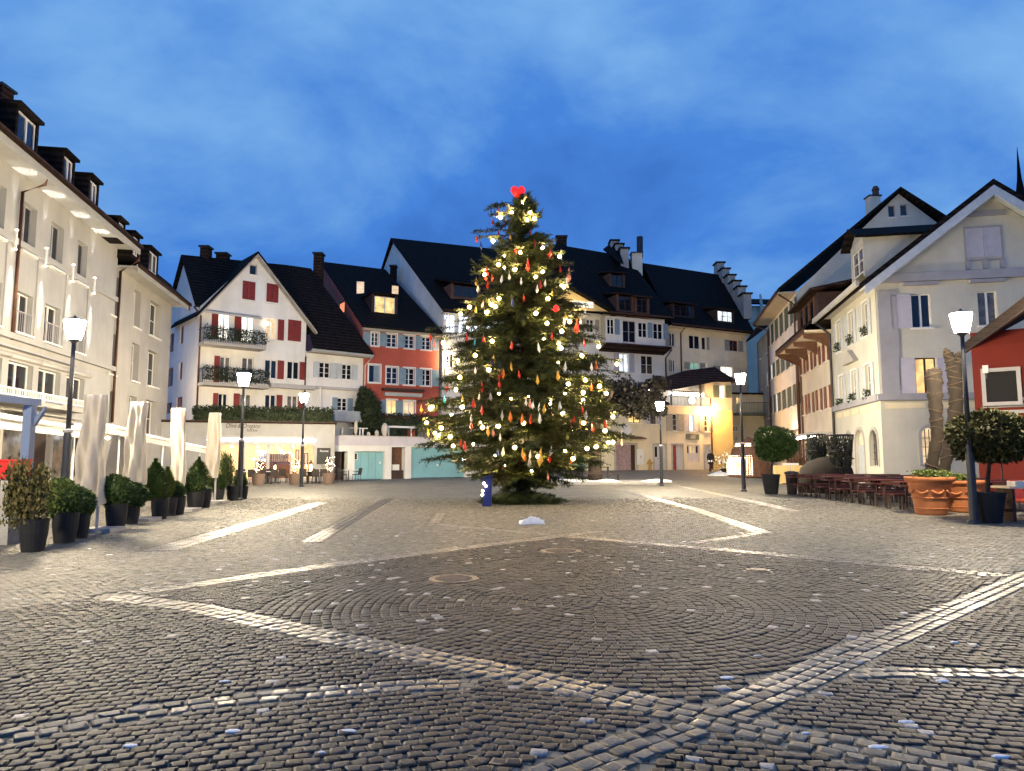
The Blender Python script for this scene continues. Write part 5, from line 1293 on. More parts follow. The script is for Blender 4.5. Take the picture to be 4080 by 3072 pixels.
for o in [o for o in bpy.data.objects if o.name.startswith('door_leaf') and o.parent and o.parent['label'].startswith('red brown')][:1]: o.data.materials[0] = M['doorred']
ydoor(yh, d27, M['lilac'], ('house_door', 'narrow pale door at the right end of the cream house, behind the walker', 'door'), 1)
gw = thing('grille_window', 'ground floor window closed by beige boards with four small panes on top', 'window', YF.p(gw7[0], gw7[2]))
c_ = (gw7[0] + gw7[1]) / 2
for a_, b_ in ((gw7[0], c_ - .01), (c_ + .01, gw7[1])): part_box(YF, gw, 'board', M['lilac'], a_, b_, gw7[2], gw7[3], -.25, -.18)
for i in range(4):
    a_ = gw7[0] + (gw7[1] - gw7[0]) * (i + .25) / 4; part_box(YF, gw, 'pane', M['lit_y'] if i in (1, 2) else M['glass'], a_, a_ + (gw7[1] - gw7[0]) * .12, gw7[3] - .75, gw7[3] - .12, -.18, -.17)
q = W(1355, 878, 1592, 980); t = thing('wall_sign', 'grey green wall sign between the windows and doors of the cream house', 'sign', YF.p(q[0], q[2])); part_box(YF, t, 'panel', M['sh_green'], q[0], q[1], q[2], q[3], .01, .06); part_box(YF, t, 'sign_field', M['sh_grey'], q[0] + (q[1] - q[0]) * .32, q[1] - (q[1] - q[0]) * .28, q[2] + .08, q[3] - .08, .06, .066)
pipe(yh, [YF.p(YR - .12, zt7 + 1, .1), YF.p(YR - .12, .4, .1)], .07)
# terrace, railing, lit beam and the upper room
part_box(YF, yh, 'terrace_slab', M['cream'], YL, YR, zt7, zt7 + .18, -4, .15)
zrl = YF.hit('K', 1480, 500)[1]
mb = MB(); mb.fbox(YF, YL, YR - .2, zrl - .05, zrl, -.05, .02); s_ = YL
while s_ < YR - .2: mb.fbox(YF, s_, s_ + .03, zt7 + .18, zrl - .05, -.03, 0); s_ += .16
mb.build('terrace_railing', M['pblue'], yh)
q = YF.rect('K', 1340, 458, 1640, 495, -.6)
t = thing('light_tube', 'white light tube under the dark hipped roof of the terrace', 'light', YF.p(q[0], q[2], -.6)); mb = MB(); mb.tube([YF.p(q[0], q[2] + .2, -.6), YF.p(q[1], q[2] + .2, -.6)], .13, 8); mb.build('tube', M['ledw'], t); part_box(YF, t, 'housing', M['dbrown'], q[0], q[1], q[2] + .34, q[2] + .46, -.75, -.45)
q = YF.rect('K', 1000, 418, 1125, 450, -.6)
t = thing('light_tube', 'short white light tube among the dark plane leaves', 'light', YF.p(q[0], q[2], -.6)); mb = MB(); mb.tube([YF.p(q[0], q[2] + .2, -.6), YF.p(q[1], q[2] + .2, -.6)], .13, 8); mb.build('tube', M['ledw'], t)
for i, (x, y, r_) in enumerate(((1225, 485, .28), (1190, 545, .24), (1540, 540, .34), (1295, 457, .12), (985, 428, .12))):
    if i < 2: continue
    s_, z_ = YF.hit('K', x, y, .1); p = YF.p(s_, z_, .1)
    t = thing('festive_lamp', ('round white lamp hanging left of the terrace', 'lower round white lamp hanging left of the terrace', 'cluster of white lights hanging at the terrace railing', 'tiny white lamp at the left end of the terrace light tube', 'tiny white lamp among the dark plane leaves')[i], 'lamp', p)
    mb = MB(); mb.lathe(p, [(.02, -r_), (r_ * .7, -r_ * .7), (r_, 0), (r_ * .7, r_ * .7), (.02, r_)], 10); mb.build('globe', M['ledw'] if i != 2 else M['lit_w'], t, smooth=True)
    mb = MB(); mb.tube([p, p + Vector((0, 0, r_ + .5))], .012, 4); mb.build('cord', M['dark'], t)
rz0 = YF.hit('K', 1860, 345)[1]
SFc = YF.p(YR, 0)
SF2 = Fr(SFc.x, SFc.y, 84)
SW = SF2.hit('K', 1985, 700)[0]
a = SF2.rect('K', 1842, 375, 1905, 512)
wall(SF2, yh, M['yellow'], [(0, 0), (SW, 0), (SW, zt7 - .1), (0, zt7 - .1)], [], .2)  # side wall yellower than the front: lamp tint put into its colour
wall(SF2, yh, M['white2'], [(-.6, zt7 - .1), (SW, zt7 - .1), (SW, rz0), (-.6, rz0)], [a], .2, o=.01, name='upper_wall')
window(SF2, yh, a, 'lit_c', 1, 1, 'lr', 'sh_green', o=.01, shw=.6)
mb = MB(); mb.poly([SF2.p(SW, 0), SF2.p(SW, rz0), SF2.p(SW, rz0, -6), SF2.p(SW, 0, -6)]); mb.build('wall', M['yellow'], yh)
bk_ = YF.rect('K', 1650, 378, 1725, 520, -2.2)
wall(YF, yh, M['white2'], [(YL + 1, zt7), (YR - .6, zt7), (YR - .6, rz0), (YL + 1, rz0)], [bk_], .15, o=-2.2, name='upper_wall')
window(YF, yh, bk_, 'lit_w', 1, 2, '', o=-2.2)
mb = MB(); mb.poly([YF.p(YR - .6, zt7, -2.2), YF.p(YR - .6, rz0, -2.2), SF2.p(-.6, rz0), SF2.p(-.6, zt7)]); mb.build('upper_wall', M['white2'], yh)
eL = YF.hit('K', 1220, 430, .6); eR = SF2.hit('K', 1985, 345, .6)
A_ = YF.p(YL - .3, eL[1], .7); B_ = YF.p(YR + .2, rz0 + .0, .7); C_ = SF2.p(SW + .4, rz0, .6); D_ = SF2.p(SW + .4, rz0, -6); E_ = YF.p(YL - .3, eL[1] + .6, -6)
T1, T2 = pt('K', 1460, 212, 66), pt('K', 1790, 170, 68)
mb = MB()
mb.faces([A_, B_, T2, T1, C_, D_, E_], [(0, 1, 2, 3), (1, 4, 2), (4, 5, 2), (5, 6, 3, 2), (6, 0, 3), (0, 1, 4, 5, 6)]); mb.build('roof', M['roofb'], yh)
for s_ in (YL + .6, YL + 4): mb = MB(); mb.fbox(YF, s_, s_ + .14, zt7 + .18, rz0, -.2, -.05); mb.build('terrace_post', M['dbrown'], yh)
# orange lamp on the corner
s_, z_ = YF.hit('K', 1748, 650, .6); p = YF.p(s_, z_, .6)
t = thing('street_lamp', 'orange wall lamp glowing at the corner of the cream house', 'wall lamp', p)
mb = MB(); mb.lathe(p, [(.03, -.28), (.2, -.2), (.27, 0), (.2, .2), (.03, .28)], 12); mb.build('globe', M['sodium'], t, smooth=True)
mb = MB(); mb.tube([p + Vector((0, 0, .25)), p + Vector((-.1, .5, .5))], .05, 6); mb.build('bracket', M['dark'], t)

# ================================================================== DARK HOUSES UP THE STREET
NF = Fr(*YF.p(YR + 1.5, 0, -8).xy[:], ang=80)
nh = thing('balcony_house', 'dark house with a curved balcony at the street mouth', 'house', NF.p(0, .5))
NW = NF.hit('L', 300, 1300)[0] + 3
ns0 = NF.hit('K', 1985, 800)[0]
za_ = NF.hit('K', 2050, 455)[1]
q0 = NF.rect('R', 1420, 500, 1520, 600); q1_ = NF.rect('R', 1450, 700, 1520, 790); q2_ = NF.rect('K', 2030, 505, 2100, 580)
wall(NF, nh, M['yellowish'], [(ns0 - .3, 0), (NW, 0), (NW, za_), (ns0 - .3, za_)], [q0, q1_, q2_], .2)
for q, g_ in ((q0, 'glassw'), (q1_, 'glassw'), (q2_, 'lit_y')): window(NF, nh, q, g_, 2, 1, '')
zb_ = NF.hit('R', 1650, 235)[1]; a = NF.hit('R', 1420, 235)[0]
mb = MB(); cpts = []
for i in range(13):
    t_ = i / 12; cpts.append((a + (NW - a) * t_, 1.0 + 1.1 * math.sin(math.pi * t_)))
mb.prism([NF.p(s_, zb_ - .25, o_) for s_, o_ in cpts] + [NF.p(NW, zb_ - .25, 0), NF.p(a, zb_ - .25, 0)], (0, 0, .25)); bb = mb.build('balcony', M['sh_green'], nh)
mb = MB()
mb.tube([NF.p(s_, zb_ + 1.0, o_ - .08) for s_, o_ in cpts], .03, 6)
for s_, o_ in cpts:
    for k in range(3): mb.tube([NF.p(s_ + k * .2, zb_, o_ - .08), NF.p(s_ + k * .2, zb_ + 1, o_ - .08)], .014, 4)
mb.build('balcony_railing', M['dark'], bb)
slab(nh, 'roof', fpoly(NF, [(ns0 - .4, za_, .3), (NW + 2, za_, .3), (NW + 2, za_ + .3, -3), (ns0 - .4, za_ + .3, -3)]), .2, M['roof'])
FH = Fr(pt('L', 215, 450, 98).x, 98, 84)
fh = thing('far_house', 'far pale house with low dark roof between stepped gable and right row', 'house', FH.p(0, 1))
fw_ = FH.hit('L', 520, 400)[0] + 3; zf0, zf1 = FH.hit('L', 350, 330)[1], FH.hit('L', 350, 215)[1]
mb = MB(); mb.fbox(FH, -1, fw_, 0, zf0, -8, 0); mb.build('wall', M['cream'], fh)
mb = MB(); mb.prism(fpoly(FH, [(-1.5, zf0, .8), (fw_, zf0, .8), (fw_, zf1, -3), (-1.5, zf1, -3)]), (0, 0, .2)); mb.build('roof', M['roof'], fh)
for x in (218, 360):
    s_ = FH.hit('L', x, 300, .9)[0]; mb = MB(); mb.prism(fpoly(FH, [(s_, zf0 - 2.5, .9), (s_ + .8, zf0 - 2.5, .9), (s_ + .15, zf1, .9), (s_, zf1, .9)]), (0, .3, 0)); mb.build('parapet', M['cream'], fh)

# ================================================================== RIGHT ROW
PF = Fr(18.7, 36.0, 101.5)          # gabled front facing the square
SFr = Fr(18.7, 36.0, 11.5)          # long side up the street
c1 = thing('corner_house', 'pale blue grey corner house with broad gable and arched ground floor windows', 'house', PF.p(0, 0))
ze1 = PF.hit('N', 450, 1150)[1]
ap1 = PF.hit('N', 1485, 290)
PW = 2 * ap1[0]
W = lambda *a: PF.rect('N', *a)
wA = [W(788, 1235, 975, 1560), W(1420, 1215, 1605, 1540)]; zA_, zB_ = (wA[0][2] + wA[1][2]) / 2, (wA[0][3] + wA[1][3]) / 2; wA = [(q[0], q[1], zA_, zB_) for q in wA]
gz = W(1305, 615, 1632, 890)
W = lambda *a: PF.rect('O', *a)
wl_ = W(682, 245, 848, 528); ar = W(732, 792, 860, 1085); ar2 = (ar[0] + 1.95, ar[1] + 1.95, ar[2], ar[3]); ar2 = None
hol = wA + [wl_, ar]
eL1 = PF.hit('N', 440, 1150)[1]
wall(PF, c1, M['grey'], [(0, 0), (PW, 0), (PW, ze1), (ap1[0], ap1[1]), (0, ze1)], hol, .22)
window(PF, c1, wA[0], 'glass', 2, 0, 'l', 'sh_lilac', shw=.95); window(PF, c1, wA[1], 'glassw', 2, 0, '', 'sh_lilac')
window(PF, c1, wl_, 'lit_y', 2, 0, 'lr', 'sh_lilac', fr='dbrown', shw=.75)
closed(PF, c1, gz, 'sh_lilac', trim='bluegrey')
for q in wA:
    part_box(PF, c1, 'window_cornice', M['bluegrey'], q[0] - .35, q[1] + .35, q[3] + .42, q[3] + .58, .003, .25)
def arch(F, par, q, glass, bars=True, m='white'):
    s0, s1, z0, z1 = q; c = (s0 + s1) / 2; r_ = (s1 - s0) / 2; zs = z1 - r_
    mb = MB(); n_ = 10
    for sg in (-1, 1):
        P_ = [(c + sg * r_, z1)] + [(c + sg * r_ * math.cos(R(90) * i / n_), zs + r_ * math.sin(R(90) * i / n_)) for i in range(n_ + 1)]
        mb.prism([F.p(a, b_, -.2) for a, b_ in P_], F.p(0, 0, .195) - F.p(0, 0, 0))
    mb.build('arch_spandrel', M[m], par)
    mb = MB(); k = .16
    ou = [(s0 - k, z0), (s0 - k, zs)] + [(c - (r_ + k) * math.cos(R(180) * i / 16), zs + (r_ + k) * math.sin(R(180) * i / 16)) for i in range(17)] + [(s1 + k, zs), (s1 + k, z0)]
    inn = [(s0, z0), (s0, zs)] + [(c - r_ * math.cos(R(180) * i / 16), zs + r_ * math.sin(R(180) * i / 16)) for i in range(17)] + [(s1, zs), (s1, z0)]
    for i in range(len(ou) - 1): mb.prism([F.p(*ou[i], .003), F.p(*ou[i + 1], .003), F.p(*inn[i + 1], .003), F.p(*inn[i], .003)], F.p(0, 0, .05) - F.p(0, 0, 0))
    mb.build('arch_surround', M['white'], par)
    w_ = part_box(F, par, 'window', M['frame'], s0, s1, z0, z0 + .06, -.2, -.12)
    part_box(F, w_, 'pane', M[glass], s0, s1, z0 + .06, z1, -.2, -.18)
    if bars:
        mb = MB()
        for i in range(1, 4): s_ = s0 + (s1 - s0) * i / 4; mb.fbox(F, s_ - .018, s_ + .018, z0, zs + r_ * .8, -.1, -.07)
        for i in range(1, 4): z_ = z0 + (zs - z0) * i / 3.3; mb.fbox(F, s0, s1, z_ - .015, z_ + .015, -.115, -.1)
        mb.build('window_grille', M['dark'], w_)
arch(PF, c1, ar, 'lit_p')
# lower storey cladding, string courses, pilaster, panels
zc0, zc1 = PF.hit('O', 800, 575)[1], PF.hit('O', 800, 550)[1]
part_box(PF, c1, 'string_course', M['bluegrey'], -.15, PW, zc1 - .16, zc1 + .18, .003, .2)
part_box(SFr, c1, 'string_course', M['bluegrey'], -.15 + .15, 9.4, zc1 - .16, zc1 + .18, .003, .2)
zpz = PF.rect('O', 445, 598, 760, 642)
for x0, x1 in ((445, 760), (890, 960), (1092, 1195)):
    q = PF.rect('O', x0, 598, x1, 640); part_box(PF, c1, 'yellow_panel', M['yellowish'], q[0], q[1], zpz[2], zpz[3], .003, .03)
q = W(445, 250, 465, 530)
part_box(PF, c1, 'corner_pilaster', M['bluegrey'], .1, 1.0, zc1 + .19, ze1 - .35, .003, .07)
zcn = PF.hit('N', 900, 1085)[1]
part_box(PF, c1, 'cornice', M['bluegrey'], -.1, PW, zcn - .22, zcn + .22, .003, .28)
pgz = PF.hit('N', 1440, 480)[1]; part_box(PF, c1, 'gable_band', M['bluegrey'], gz[0] - .6, gz[1] + .3, pgz - .14, pgz + .14, .003, .12)
for s_ in (gz[0] - .1, (gz[0] + gz[1]) / 2 - .1, gz[1] - .1): part_box(PF, c1, 'bracket', M['bluegrey'], s_, s_ + .22, gz[2] - .62, gz[2] - .2, .003, .14)
# roof of the corner house
oh = 1.0
eo = PF.hit('N', 345, 1100, oh); aO = PF.hit('N', 1490, 150, oh)
sl = (aO[1] - eo[1]) / (ap1[0] - eo[0])
slab(c1, 'roof', fpoly(PF, [(eo[0], eo[1], oh), (ap1[0], aO[1], oh), (ap1[0], aO[1], -12), (eo[0], eo[1], -10)]), .3, M['roof'])
slab(c1, 'roof', fpoly(PF, [(2 * ap1[0] - eo[0], eo[1], oh), (ap1[0], aO[1], oh), (ap1[0], aO[1], -12), (2 * ap1[0] - eo[0], eo[1], -10)]), .3, M['roof'])
mb = MB()
for sg in (-1, 1):
    P0 = (ap1[0] + sg * (ap1[0] - eo[0]), eo[1] - .32); P1 = (ap1[0], aO[1] - .32)
    mb.prism(fpoly(PF, [(P0[0], P0[1], oh + .01), (P1[0], P1[1], oh + .01), (P1[0], P1[1] - .5, oh + .01), (P0[0], P0[1] - .5, oh + .01)]), PF.p(0, 0, -.1) - PF.p(0, 0, 0))
    mb.prism(fpoly(PF, [(P0[0], P0[1] - .02, oh - .1), (P1[0], P1[1] - .02, oh - .1), (P1[0], P1[1] - .02, .003), (P0[0], P0[1] - .02, .003)]), (0, 0, -.1))
mb.build('barge_board', M['sh_pale'], c1)
# street side of the corner house
S1 = 9.4
ws1 = [SFr.rect('L', *q) for q in ((1205, 500, 1280, 835), (1330, 385, 1410, 755), (1485, 260, 1600, 670))]
ws2 = [SFr.rect('L', *q) for q in ((1230, 1110, 1320, 1465), (1365, 1040, 1440, 1420), (1520, 950, 1620, 1350))]
def even(lst, w_=None):
    a, b_ = sum(q[2] for q in lst) / len(lst), sum(q[3] for q in lst) / len(lst)
    return [(q[0], q[1], a, b_) for q in lst]
cs = [7.6, 4.75, 1.9]
e1, e2_ = even(ws1), even(ws2)
ws1 = [(c - .5, c + .5, e1[0][2], e1[0][3]) for c in cs]; ws2 = [(c - .5, c + .5, e2_[0][2], e2_[0][3]) for c in cs]
dz_ = SFr.rect('O', 218, 805, 285, 1140); a1_ = SFr.rect('O', 332, 808, 392, 1095); a2_ = SFr.rect('O', 150, 880, 186, 1110)
zgr = a1_[2]
lowr = [(dz_[0], dz_[1], 0, dz_[3]), a1_, (a2_[0], a2_[1], a1_[2], a1_[3])]
eZs = SFr.hit('L', 1350, 300)[1]
wall(SFr, c1, M['grey'], [(0, 0), (S1, 0), (S1, ze1 + .1), (0, ze1 + .1)], ws1 + ws2 + lowr, .22)
for q in ws1 + ws2: window(SFr, c1, q, 'glassw', 2, 1, 'lr', 'sh_pale', trim=1, shw=.52)
for i, q in enumerate(ws1 + ws2):
    mb = MB(); rg = random.Random(i); leaf_strip(mb, lambda: SFr.p(rg.uniform(q[0] + .1, q[1] - .1), q[2] + rg.random() * .55, .12 + rg.uniform(-.06, .1)), 60, .18, rg)
    t = mb.build('window_box_plant', M['hedge'], None); tag(t, ('dark plant on the %s sill of the %s storey on the corner house side' % (('far', 'middle', 'near')[i % 3], ('upper', 'lower')[i // 3])), 'plant')
arch(SFr, c1, lowr[1], 'glassw', True, 'grey'); arch(SFr, c1, lowr[2], 'glassw', True, 'grey')
s0, s1_, z0_, z1_ = lowr[0]
arch(SFr, c1, (s0, s1_, .02, z1_), 'lit_p', False, 'grey')
dd = thing('arched_door', 'pale blue arched house door with a lit fanlight', 'door', SFr.p(s0, 0)); part_box(SFr, dd, 'door_leaf', M['sh_pale'], s0 + .03, s1_ - .03, .02, z1_ - (s1_ - s0) / 2, -.17, -.11); part_box(SFr, dd, 'handle', M['dark'], s0 + .2, s0 + .3, 1.05, 1.15, -.11, -.05)
for i in range(5): part_box(SFr, c1, 'yellow_panel', M['yellowish'], .3 + 1.85 * i, .3 + 1.85 * i + 1.4, zpz[2], zpz[3], .003, .03)
mid = ws2[1]
mb = MB(); mb.prism(fpoly(SFr, [(mid[0] - .75, mid[3] + .45, .003), (mid[1] + .75, mid[3] + .45, .003), ((mid[0] + mid[1]) / 2, mid[3] + 1.2, .003)]), SFr.p(0, 0, .28) - SFr.p(0, 0, 0)); mb.build('pediment', M['white2'], c1)
part_box(SFr, c1, 'soffit', M['white2'], 0, S1, ze1 - .0, ze1 + .1, .003, .95)
mb = MB(); mb.fbox(SFr, -.9, S1 + .3, eo[1] - .30, eo[1] - .02, .98, 1.12); mb.build('gutter', M['white2'], c1)
pipe(c1, [SFr.p(S1 - .1, ze1 - .3, .9), SFr.p(S1 - .1, ze1 - 1.0, .14), SFr.p(S1 - .1, 4.4, .14), SFr.p(S1 - .1, 0, .14)], .09, 'dark')
# dormer of the corner house
dF = Fr(SFr.p(0, 0, -1.0).x, SFr.p(0, 0, -1.0).y, 11.5)
a = dF.rect('N', 262, 800, 330, 1050)
dm0, dm1 = dF.hit('N', 335, 900)[0], dF.hit('N', 215, 900)[0]
mb = MB(); mb.fbox(dF, dm0, dm0 + .15, a[2] - .4, a[3] + .4, -5, 0); mb.fbox(dF, dm1 - .15, dm1, a[2] - .4, a[3] + .4, -5, 0); mb.fbox(dF, dm0 + .15, dm1 - .15, a[3], a[3] + .4, -5, 0); d = mb.build('dormer', M['grey'], c1)
mb = MB(); mdm = (dm0 + dm1) / 2
mb.prism(fpoly(dF, [(dm0 - .4, a[3] + .3, .5), (mdm, a[3] + 1.2, .5), (mdm, a[3] + 1.2, -6), (dm0 - .4, a[3] + .3, -6)]), (0, 0, .15)); mb.prism(fpoly(dF, [(mdm, a[3] + 1.2, .5), (dm1 + .4, a[3] + .3, .5), (dm1 + .4, a[3] + .3, -6), (mdm, a[3] + 1.2, -6)]), (0, 0, .15)); mb.build('dormer_roof', M['roof'], d)
mb = MB(); mb.prism(fpoly(dF, [(dm0, a[3] + .4, -.02), (dm1, a[3] + .4, -.02), (mdm, a[3] + 1.15, -.02)]), dF.p(0, 0, -.1) - dF.p(0, 0, 0)); mb.build('dormer_gable', M['white2'], d)
window(dF, d, (dm0 + .18, dm1 - .18, a[2], a[3] - .02), 'glassw', 2, 1, depth=.15, sill=None)

# ---- cream house with brown shutters
S2 = SFr.hit('L', 800, 1300)[0]
c2 = thing('brown_shutter_house', 'cream house with brown red shutters and brown bracketed eaves', 'house', SFr.p(S1, 0))
rA = (SFr.hit('U', 640, 880)[1], SFr.hit('U', 640, 575)[1]); rB = (SFr.hit('U', 680, 1610)[1], SFr.hit('U', 680, 1255)[1])
cw = [S1 + (S2 - S1) * f for f in (.16, .40, .64, .87)]
hol = [(c - .42, c + .42, *rA) for c in cw] + [(c - .42, c + .42, *rB) for c in cw]
zE2 = SFr.hit('U', 640, 480, .2)[1]
zE2 = max(zE2, rA[1] + .5)
wall(SFr, c2, M['cream'], [(S1 + .02, 0), (S2, 0), (S2, zE2), (S1 + .02, zE2)], hol, .2, o=-.03)
for i, q in enumerate(hol): window(SFr, c2, q, 'glass', 2, 1, 'lr', 'sh_brown', shw=.55, o=-.03)
part_box(SFr, c2, 'soffit', M['cream'], S1 + .25, S2 + .3, zE2, zE2 + .12, -.3, 1.6)
part_box(SFr, c2, 'fascia', M['copper'], S1 + .25, S2 + .3, zE2 - .1, zE2 + .3, 1.6, 1.7)
for f in (.05, .38, .7, .98):
    s_ = S1 + .3 + (S2 - S1 - .4) * f
    mb = MB(); mb.prism(fpoly(SFr, [(s_, zE2 - .02, .0), (s_, zE2 - .02, 1.55), (s_, zE2 - .3, 1.5), (s_, zE2 - .45, .8), (s_, zE2 - .95, .0)]), SFr.p(.22, 0) - SFr.p(0, 0)); mb.build('bracket', M['brown'], c2)
slab(c2, 'roof', fpoly(SFr, [(S1 + .1, zE2 + .35, 1.7), (S2 + .3, zE2 + .35, 1.7), (S2 + .3, zE2 + 5.2, -4.5), (S1 + .1, zE2 + 5.2, -4.5)]), .2, M['roof'])
dw = SFr.rect('L', 850, 300, 1000, 480, -.3)
mb = MB(); s_a, s_b = S1 + 2.5, S2 - 1.2; zt_2 = zE2 + 3.1
mb.fbox(SFr, s_a, s_b, zE2 + .4, zt_2, -4, .2); d = mb.build('dormer', M['dbrown'], c2)
mb = MB(); mb.prism(fpoly(SFr, [(s_a - .5, zt_2, .8), (s_b + .5, zt_2, .8), (s_b + .5, zt_2 + 1.0, -4.5), (s_a - .5, zt_2 + 1.0, -4.5)]), (0, 0, .2)); mb.build('dormer_roof', M['roofb'], d)
L3 = (s_b - s_a) / 4
for i in range(4): part_box(SFr, d, 'dormer_post', M['brown'], s_a + L3 * (i + .4), s_a + L3 * (i + .6), zE2 + .8, zt_2 - .2, .2, .3); 
for i in range(3): part_box(SFr, d, 'window', M['glass'], s_a + L3 * (i + .7), s_a + L3 * (i + 1.3), zE2 + 1.0, zt_2 - .3, .2, .23)
pipe(c2, [SFr.p(S2 - .15, zE2 - .1, 1.6), SFr.p(S2 - .15, zE2 - .9, .15), SFr.p(S2 - .15, 0, .15)], .09)
part_box(SFr, c2, 'corner_pilaster', M['brown'], S2 - .75, S2 - .35, 0, zE2 - 1, -.025, .05)
shopfront(SFr, c2, S1 + .4, S2 - 1.0, 2.9, 3)
t = thing('awning_light', 'light tube under the shop awning of the cream house with brown shutters', 'light', SFr.p(S1 + 3, 3.0, 1.0)); mb = MB(); mb.tube([SFr.p(S1 + 1.5, 2.98, .95), SFr.p(S2 - 1.5, 2.98, .95)], .05, 8); mb.build('tube', M['ledw'], t)
part_box(SFr, c2, 'shop_awning', M['awning'], S1 + .8, S2 - .5, 3.1, 3.25, .003, 1.2)

# ---- tall white house
S3_ = SFr.hit('L', 468, 1000)[0]
c3 = thing('tall_white_house', 'tall white house with grey green shutters and brown downpipe up the street', 'house', SFr.p(S2, 0))
S3_ = min(max(S3_, S2 + 12), S2 + 24)
rows = []
for y0, y1, x in ((305, 565, 690), (815, 1010, 690), (1225, 1450, 690)):
    q = SFr.hit('L', x, y1)[1], SFr.hit('L', x, y0)[1]; rows.append(q)
cw = [S2 + (S3_ - S2) * f for f in (.07, .22, .40, .58, .76, .92)]
hol = [(c - .55, c + .55, *r_) for r_ in rows for c in cw]
zE3 = max(SFr.hit('L', 560, 450, .2)[1], rows[0][1] + .35)
wall(SFr, c3, M['whiteb'], [(S2 + .02, 0), (S3_, 0), (S3_, zE3), (S2 + .02, zE3)], hol, .2)
for i, q in enumerate(hol): window(SFr, c3, q, 'lit_b' if i in (16, 11) else 'glass', 2, 1, 'lr', 'sh_green', shw=.6)
part_box(SFr, c3, 'soffit', M['white2'], S2 + .1, S3_ + .2, zE3, zE3 + .12, -.2, 1.4)
part_box(SFr, c3, 'fascia', M['copper'], S2 + .1, S3_ + .2, zE3 - .05, zE3 + .25, 1.4, 1.5)
G3 = Fr(SFr.p(S2, 0).x, SFr.p(S2, 0).y, 101.5)
ap3 = G3.hit('N', 665, 290); ap3o = G3.hit('N', 665, 222, .6)
mb_w = G3.hit('N', 1070, 480)
wall(G3, c3, M['grey'], [(0, 0), (2 * ap3[0], 0), (2 * ap3[0], zE3), (ap3[0], ap3[1]), (0, zE3)], [G3.rect('N', 568, 398, 635, 512), G3.rect('N', 682, 390, 752, 500)], .2)
for q in (G3.rect('N', 568, 398, 635, 512), G3.rect('N', 682, 390, 752, 500)): window(G3, c3, q, 'glass', 1, 0, fr='sgrey')
s3l = (ap3o[1] - zE3 - .2) / (ap3[0] + 1.4)
slab(c3, 'roof', fpoly(G3, [(-1.45, zE3 + .28, .6), (ap3[0], ap3o[1], .6), (ap3[0], ap3o[1], -(S3_ - S2)), (-1.45, zE3 + .28, -(S3_ - S2))]), .25, M['roof'])
slab(c3, 'roof', fpoly(G3, [(2 * ap3[0] + 1.4, zE3 + .3, .6), (ap3[0], ap3o[1], .6), (ap3[0], ap3o[1], -(S3_ - S2)), (2 * ap3[0] + 1.4, zE3 + .3, -(S3_ - S2))]), .25, M['roof'])
pipe(c3, [SFr.p(S3_ - .2, zE3 - .05, 1.4), SFr.p(S3_ - .2, zE3 - .6, .15), SFr.p(S3_ - .2, 0, .15)], .08)
pipe(c3, [SFr.p(S2 + .25, zE3 - .05, 1.3), SFr.p(S2 + .25, zE3 - .9, .15), SFr.p(S2 + .25, 0, .15)], .08)
Yc = SFr.p(S2 + 6, 0).y + 2
chimney(c3, 'N', 400, 300, 495, 430, Yc, M['cream'], .9)
p = pt('N', 450, 300, Yc + .4); mb = MB(); mb.lathe(p - Vector((0, 0, .1)), [(.3, 0), (.28, .5), (.36, .55), (.2, .9)], 10); mb.build('chimney_pot', M['copper'], c3)
mb = MB(); mb.poly(fpoly(SFr, [(S3_, 0, 0), (S3_, zE3, 0), (S3_, zE3, -8), (S3_, 0, -8)])); mb.build('wall', M['white2'], c3)
arcz = 3.6
t = part_box(SFr, c3, 'arcade_shade_sheet', M['dark'], S2 + .8, S2 + 7, .1, 3.9, .003, .02)  # flat dark sheet: shade of the arcade opening put into colour
c4 = thing('end_house', 'narrow pale house at the far end of the right hand row', 'house', SFr.p(S3_, 0))
S4 = S3_ + 9
rows4 = [(q[0] - .3, q[1] - .3) for q in rows]
hol = [(c - .5, c + .5, *r_) for r_ in rows4 for c in (S3_ + 2.0, S3_ + 6.0)]
wall(SFr, c4, M['white'], [(S3_ + .02, 0), (S4, 0), (S4, zE3 - .4), (S3_ + .02, zE3 - .4)], hol, .2, o=-.02)
for i, q in enumerate(hol): window(SFr, c4, q, 'lit_c' if i == 2 else 'glassw', 2, 1, 'lr', 'sh_grey', shw=.55, o=-.02)
slab(c4, 'roof', fpoly(SFr, [(S3_ + .25, zE3 - .2, 1.2), (S4, zE3 - .2, 1.2), (S4, zE3 + 4, -4.5), (S3_ + .25, zE3 + 4, -4.5)]), .2, M['roofb'])
L_ = bpy.data.lights.new('arcade_light', 'POINT'); L_.energy = 380; L_.color = (1, .66, .36); L_.shadow_soft_size = .1
lo_ = bpy.data.objects.new('arcade_light', L_); COL.objects.link(lo_); lo_.location = SFr.p(S2 + 2.5, 3.3, .75)
t = thing('arcade_lamp', 'small white lamp under the arcade of the tall white house', 'lamp', SFr.p(S2 + 2.5, 3.4, .3)); mb = MB(); mb.lathe(SFr.p(S2 + 2.5, 3.3, .4), [(.02, -.14), (.14, 0), (.02, .14)], 10); mb.build('globe', M['ledw'], t, smooth=True)

# church spire far behind
p = pt('S', 4068, 585, 150); pb = pt('S', 4068, 800, 150)
t = thing('church_spire', 'thin dark church spire far behind the corner house', 'spire', (pb.x, 150, 0))
mb = MB(); mb.lathe((pb.x, 150, 0), [(1.6, 0), (1.6, pb.z - 6), (1.9, pb.z - 5.5), (1.1, pb.z), (.45, pb.z + (p.z - pb.z) * .4), (.03, p.z)], 8); mb.build('spire_roof', M['roof'], t)
mb = MB(); mb.box(pb.x - 3, pb.x + 9, 149, 158, 0, pb.z - 3); mb.build('tower', M['roof'], t)

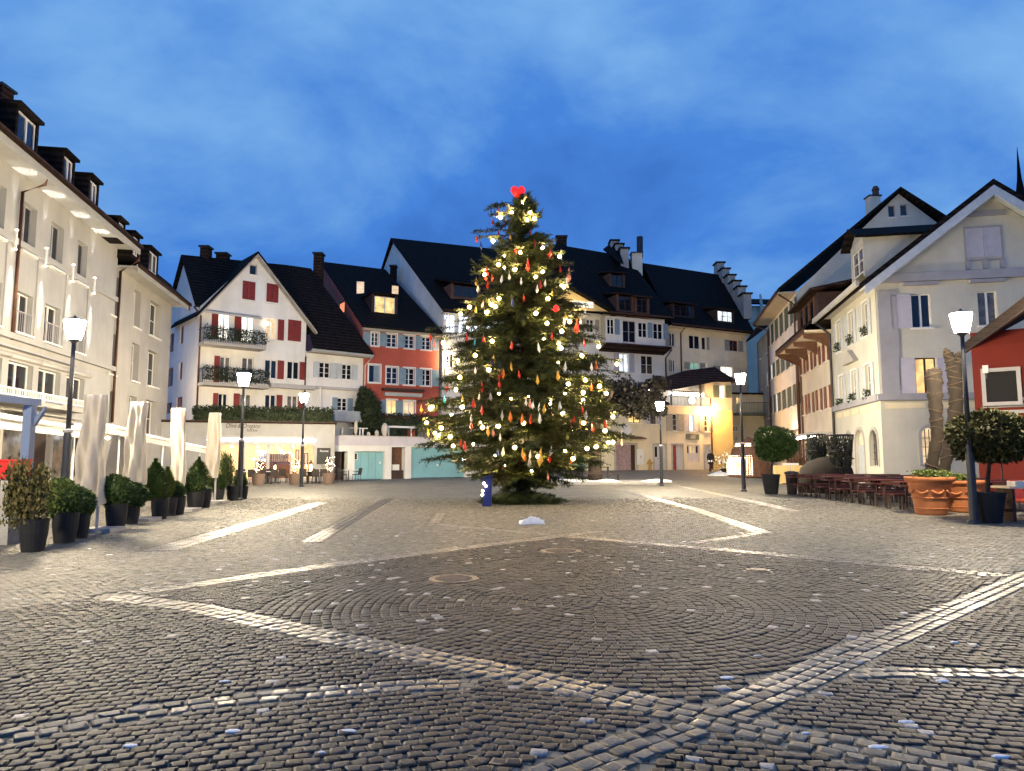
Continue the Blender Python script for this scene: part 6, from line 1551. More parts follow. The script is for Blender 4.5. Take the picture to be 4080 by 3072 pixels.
# ================================================================== RED RESTAURANT AT THE RIGHT EDGE
XF = Fr(17.2, 26.0, 127)
xr = thing('red_pavilion', 'bright red restaurant wall under a dark overhanging roof at right', 'building', XF.p(0, 0))
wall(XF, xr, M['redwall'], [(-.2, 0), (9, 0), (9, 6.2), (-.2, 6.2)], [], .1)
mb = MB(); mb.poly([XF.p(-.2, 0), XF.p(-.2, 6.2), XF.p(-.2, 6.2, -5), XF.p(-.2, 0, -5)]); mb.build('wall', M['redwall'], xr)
q = XF.rect('O', 1232, 352, 1475, 590, .3)
t = thing('screen', 'large dark screen in a grey frame on the red wall', 'screen', XF.p(q[0], q[2], .3))
mb = MB(); w_ = .13
for a_ in ((q[0] - w_, q[0], q[2] - w_, q[3] + w_), (q[1], q[1] + w_, q[2] - w_, q[3] + w_), (q[0], q[1], q[3], q[3] + w_), (q[0], q[1], q[2] - w_, q[2])): mb.fbox(XF, *a_, .1, .36)
mb.build('screen_frame', M['sgrey'], t); mb = MB(); mb.fbox(XF, q[0], q[1], q[2], q[3], .05, .3); mb.build('panel', M['screen'], t)
a = XF.rect('O', 1205, 610, 1529, 690, .3)
for i in range(3): part_box(XF, xr, 'wall_rail', M['sgrey'], .05, 9, a[2] + .05 + i * .22, a[2] + .17 + i * .22, .003, .12)
q = XF.rect('O', 1205, 305, 1250, 365, .4); t = thing('security_lamp', 'small white floodlight left of the dark screen', 'lamp', XF.p(q[0], q[2], .3)); part_box(XF, t, 'housing', M['frame'], q[0], q[1], q[2], q[3], .2, .45); part_box(XF, t, 'bracket', M['sgrey'], q[0] + .05, q[0] + .12, q[2] - .2, q[2], .003, .3)
e0_, e1_ = pt('O', 1060, 205, 27.0), pt('S', 4090, 1225, 19.6)
rv = Vector((.85, .5, 0)) * 9
mb = MB(); mb.prism([e0_, e1_, e1_ + rv + Vector((0, 0, 3.2)), e0_ + rv + Vector((0, 0, 3.2))], (0, 0, .35)); mb.build('roof', M['roofb'], xr)
mb = MB(); mb.prism([e0_ + Vector((0, 0, -.02)), e1_ + Vector((0, 0, -.02)), e1_ + rv * .02 + Vector((0, 0, -.01)), e0_ + rv * .02 + Vector((0, 0, -.01))], (0, 0, .36)); mb.build('fascia', M['dbrown'], xr)
# ================================================================== STREET LAMPS
def street_lamp(x, y, z0, top, label):
    t = thing('street_lamp', label, 'street lamp', (x, y, z0), 'street lamps round the square')
    h = top
    mb = MB(); mb.lathe((x, y, z0), [(.15, 0), (.15, .05), (.10, .09), (.095, 2.1), (.085, 2.2)], 14); mb.build('pole_base', M['pole'], t, smooth=False)
    mb = MB(); mb.lathe((x, y, z0), [(.085, 2.2), (.12, 2.215), (.12, 2.27), (.06, 2.3)], 14); mb.build('collar', M['sgrey'], t)
    mb = MB(); mb.tube([(x, y, z0 + 2.29), (x, y, h - .62)], [.058, .045], 12); mb.build('pole', M['pole'], t, smooth=True)
    mb = MB(); mb.lathe((x, y, h), [(.03, -.70), (.06, -.64), (.13, -.575), (.15, -.56)], 14); ln = mb.build('lantern_base', M['pole'], t)
    mb = MB(); mb.lathe((x, y, h), [(.15, -.558), (.19, -.40), (.245, -.10), (.24, -.08)], 14); mb.build('lantern_glass', M['lamp'], ln, smooth=True)
    mb = MB(); mb.lathe((x, y, h), [(.25, -.078), (.25, -.06), (.14, -.02), (.04, .0), (.02, .05)], 14); mb.build('lantern_cap', M['pole'], ln)
    return t
def lamp_at(kb, xb, yb, kt, xt, yt, label, Y=None, x=None):
    if Y is None:
        g = gr(kb, xb, yb, 0); g = gr(kb, xb, yb, gh(g.x, g.y)); 
    else: g = pt(kb, xb, yb, Y)
    top = pt(kt, xt, yt, g.y).z
    return street_lamp(g.x, g.y, gh(g.x, g.y), top, label)
lamp_at('P', 143, 1000, 'P', 157, 686, 'street lamp behind the potted shrubs, in front of the building with light strips', 17.6)
lamp_at('O', 1140, 1540, 'P', 2068, 671, 'street lamp beside the terracotta pots and the red wall')
lamp_at('P', 1607, 1061, 'P', 1600, 805, 'street lamp left of the dark ball tree at the start of the side street')
lamp_at('P', 651, 1051, 'P', 654, 848, 'street lamp in front of the restaurant menu board')
lamp_at('P', 517, 1080, 'P', 522, 803, 'street lamp at the end of the row of potted shrubs')
lamp_at('P', 1429, 1032, 'P', 1427, 866, 'thin street lamp in front of the yellow house, its lantern among dark leaves')

street_lamp(-10.6, 6.6, 0, 5.25, 'street lamp of the left row nearest to the camera, just outside the photograph')

# ================================================================== CHRISTMAS TREE
TX, TY = .40, 25.6
prof_px = [(1046, 45), (1036, 74), (1010, 118), (978, 168), (939, 205), (891, 220), (843, 190), (796, 182), (740, 166), (677, 130), (637, 106), (597, 96), (550, 66), (510, 48), (470, 32), (448, 20), (435, 9), (426, 3)]
TZ = [(pt('P', 1122, y, TY).z, w * TY / 1536.0) for y, w in prof_px]
def RT(z):
    if z <= TZ[0][0]: return TZ[0][1]
    for (z0_, r0_), (z1_, r1_) in zip(TZ, TZ[1:]):
        if z <= z1_: return r0_ + (r1_ - r0_) * (z - z0_) / (z1_ - z0_)
    return .02
ZTOP = TZ[-1][0]
tree = thing('christmas_tree', 'tall decorated Christmas tree standing in the middle of the square', 'Christmas tree', (TX, TY, 0))
mb = MB(); mb.tube([(TX, TY, 0), (TX + .01, TY, 1.2), (TX, TY, 4), (TX, TY, 8), (TX, TY, ZTOP - .1)], [.30, .22, .17, .10, .02], 12); mb.build('trunk', M['trunkm'], tree, smooth=True)
rg = random.Random(21)
crown, limbs = MB(), MB()
def spray(mb, p, d, L, w, up=Vector((0, 0, 1))):
    """a twig covered with needles: a feathered spray"""
    d = d.normalized(); side = d.cross(up)
    if side.length < .1: side = Vector((1, 0, 0))
    side.normalize(); nrm = side.cross(d)
    k = max(3, int(L / .062))
    for i in range(k):
        f = i / k; q = p + d * (L * f); l = w * 1.15 * (1.15 - .55 * f) * rg.uniform(.75, 1.25)
        for sg in (-1, 1):
            tip = q + side * sg * l * .75 + d * l * .75 + nrm * rg.uniform(-.35, .35) * l
            e = d * .034
            mb.poly([q - e, tip, q + e])
        if i % 2 == 0:
            tip = q + nrm * l * rg.choice((-.8, .7)) + d * l * .6 + side * rg.uniform(-.3, .3) * l
            mb.poly([q - side * .02, tip, q + side * .02])
    mb.poly([p - side * .022, p + d * (L + w * .5), p + side * .022])
z = TZ[0][0] + .12
while z < ZTOP - .12:
    Rz = RT(z + .1)
    n = 8 if Rz > 1.0 else 6
    a0 = rg.random() * 6.28
    for i in range(n + (rg.random() < .5)):
        a = a0 + 6.283 * i / n + rg.uniform(-.25, .25)
        L = Rz * rg.uniform(.62, 1.08)
        if rg.random() < .10: L *= 1.13
        dirv = Vector((math.cos(a), math.sin(a), 0))
        droop = rg.uniform(.10, .30) if z < 8 else rg.uniform(-.45, .0)
        if z > ZTOP - 1.4: droop = rg.uniform(-1.1, -.5)
        pts_ = []
        m = max(4, int(L / .28) + 2)
        for j in range(m + 1):
            f = j / m; zz_ = z - droop * L * (f ** 1.3) + .10 * L * f ** 3 + (.12 * L if z < 8 else 0) * (1 - f) * f
            pts_.append(Vector((TX, TY, zz_)) + dirv * (L * f))
        limbs.tube(pts_, [max(.008, .035 * (1 - j / m) * (L / 2.5)) for j in range(m + 1)], 4, cap=False)
        for j in range(1, m + 1):
            f = j / m; p = pts_[j]; ax = (pts_[j] - pts_[j - 1]).normalized()
            tl = L * .30 * (1.15 - .75 * f) + .12
            tl = min(tl, .62)
            if f < .22 and L > 1.2: continue
            for sg in (-1, 1):
                sd = Vector((-dirv.y, dirv.x, 0)) * sg
                spray(crown, p + ax * rg.uniform(-.1, .1), ax * .75 + sd * rg.uniform(.6, 1.0) + Vector((0, 0, rg.uniform(-.45, .15))), tl * rg.uniform(.7, 1.1), .15)
            spray(crown, p, ax + Vector((0, 0, rg.uniform(-.25, .35))), .26, .16)
            if L > .9:
                ph_ = (pts_[j] + pts_[j - 1]) / 2
                for sg in (-1, 1):
                    sd = Vector((-dirv.y, dirv.x, 0)) * sg
                    spray(crown, ph_, ax * .6 + sd * rg.uniform(.5, 1.1) + Vector((0, 0, rg.uniform(-.5, .1))), tl * rg.uniform(.5, .95), .17)
            if rg.random() < .7: spray(crown, p, ax * .6 + Vector((rg.uniform(-.4, .4), rg.uniform(-.4, .4), -1.0)), tl * .6, .13)
    z += .25 if Rz > 1 else .19
spray(crown, Vector((TX, TY, ZTOP - .5)), Vector((0, 0, 1)), .5, .12)
# pile of cut fir twigs round its foot
mb = MB(); cx_, cy_ = TX - .02, TY - .1
for i in range(420):
    a = rg.random() * 6.28; r_ = 1.30 * math.sqrt(rg.random()); hh = .46 * (1 - (r_ / 1.4) ** 1.5)
    p = Vector((cx_ + r_ * 1.05 * math.cos(a), cy_ + r_ * .8 * math.sin(a), max(.02, hh * rg.uniform(.5, 1.05))))
    spray(mb, p, Vector((math.cos(a), math.sin(a), rg.uniform(-.5, .35))), rg.uniform(.2, .42), .13)
n_ = 20
mb.lathe((cx_, cy_, 0), [(1.25, 0), (1.1, .16), (.8, .30), (.3, .42)], n_, 1.05, .8)
tag(mb.build('fir_twig_pile', M['fir'], None, kind='stuff'), 'dark pile of cut fir twigs round the foot of the Christmas tree', 'fir twigs')
# ornaments and bulbs
def side_of(p):
    zz_ = p.z; v = 'near the top' if zz_ > 8.4 else ('in the upper half' if zz_ > 5.6 else ('in the lower half' if zz_ > 2.9 else 'on the bottom branches'))
    h = 'left side' if p.x < TX - .9 else ('right side' if p.x > TX + .9 else 'middle')
    return v, h
def on_tree(k, x, y, f=None):
    p = pt(k, x, y, TY); 
    for _ in range(3):
        rr = max(RT(p.z), abs(p.x - TX) * 1.02); off = math.sqrt(max(0, rr * rr - (p.x - TX) ** 2)) * (f if f is not None else rg.uniform(.80, .99))
        p = pt(k, x, y, TY - off)
    return p
bme = None
BH = [(1035, 255), (1070, 245), (925, 350), (820, 395), (1100, 352), (1140, 410), (1070, 420), (750, 620), (1215, 680), (1005, 730), (850, 760), (1380, 765), (800, 845), (855, 872), (955, 890), (1220, 915), (670, 940), (1155, 960), (1420, 1055), (1395, 1040), (805, 1165), (1270, 1165), (730, 1220), (770, 1240), (690, 1295), (525, 1245), (440, 1312), (1475, 1385), (1260, 1400), (1155, 1305), (1400, 1475), (510, 1440), (275, 1585), (740, 1570), (1230, 1545), (1375, 1590), (1392, 1635), (1750, 1620)]
BI = [(383, 195), (540, 147), (660, 275), (405, 340), (370, 450), (1485, 150), (1275, 210), (1795, 225), (1515, 365), (1365, 400), (1495, 475), (1495, 548), (1700, 485), (1640, 420), (1335, 485), (750, 485), (857, 530), (1012, 505), (1210, 545), (145, 615), (425, 605), (330, 670), (1315, 660), (110, 745), (240, 790), (185, 835), (222, 855), (320, 865), (345, 945), (605, 785), (745, 772), (968, 745), (1500, 745), (1395, 815), (1760, 690), (1690, 815), (890, 962), (1095, 1040), (525, 930), (437, 1067), (1530, 970), (1760, 915), (1720, 920), (1610, 955), (1405, 1062), (1335, 990), (680, 1115), (800, 1125), (1040, 1170), (720, 1030), (590, 740), (160, 605), (1205, 575)]
SMALL = {(855, 872), (1395, 1040), (1230, 1545), (510, 1440), (750, 485), (857, 530), (1012, 505), (1210, 545), (1335, 485), (1275, 210), (330, 670), (720, 1030), (590, 740), (1205, 575), (1335, 990), (1040, 1170), (525, 930), (800, 1125), (1395, 815)}
bulb_me = []
for r_ in (.088, .052):
    mb = MB(); mb.lathe((0, 0, 0), [(.006, -r_)] + [(r_ * math.cos(R(q)), r_ * math.sin(R(q))) for q in (-60, -30, 0, 30, 60)] + [(.006, r_)], 12)
    o = mb.build('bulb_halo', M['amber_halo'], None, smooth=True); bulb_me.append(o.data); bpy.data.objects.remove(o)
r_ = .055; mb = MB(); mb.lathe((0, 0, 0), [(.006, -r_), (r_ * .8, -r_ * .55), (r_, 0), (r_ * .8, r_ * .55), (.006, r_)], 8); o = mb.build('filament', M['bulb'], None, smooth=True); fil_me = o.data; bpy.data.objects.remove(o)
sock = MB(); sock.lathe((0, 0, 0), [(.03, .085), (.03, .15), (.012, .17)], 8); so_ = sock.build('socket', M['dark'], None); sock_me = so_.data; bpy.data.objects.remove(so_)
for k, lst in (('H', BH), ('I', BI)):
    for (x, y) in lst:
        sm = (x, y) in SMALL; p = on_tree(k, x, y, .90 if not sm else .85)
        v, h = side_of(p)
        o = bpy.data.objects.new('light_bulb', bulb_me[1 if sm else 0]); COL.objects.link(o); o.location = p; OFF[o.name] = p
        tag(o, ('small' if sm else 'large') + ' warm bulb ' + v + ' of the tree, ' + h, 'light bulb', 'glowing bulbs on the Christmas tree')
        s_ = bpy.data.objects.new('socket', sock_me); COL.objects.link(s_); s_.parent = o
        f_ = bpy.data.objects.new('filament', fil_me); COL.objects.link(f_); f_.parent = o
        if sm: s_.scale = (.6, .6, .6); f_.scale = (.58, .58, .58)
OH = {'red': [(595, 570), (750, 410), (800, 520), (1147, 610), (1205, 635), (1380, 850), (1195, 1000), (1040, 1130), (735, 930), (700, 1000), (155, 1500), (500, 1500), (660, 1515), (1310, 1490), (1610, 1550), (925, 1575), (800, 310), (1105, 510), (960, 690)],
      'blue': [(735, 340), (630, 625), (765, 330), (930, 1165)], 'teal': [(580, 1550)], 'yellow': [(590, 970), (910, 560), (1310, 1080), (585, 1240), (1440, 1300)],
      'white': [(835, 950), (900, 930), (1015, 970), (1245, 985), (1170, 1035), (605, 1040), (1580, 1340), (1620, 1270), (1175, 1590), (1418, 1345)], 'pink': [(190, 1560), (655, 1190)]}
OB = {'red': [(1275, 665), (1080, 785), (685, 870), (1545, 1370)], 'pink': [(1470, 880)], 'white': [(1440, 970)]}
OI = {'red': [(755, 290), (925, 280), (755, 370), (300, 390), (600, 385), (525, 530), (600, 590), (1035, 675), (1420, 690), (1690, 720), (1575, 750), (1495, 600), (415, 895), (450, 910), (490, 1030), (790, 1085), (1200, 1030), (505, 730)],
      'orange': [(790, 270), (955, 670), (1570, 400), (1605, 195), (1390, 715), (1385, 1050), (850, 645), (980, 1010)], 'yellow': [(705, 135), (855, 205), (1090, 325), (1270, 285), (425, 505), (120, 795), (650, 775), (1155, 585), (65, 590), (960, 975), (1465, 715)],
      'teal': [(265, 490)], 'blue': [(685, 170), (755, 200), (740, 975)], 'white': [(580, 480), (540, 255), (1110, 660), (1055, 555), (1110, 570), (1290, 560), (760, 840), (790, 965), (1030, 990), (1340, 210), (1570, 215), (1525, 640), (1840, 810), (1840, 885), (505, 670), (1215, 955), (990, 525)], 'pink': [(700, 800), (1025, 535), (1180, 1190)], 'grey': [(675, 480), (780, 635), (1020, 1055)]}
OBI = {'yellow': [(1125, 960)]}
def twig_to(p, hang=.16):
    e = Vector(p) + Vector((0, 0, hang)); rad = Vector((p[0] - TX, p[1] - TY, 0)); L_ = min(1.0, rad.length * .6)
    if rad.length < .02: return
    rad.normalize(); b0 = e - rad * L_ + Vector((0, 0, .12 * L_))
    limbs.tube([b0, b0.lerp(e, .5) + Vector((0, 0, .04)), e], [.016, .011, .006], 4, cap=False)
    sd = Vector((-rad.y, rad.x, 0)); n_ = max(2, int(L_ / .2))
    for i in range(1, n_ + 1):
        q = b0.lerp(e, i / n_)
        for sg in (-1, 1): spray(crown, q, rad * .8 + sd * sg * rg.uniform(.5, 1) + Vector((0, 0, rg.uniform(-.35, .1))), rg.uniform(.2, .36), .15)
    spray(crown, e - rad * .12, rad + Vector((0, 0, rg.uniform(-.2, .4))), .24, .13)
orn_me = {}
def orn(colour):
    if colour in orn_me: return orn_me[colour]
    mb = MB(); n_ = 5; w_ = .075
    ring = [(w_ * math.cos(6.283 * i / n_), w_ * .75 * math.sin(6.283 * i / n_), -.26) for i in range(n_)]
    mb.faces([(0, 0, 0), (0, 0, -.37)] + ring, [(0, 2 + i, 2 + (i + 1) % n_) for i in range(n_)] + [(1, 2 + (i + 1) % n_, 2 + i) for i in range(n_)])
    o = mb.build('ornament_drop', ORN[colour], None); me = o.data; bpy.data.objects.remove(o); orn_me[colour] = me; return me
mb = MB(); mb.tube([(0, 0, -.01), (0, 0, .14)], .005, 4); o = mb.build('string', M['dark'], None); str_me = o.data; bpy.data.objects.remove(o)
for k, dct, sc in (('H', OH, .85), ('H', OB, 1.45), ('I', OI, .9), ('I', OBI, 1.6)):
    for colour, lst in dct.items():
        for (x, y) in lst:
            p = on_tree(k, x, y - 12, .97); v, h = side_of(p)
            twig_to(p, .13); o = bpy.data.objects.new('paper_drop', orn(colour)); COL.objects.link(o); o.location = p; OFF[o.name] = p
            s_ = sc * rg.uniform(.85, 1.15); o.scale = (s_, s_, s_); o.rotation_euler = (rg.uniform(-.12, .12), rg.uniform(-.12, .12), rg.random() * 6)
            tag(o, ('big ' if sc > 1.2 else '') + colour + ' paper drop ' + v + ' of the tree, ' + h, 'ornament', 'paper drop ornaments on the Christmas tree')
            q = bpy.data.objects.new('string', str_me); COL.objects.link(q); q.parent = o
for o in [o for o in bpy.data.objects if o.name.startswith('light_bulb')]: twig_to(o.location, .15); twig_to(o.location + Vector((rg.uniform(-.12, .12), .1, -.1)), rg.uniform(-.25, .0))
limbs.build('branches', M['trunkm'], tree); crown.build('crown', M['fir'], tree, kind='stuff')
# glowing red heart on the top
p = pt('H', 985, 165, TY - .1)
t = thing('heart_topper', 'glowing red heart shaped topper on the tip of the Christmas tree', 'tree topper', p)
mb = MB()
hp = [(.0, -.30), (-.16, -.14), (-.27, .04), (-.26, .18), (-.17, .26), (-.07, .24), (0, .15), (.07, .24), (.17, .26), (.26, .17), (.27, .04), (.16, -.14)]
def hring(sc, y): return [p + Vector((a * sc, y, b_ * sc + .02)) for a, b_ in hp]
rings = [hring(.35, -.15), hring(.8, -.11), hring(1, 0), hring(.8, .11), hring(.35, .15)]
nH = len(hp); mb.faces([v for r_ in rings for v in r_], [(i * nH + j, i * nH + (j + 1) % nH, (i + 1) * nH + (j + 1) % nH, (i + 1) * nH + j) for i in range(4) for j in range(nH)] + [tuple(range(nH - 1, -1, -1)), tuple(range(4 * nH, 5 * nH))])
mb.build('heart', M['redlit'], t, smooth=True)
mb = MB(); mb.tube([p + Vector((0, 0, -.3)), p + Vector((0, 0, -.75))], .03, 6); mb.build('stem', M['dark'], t)
mb = MB(); mb.lathe(pt('H', 1345, 1258, TY - 2.0), [(.02, -.12), (.13, -.05), (.10, .05), (.02, .12)], 5); tag(mb.build('star_lamp', M['redlit'], None), 'glowing red star lamp on the right side of the tree', 'lamp')
# blue box with lights at the foot
g = gr('I', 645, 1482); t = thing('distribution_box', 'blue distribution box with small white lights left of the tree', 'box', (g.x, g.y, 0))
mb = MB(); mb.prism([(g.x - .15, g.y, 0), (g.x + .14, g.y, 0), (g.x + .16, g.y, .98), (g.x - .10, g.y, .86)], (0, .32, 0)); mb.build('housing', M['bbox'], t)
mb = MB(); mb.prism([(g.x - .19, g.y - .02, .86), (g.x + .18, g.y - .02, 1.0), (g.x + .18, g.y - .02, 1.05), (g.x - .19, g.y - .02, .91)], (0, .36, 0)); mb.build('lid', M['bbox'], t)
for i, (x, y) in enumerate(((618, 1280), (635, 1303), (607, 1345), (604, 1380))):
    q = pt('I', x, y, g.y - .05); mb = MB(); mb.lathe(q, [(.005, -.045), (.04, -.02), (.045, .0), (.03, .035), (.005, .045)], 8); mb.build('light', M['fairy'], t, smooth=True)

# ================================================================== POTTED SHRUBS ON THE LEFT
def planter(x, yb, pw, ph, fc, y0, y1, fw, m, kind, label, seed, k='C'):
    g = gr(k, x, yb); sc = g.y / FPX / ZK[k][2]
    r_, h = pw * sc / 2, ph * sc
    c = Vector((g.x, g.y + r_ * .9, 0))
    t = thing('potted_shrub', label, 'potted shrub', c, 'potted shrubs along the terrace')
    mb = MB(); mb.lathe(c, [(r_ * .76, 0), (r_ * .95, h * .55), (r_, h * .96), (r_ * 1.03, h), (r_ * .92, h), (r_ * .9, h - .05)], 20); mb.build('pot', M['pot'], t, smooth=False)
    mb = MB(); mb.lathe(c, [(r_ * .9, h - .06), (r_ * .3, h - .03)], 14); mb.build('soil', M['soil'], t)
    cz0, cz1 = pt(k, fc, y1, c.y).z, pt(k, fc, y0, c.y).z; fx = pt(k, fc, (y0 + y1) / 2, c.y).x
    rx, rz = fw * sc / 2, (cz1 - cz0) / 2; cen = Vector((fx, c.y, (cz0 + cz1) / 2))
    if kind == 'ball': mb = shrub('', '', '', cen, rx * .95, rz * .97, int(1500 + 1500 * rx), .05 + .035 * rx, None, seed, lump=.12)
    elif kind == 'cone':
        mb = MB(); rg2 = random.Random(seed)
        for _ in range(2200):
            f = rg2.random(); a = rg2.random() * 6.28; rr = rx * math.sin(math.pi * min(1, .12 + f * .95)) ** .8 * rg2.uniform(.85, 1.05) * (1 - .25 * f)
            p = cen + Vector((rr * math.cos(a), rr * math.sin(a), -rz + 2 * rz * f)); s_ = .07 * rg2.uniform(.7, 1.4)
            d = Vector((math.cos(a), math.sin(a), .9)).normalized(); e = Vector((-math.sin(a), math.cos(a), rg2.uniform(-.4, .4)))
            mb.poly([p - e * s_ * .35, p + d * s_, p + e * s_ * .35])
        mb.lathe(cen, [(max(.02, rx * .78 * math.sin(math.pi * min(1, .12 + f * .95)) ** .8 * (1 - .25 * f)), -rz + 2 * rz * f) for f in (0, .15, .3, .45, .6, .75, .9, .98)], 12)
    else:       # loose upright conifer made of several plumes
        mb = MB(); rg2 = random.Random(seed)
        for _ in range(15):
            a = rg2.random() * 6.28; b0 = cen + Vector((rx * .35 * math.cos(a), rx * .35 * math.sin(a), -rz)); tipp = cen + Vector((rx * rg2.uniform(.3, 1) * math.cos(a), rx * rg2.uniform(.3, 1) * math.sin(a), rz * rg2.uniform(.1, 1.0)))
            for q in range(150):
                f = rg2.random() ** .8; p = b0.lerp(tipp, f) + Vector((rg2.gauss(0, 1), rg2.gauss(0, 1), rg2.gauss(0, 1))) * .095 * (1.2 - .7 * f)
                d = (tipp - b0).normalized() + Vector((rg2.uniform(-.6, .6), rg2.uniform(-.6, .6), rg2.uniform(-.3, .3))); d.normalize(); e = d.cross(Vector((rg2.uniform(-1, 1), rg2.uniform(-1, 1), .2))).normalized(); s_ = .085 * rg2.uniform(.6, 1.4)
                mb.poly([p - e * s_ * .25, p + d * s_, p + e * s_ * .25])
    mb.build('foliage', M[m], t)
    mb = MB(); mb.tube([c + Vector((0, 0, h - .1)), cen], .03, 6); mb.build('stem', M['trunkm'], t)
PL = [(205, 1464, 215, 270, 220, 690, 1215, 330, 'boxo', 'loose', 'tall olive conifer with russet tips in the nearest dark pot'),
      (475, 1388, 200, 250, 505, 855, 1170, 300, 'boxl', 'ball', 'wide pale green bush in the second dark pot from the camera'),
      (625, 1347, 140, 200, 665, 930, 1175, 215, 'boxl', 'ball', 'round light green bush in front of the first covered parasol'),
      (915, 1277, 170, 215, 965, 820, 1090, 255, 'box', 'ball', 'big dark clipped ball between the first and second covered parasols'),
      (1062, 1230, 120, 150, 1125, 890, 1090, 180, 'box', 'ball', 'small clipped ball in front of the second covered parasol'),
      (1290, 1187, 140, 170, 1285, 692, 1030, 235, 'box', 'cone', 'tall dark clipped cone left of the third covered parasol'),
      (1385, 1160, 110, 150, 1385, 760, 1010, 125, 'boxl', 'cone', 'slim bright green cone left of the third covered parasol'),
      (1440, 1150, 130, 150, 1445, 880, 1035, 150, 'box', 'ball', 'small dark ball at the foot of the third covered parasol'),
      (1590, 1110, 140, 150, 1600, 815, 985, 165, 'box', 'ball', 'round clipped ball right of the third covered parasol'),
      (1672, 1090, 110, 150, 1645, 675, 960, 200, 'box', 'cone', 'tall clipped cone between the third and fourth covered parasols'),
      (1795, 1042, 90, 110, 1800, 815, 950, 140, 'box', 'ball', 'small clipped ball at the foot of the fourth covered parasol'),
      (1910, 1032, 100, 120, 1890, 630, 915, 165, 'boxl', 'loose', 'tall light green loose shrub in front of the restaurant'),
      (2000, 1020, 80, 105, 1995, 810, 925, 95, 'box', 'ball', 'last small clipped ball of the row, beside the lamp post')]
for i, a in enumerate(PL): planter(*a[:11][:5], *a[5:8], a[8], a[9], a[10], 30 + i)
# covered parasols
def parasol(xl, xr, yt, xbl, xbr, ybl, ybr, sx, sy, lab, seed):
    g = gr('C', sx, sy); Y = g.y + .1; rg2 = random.Random(seed)
    t = thing('covered_parasol', lab, 'parasol', (g.x, Y, 0), 'folded parasols in ivory covers')
    tl, tr, bl, br = pt('C', xl, yt, Y), pt('C', xr, yt, Y), pt('C', xbl, ybl, Y), pt('C', xbr, ybr, Y)
    mb = MB(); nz_, na = 18, 40; P_ = []
    for i in range(nz_ + 1):
        f = i / nz_; L_, R_ = tl.lerp(bl, f), tr.lerp(br, f)
        for j in range(na):
            a = 2 * math.pi * j / na; cx__ = .5 + .5 * math.cos(a); fold = .20 * math.sin(5 * a + 5 * f + seed) * (.35 + f) + .10 * math.sin(9 * a - 7 * f)
            p = L_.lerp(R_, cx__); w_ = (R_ - L_).length
            P_.append(Vector((p.x + w_ * .04 * math.sin(7 * f + seed), Y + (math.sin(a) * (.38 + .1 * f) + fold) * w_ * (.75 if i else .5), p.z + (.05 * math.sin(3 * a) if i == nz_ else 0))))
    mb.faces(P_, [(i * na + j, i * na + (j + 1) % na, (i + 1) * na + (j + 1) % na, (i + 1) * na + j) for i in range(nz_) for j in range(na)] + [tuple(range(na - 1, -1, -1))])
    mb.build('cover', M['cloth'], t, smooth=True)
    px = (tl.lerp(tr, .5).x + g.x) / 2
    mb = MB(); mb.tube([(px, Y + .05, .05), (px, Y + .05, tl.z - .1)], .035, 8); mb.build('pole', M['sgrey'], t)
    mb = MB(); mb.box(g.x - .32, g.x + .32, Y - .28, Y + .36, 0, .09); mb.build('base_slab', M['concrete'], t)
parasol(710, 886, 152, 640, 830, 900, 1070, 825, 1292, 'covered folded parasol nearest the camera, tall and ivory', 1)
parasol(1082, 1225, 212, 1022, 1190, 900, 900, 1160, 1205, 'second covered folded parasol from the camera', 2)
parasol(1422, 1536, 262, 1430, 1528, 900, 905, 1527, 1120, 'third covered folded parasol from the camera, slim', 3)
parasol(1740, 1836, 300, 1698, 1810, 830, 830, 1785, 1052, 'fourth covered folded parasol, nearest the restaurant', 4)
# terrace awnings, pergola and odds and ends
def awning(x0, y0, x1, y1, Y0_, Y1_, lab, m='awning'):
    a, b_ = pt('C', x0, y0, Y0_), pt('C', x1, y1, Y1_)
    t = thing('terrace_awning', lab, 'awning', a, 'awnings over the terrace')
    nrm = Vector(((b_ - a).y, -(b_ - a).x, 0)).normalized()
    if nrm.x < 0: nrm = -nrm
    bk_ = -nrm * 3.4 + Vector((0, 0, .55))
    mb = MB(); mb.tube([a, b_], .085, 10); mb.build('front_bar', M['frame'], t, smooth=True)
    mb = MB(); mb.prism([a + Vector((0, 0, .05)), b_ + Vector((0, 0, .05)), b_ + bk_, a + bk_], (0, 0, .03)); mb.build('fabric', M[m], t)
    mb = MB(); mb.prism([a + Vector((0, 0, -.08)), b_ + Vector((0, 0, -.08)), b_ + Vector((0, 0, -.30)), a + Vector((0, 0, -.30))], nrm * .015); mb.build('valance', M[m], t)
    for q in (a, b_):
        mb = MB(); q2_ = q - nrm * .3; mb.tube([(q2_.x, q2_.y, 0), (q2_.x, q2_.y, q.z)], .045, 8); mb.build('post', M['frame'], t)
    c = a.lerp(b_, .5) - nrm * 1.3
    mb = MB(); d_ = (b_ - a).normalized(); mb.tube([c - d_ * .7 + Vector((0, 0, .08)), c + d_ * .7 + Vector((0, 0, .08))], .035, 8); mb.build('strip_light', M['led'] if False else emit('terrace_strip_light', (1, .86, .68), 9) if 'terrace_strip_light' not in bpy.data.materials else bpy.data.materials['terrace_strip_light'], t)
awning(-260, 292, 700, 440, 16.0, 24.3, 'white awning over the near part of the terrace, beside the blue grey pergola')
awning(880, 405, 1058, 442, 27.0, 30.0, 'white awning between the first and second covered parasols')
awning(1212, 488, 1405, 532, 32.0, 35.0, 'white awning between the second and third covered parasols')
awning(1540, 560, 1705, 592, 37.5, 40.5, 'white awning between the third and fourth covered parasols')
t = thing('pergola', 'blue grey steel pergola post and beam at the left edge', 'pergola', pt('C', 255, 700, 15.5) * Vector((1, 1, 0)) if False else (pt('C', 255, 700, 15.5).x, 15.5, 0))
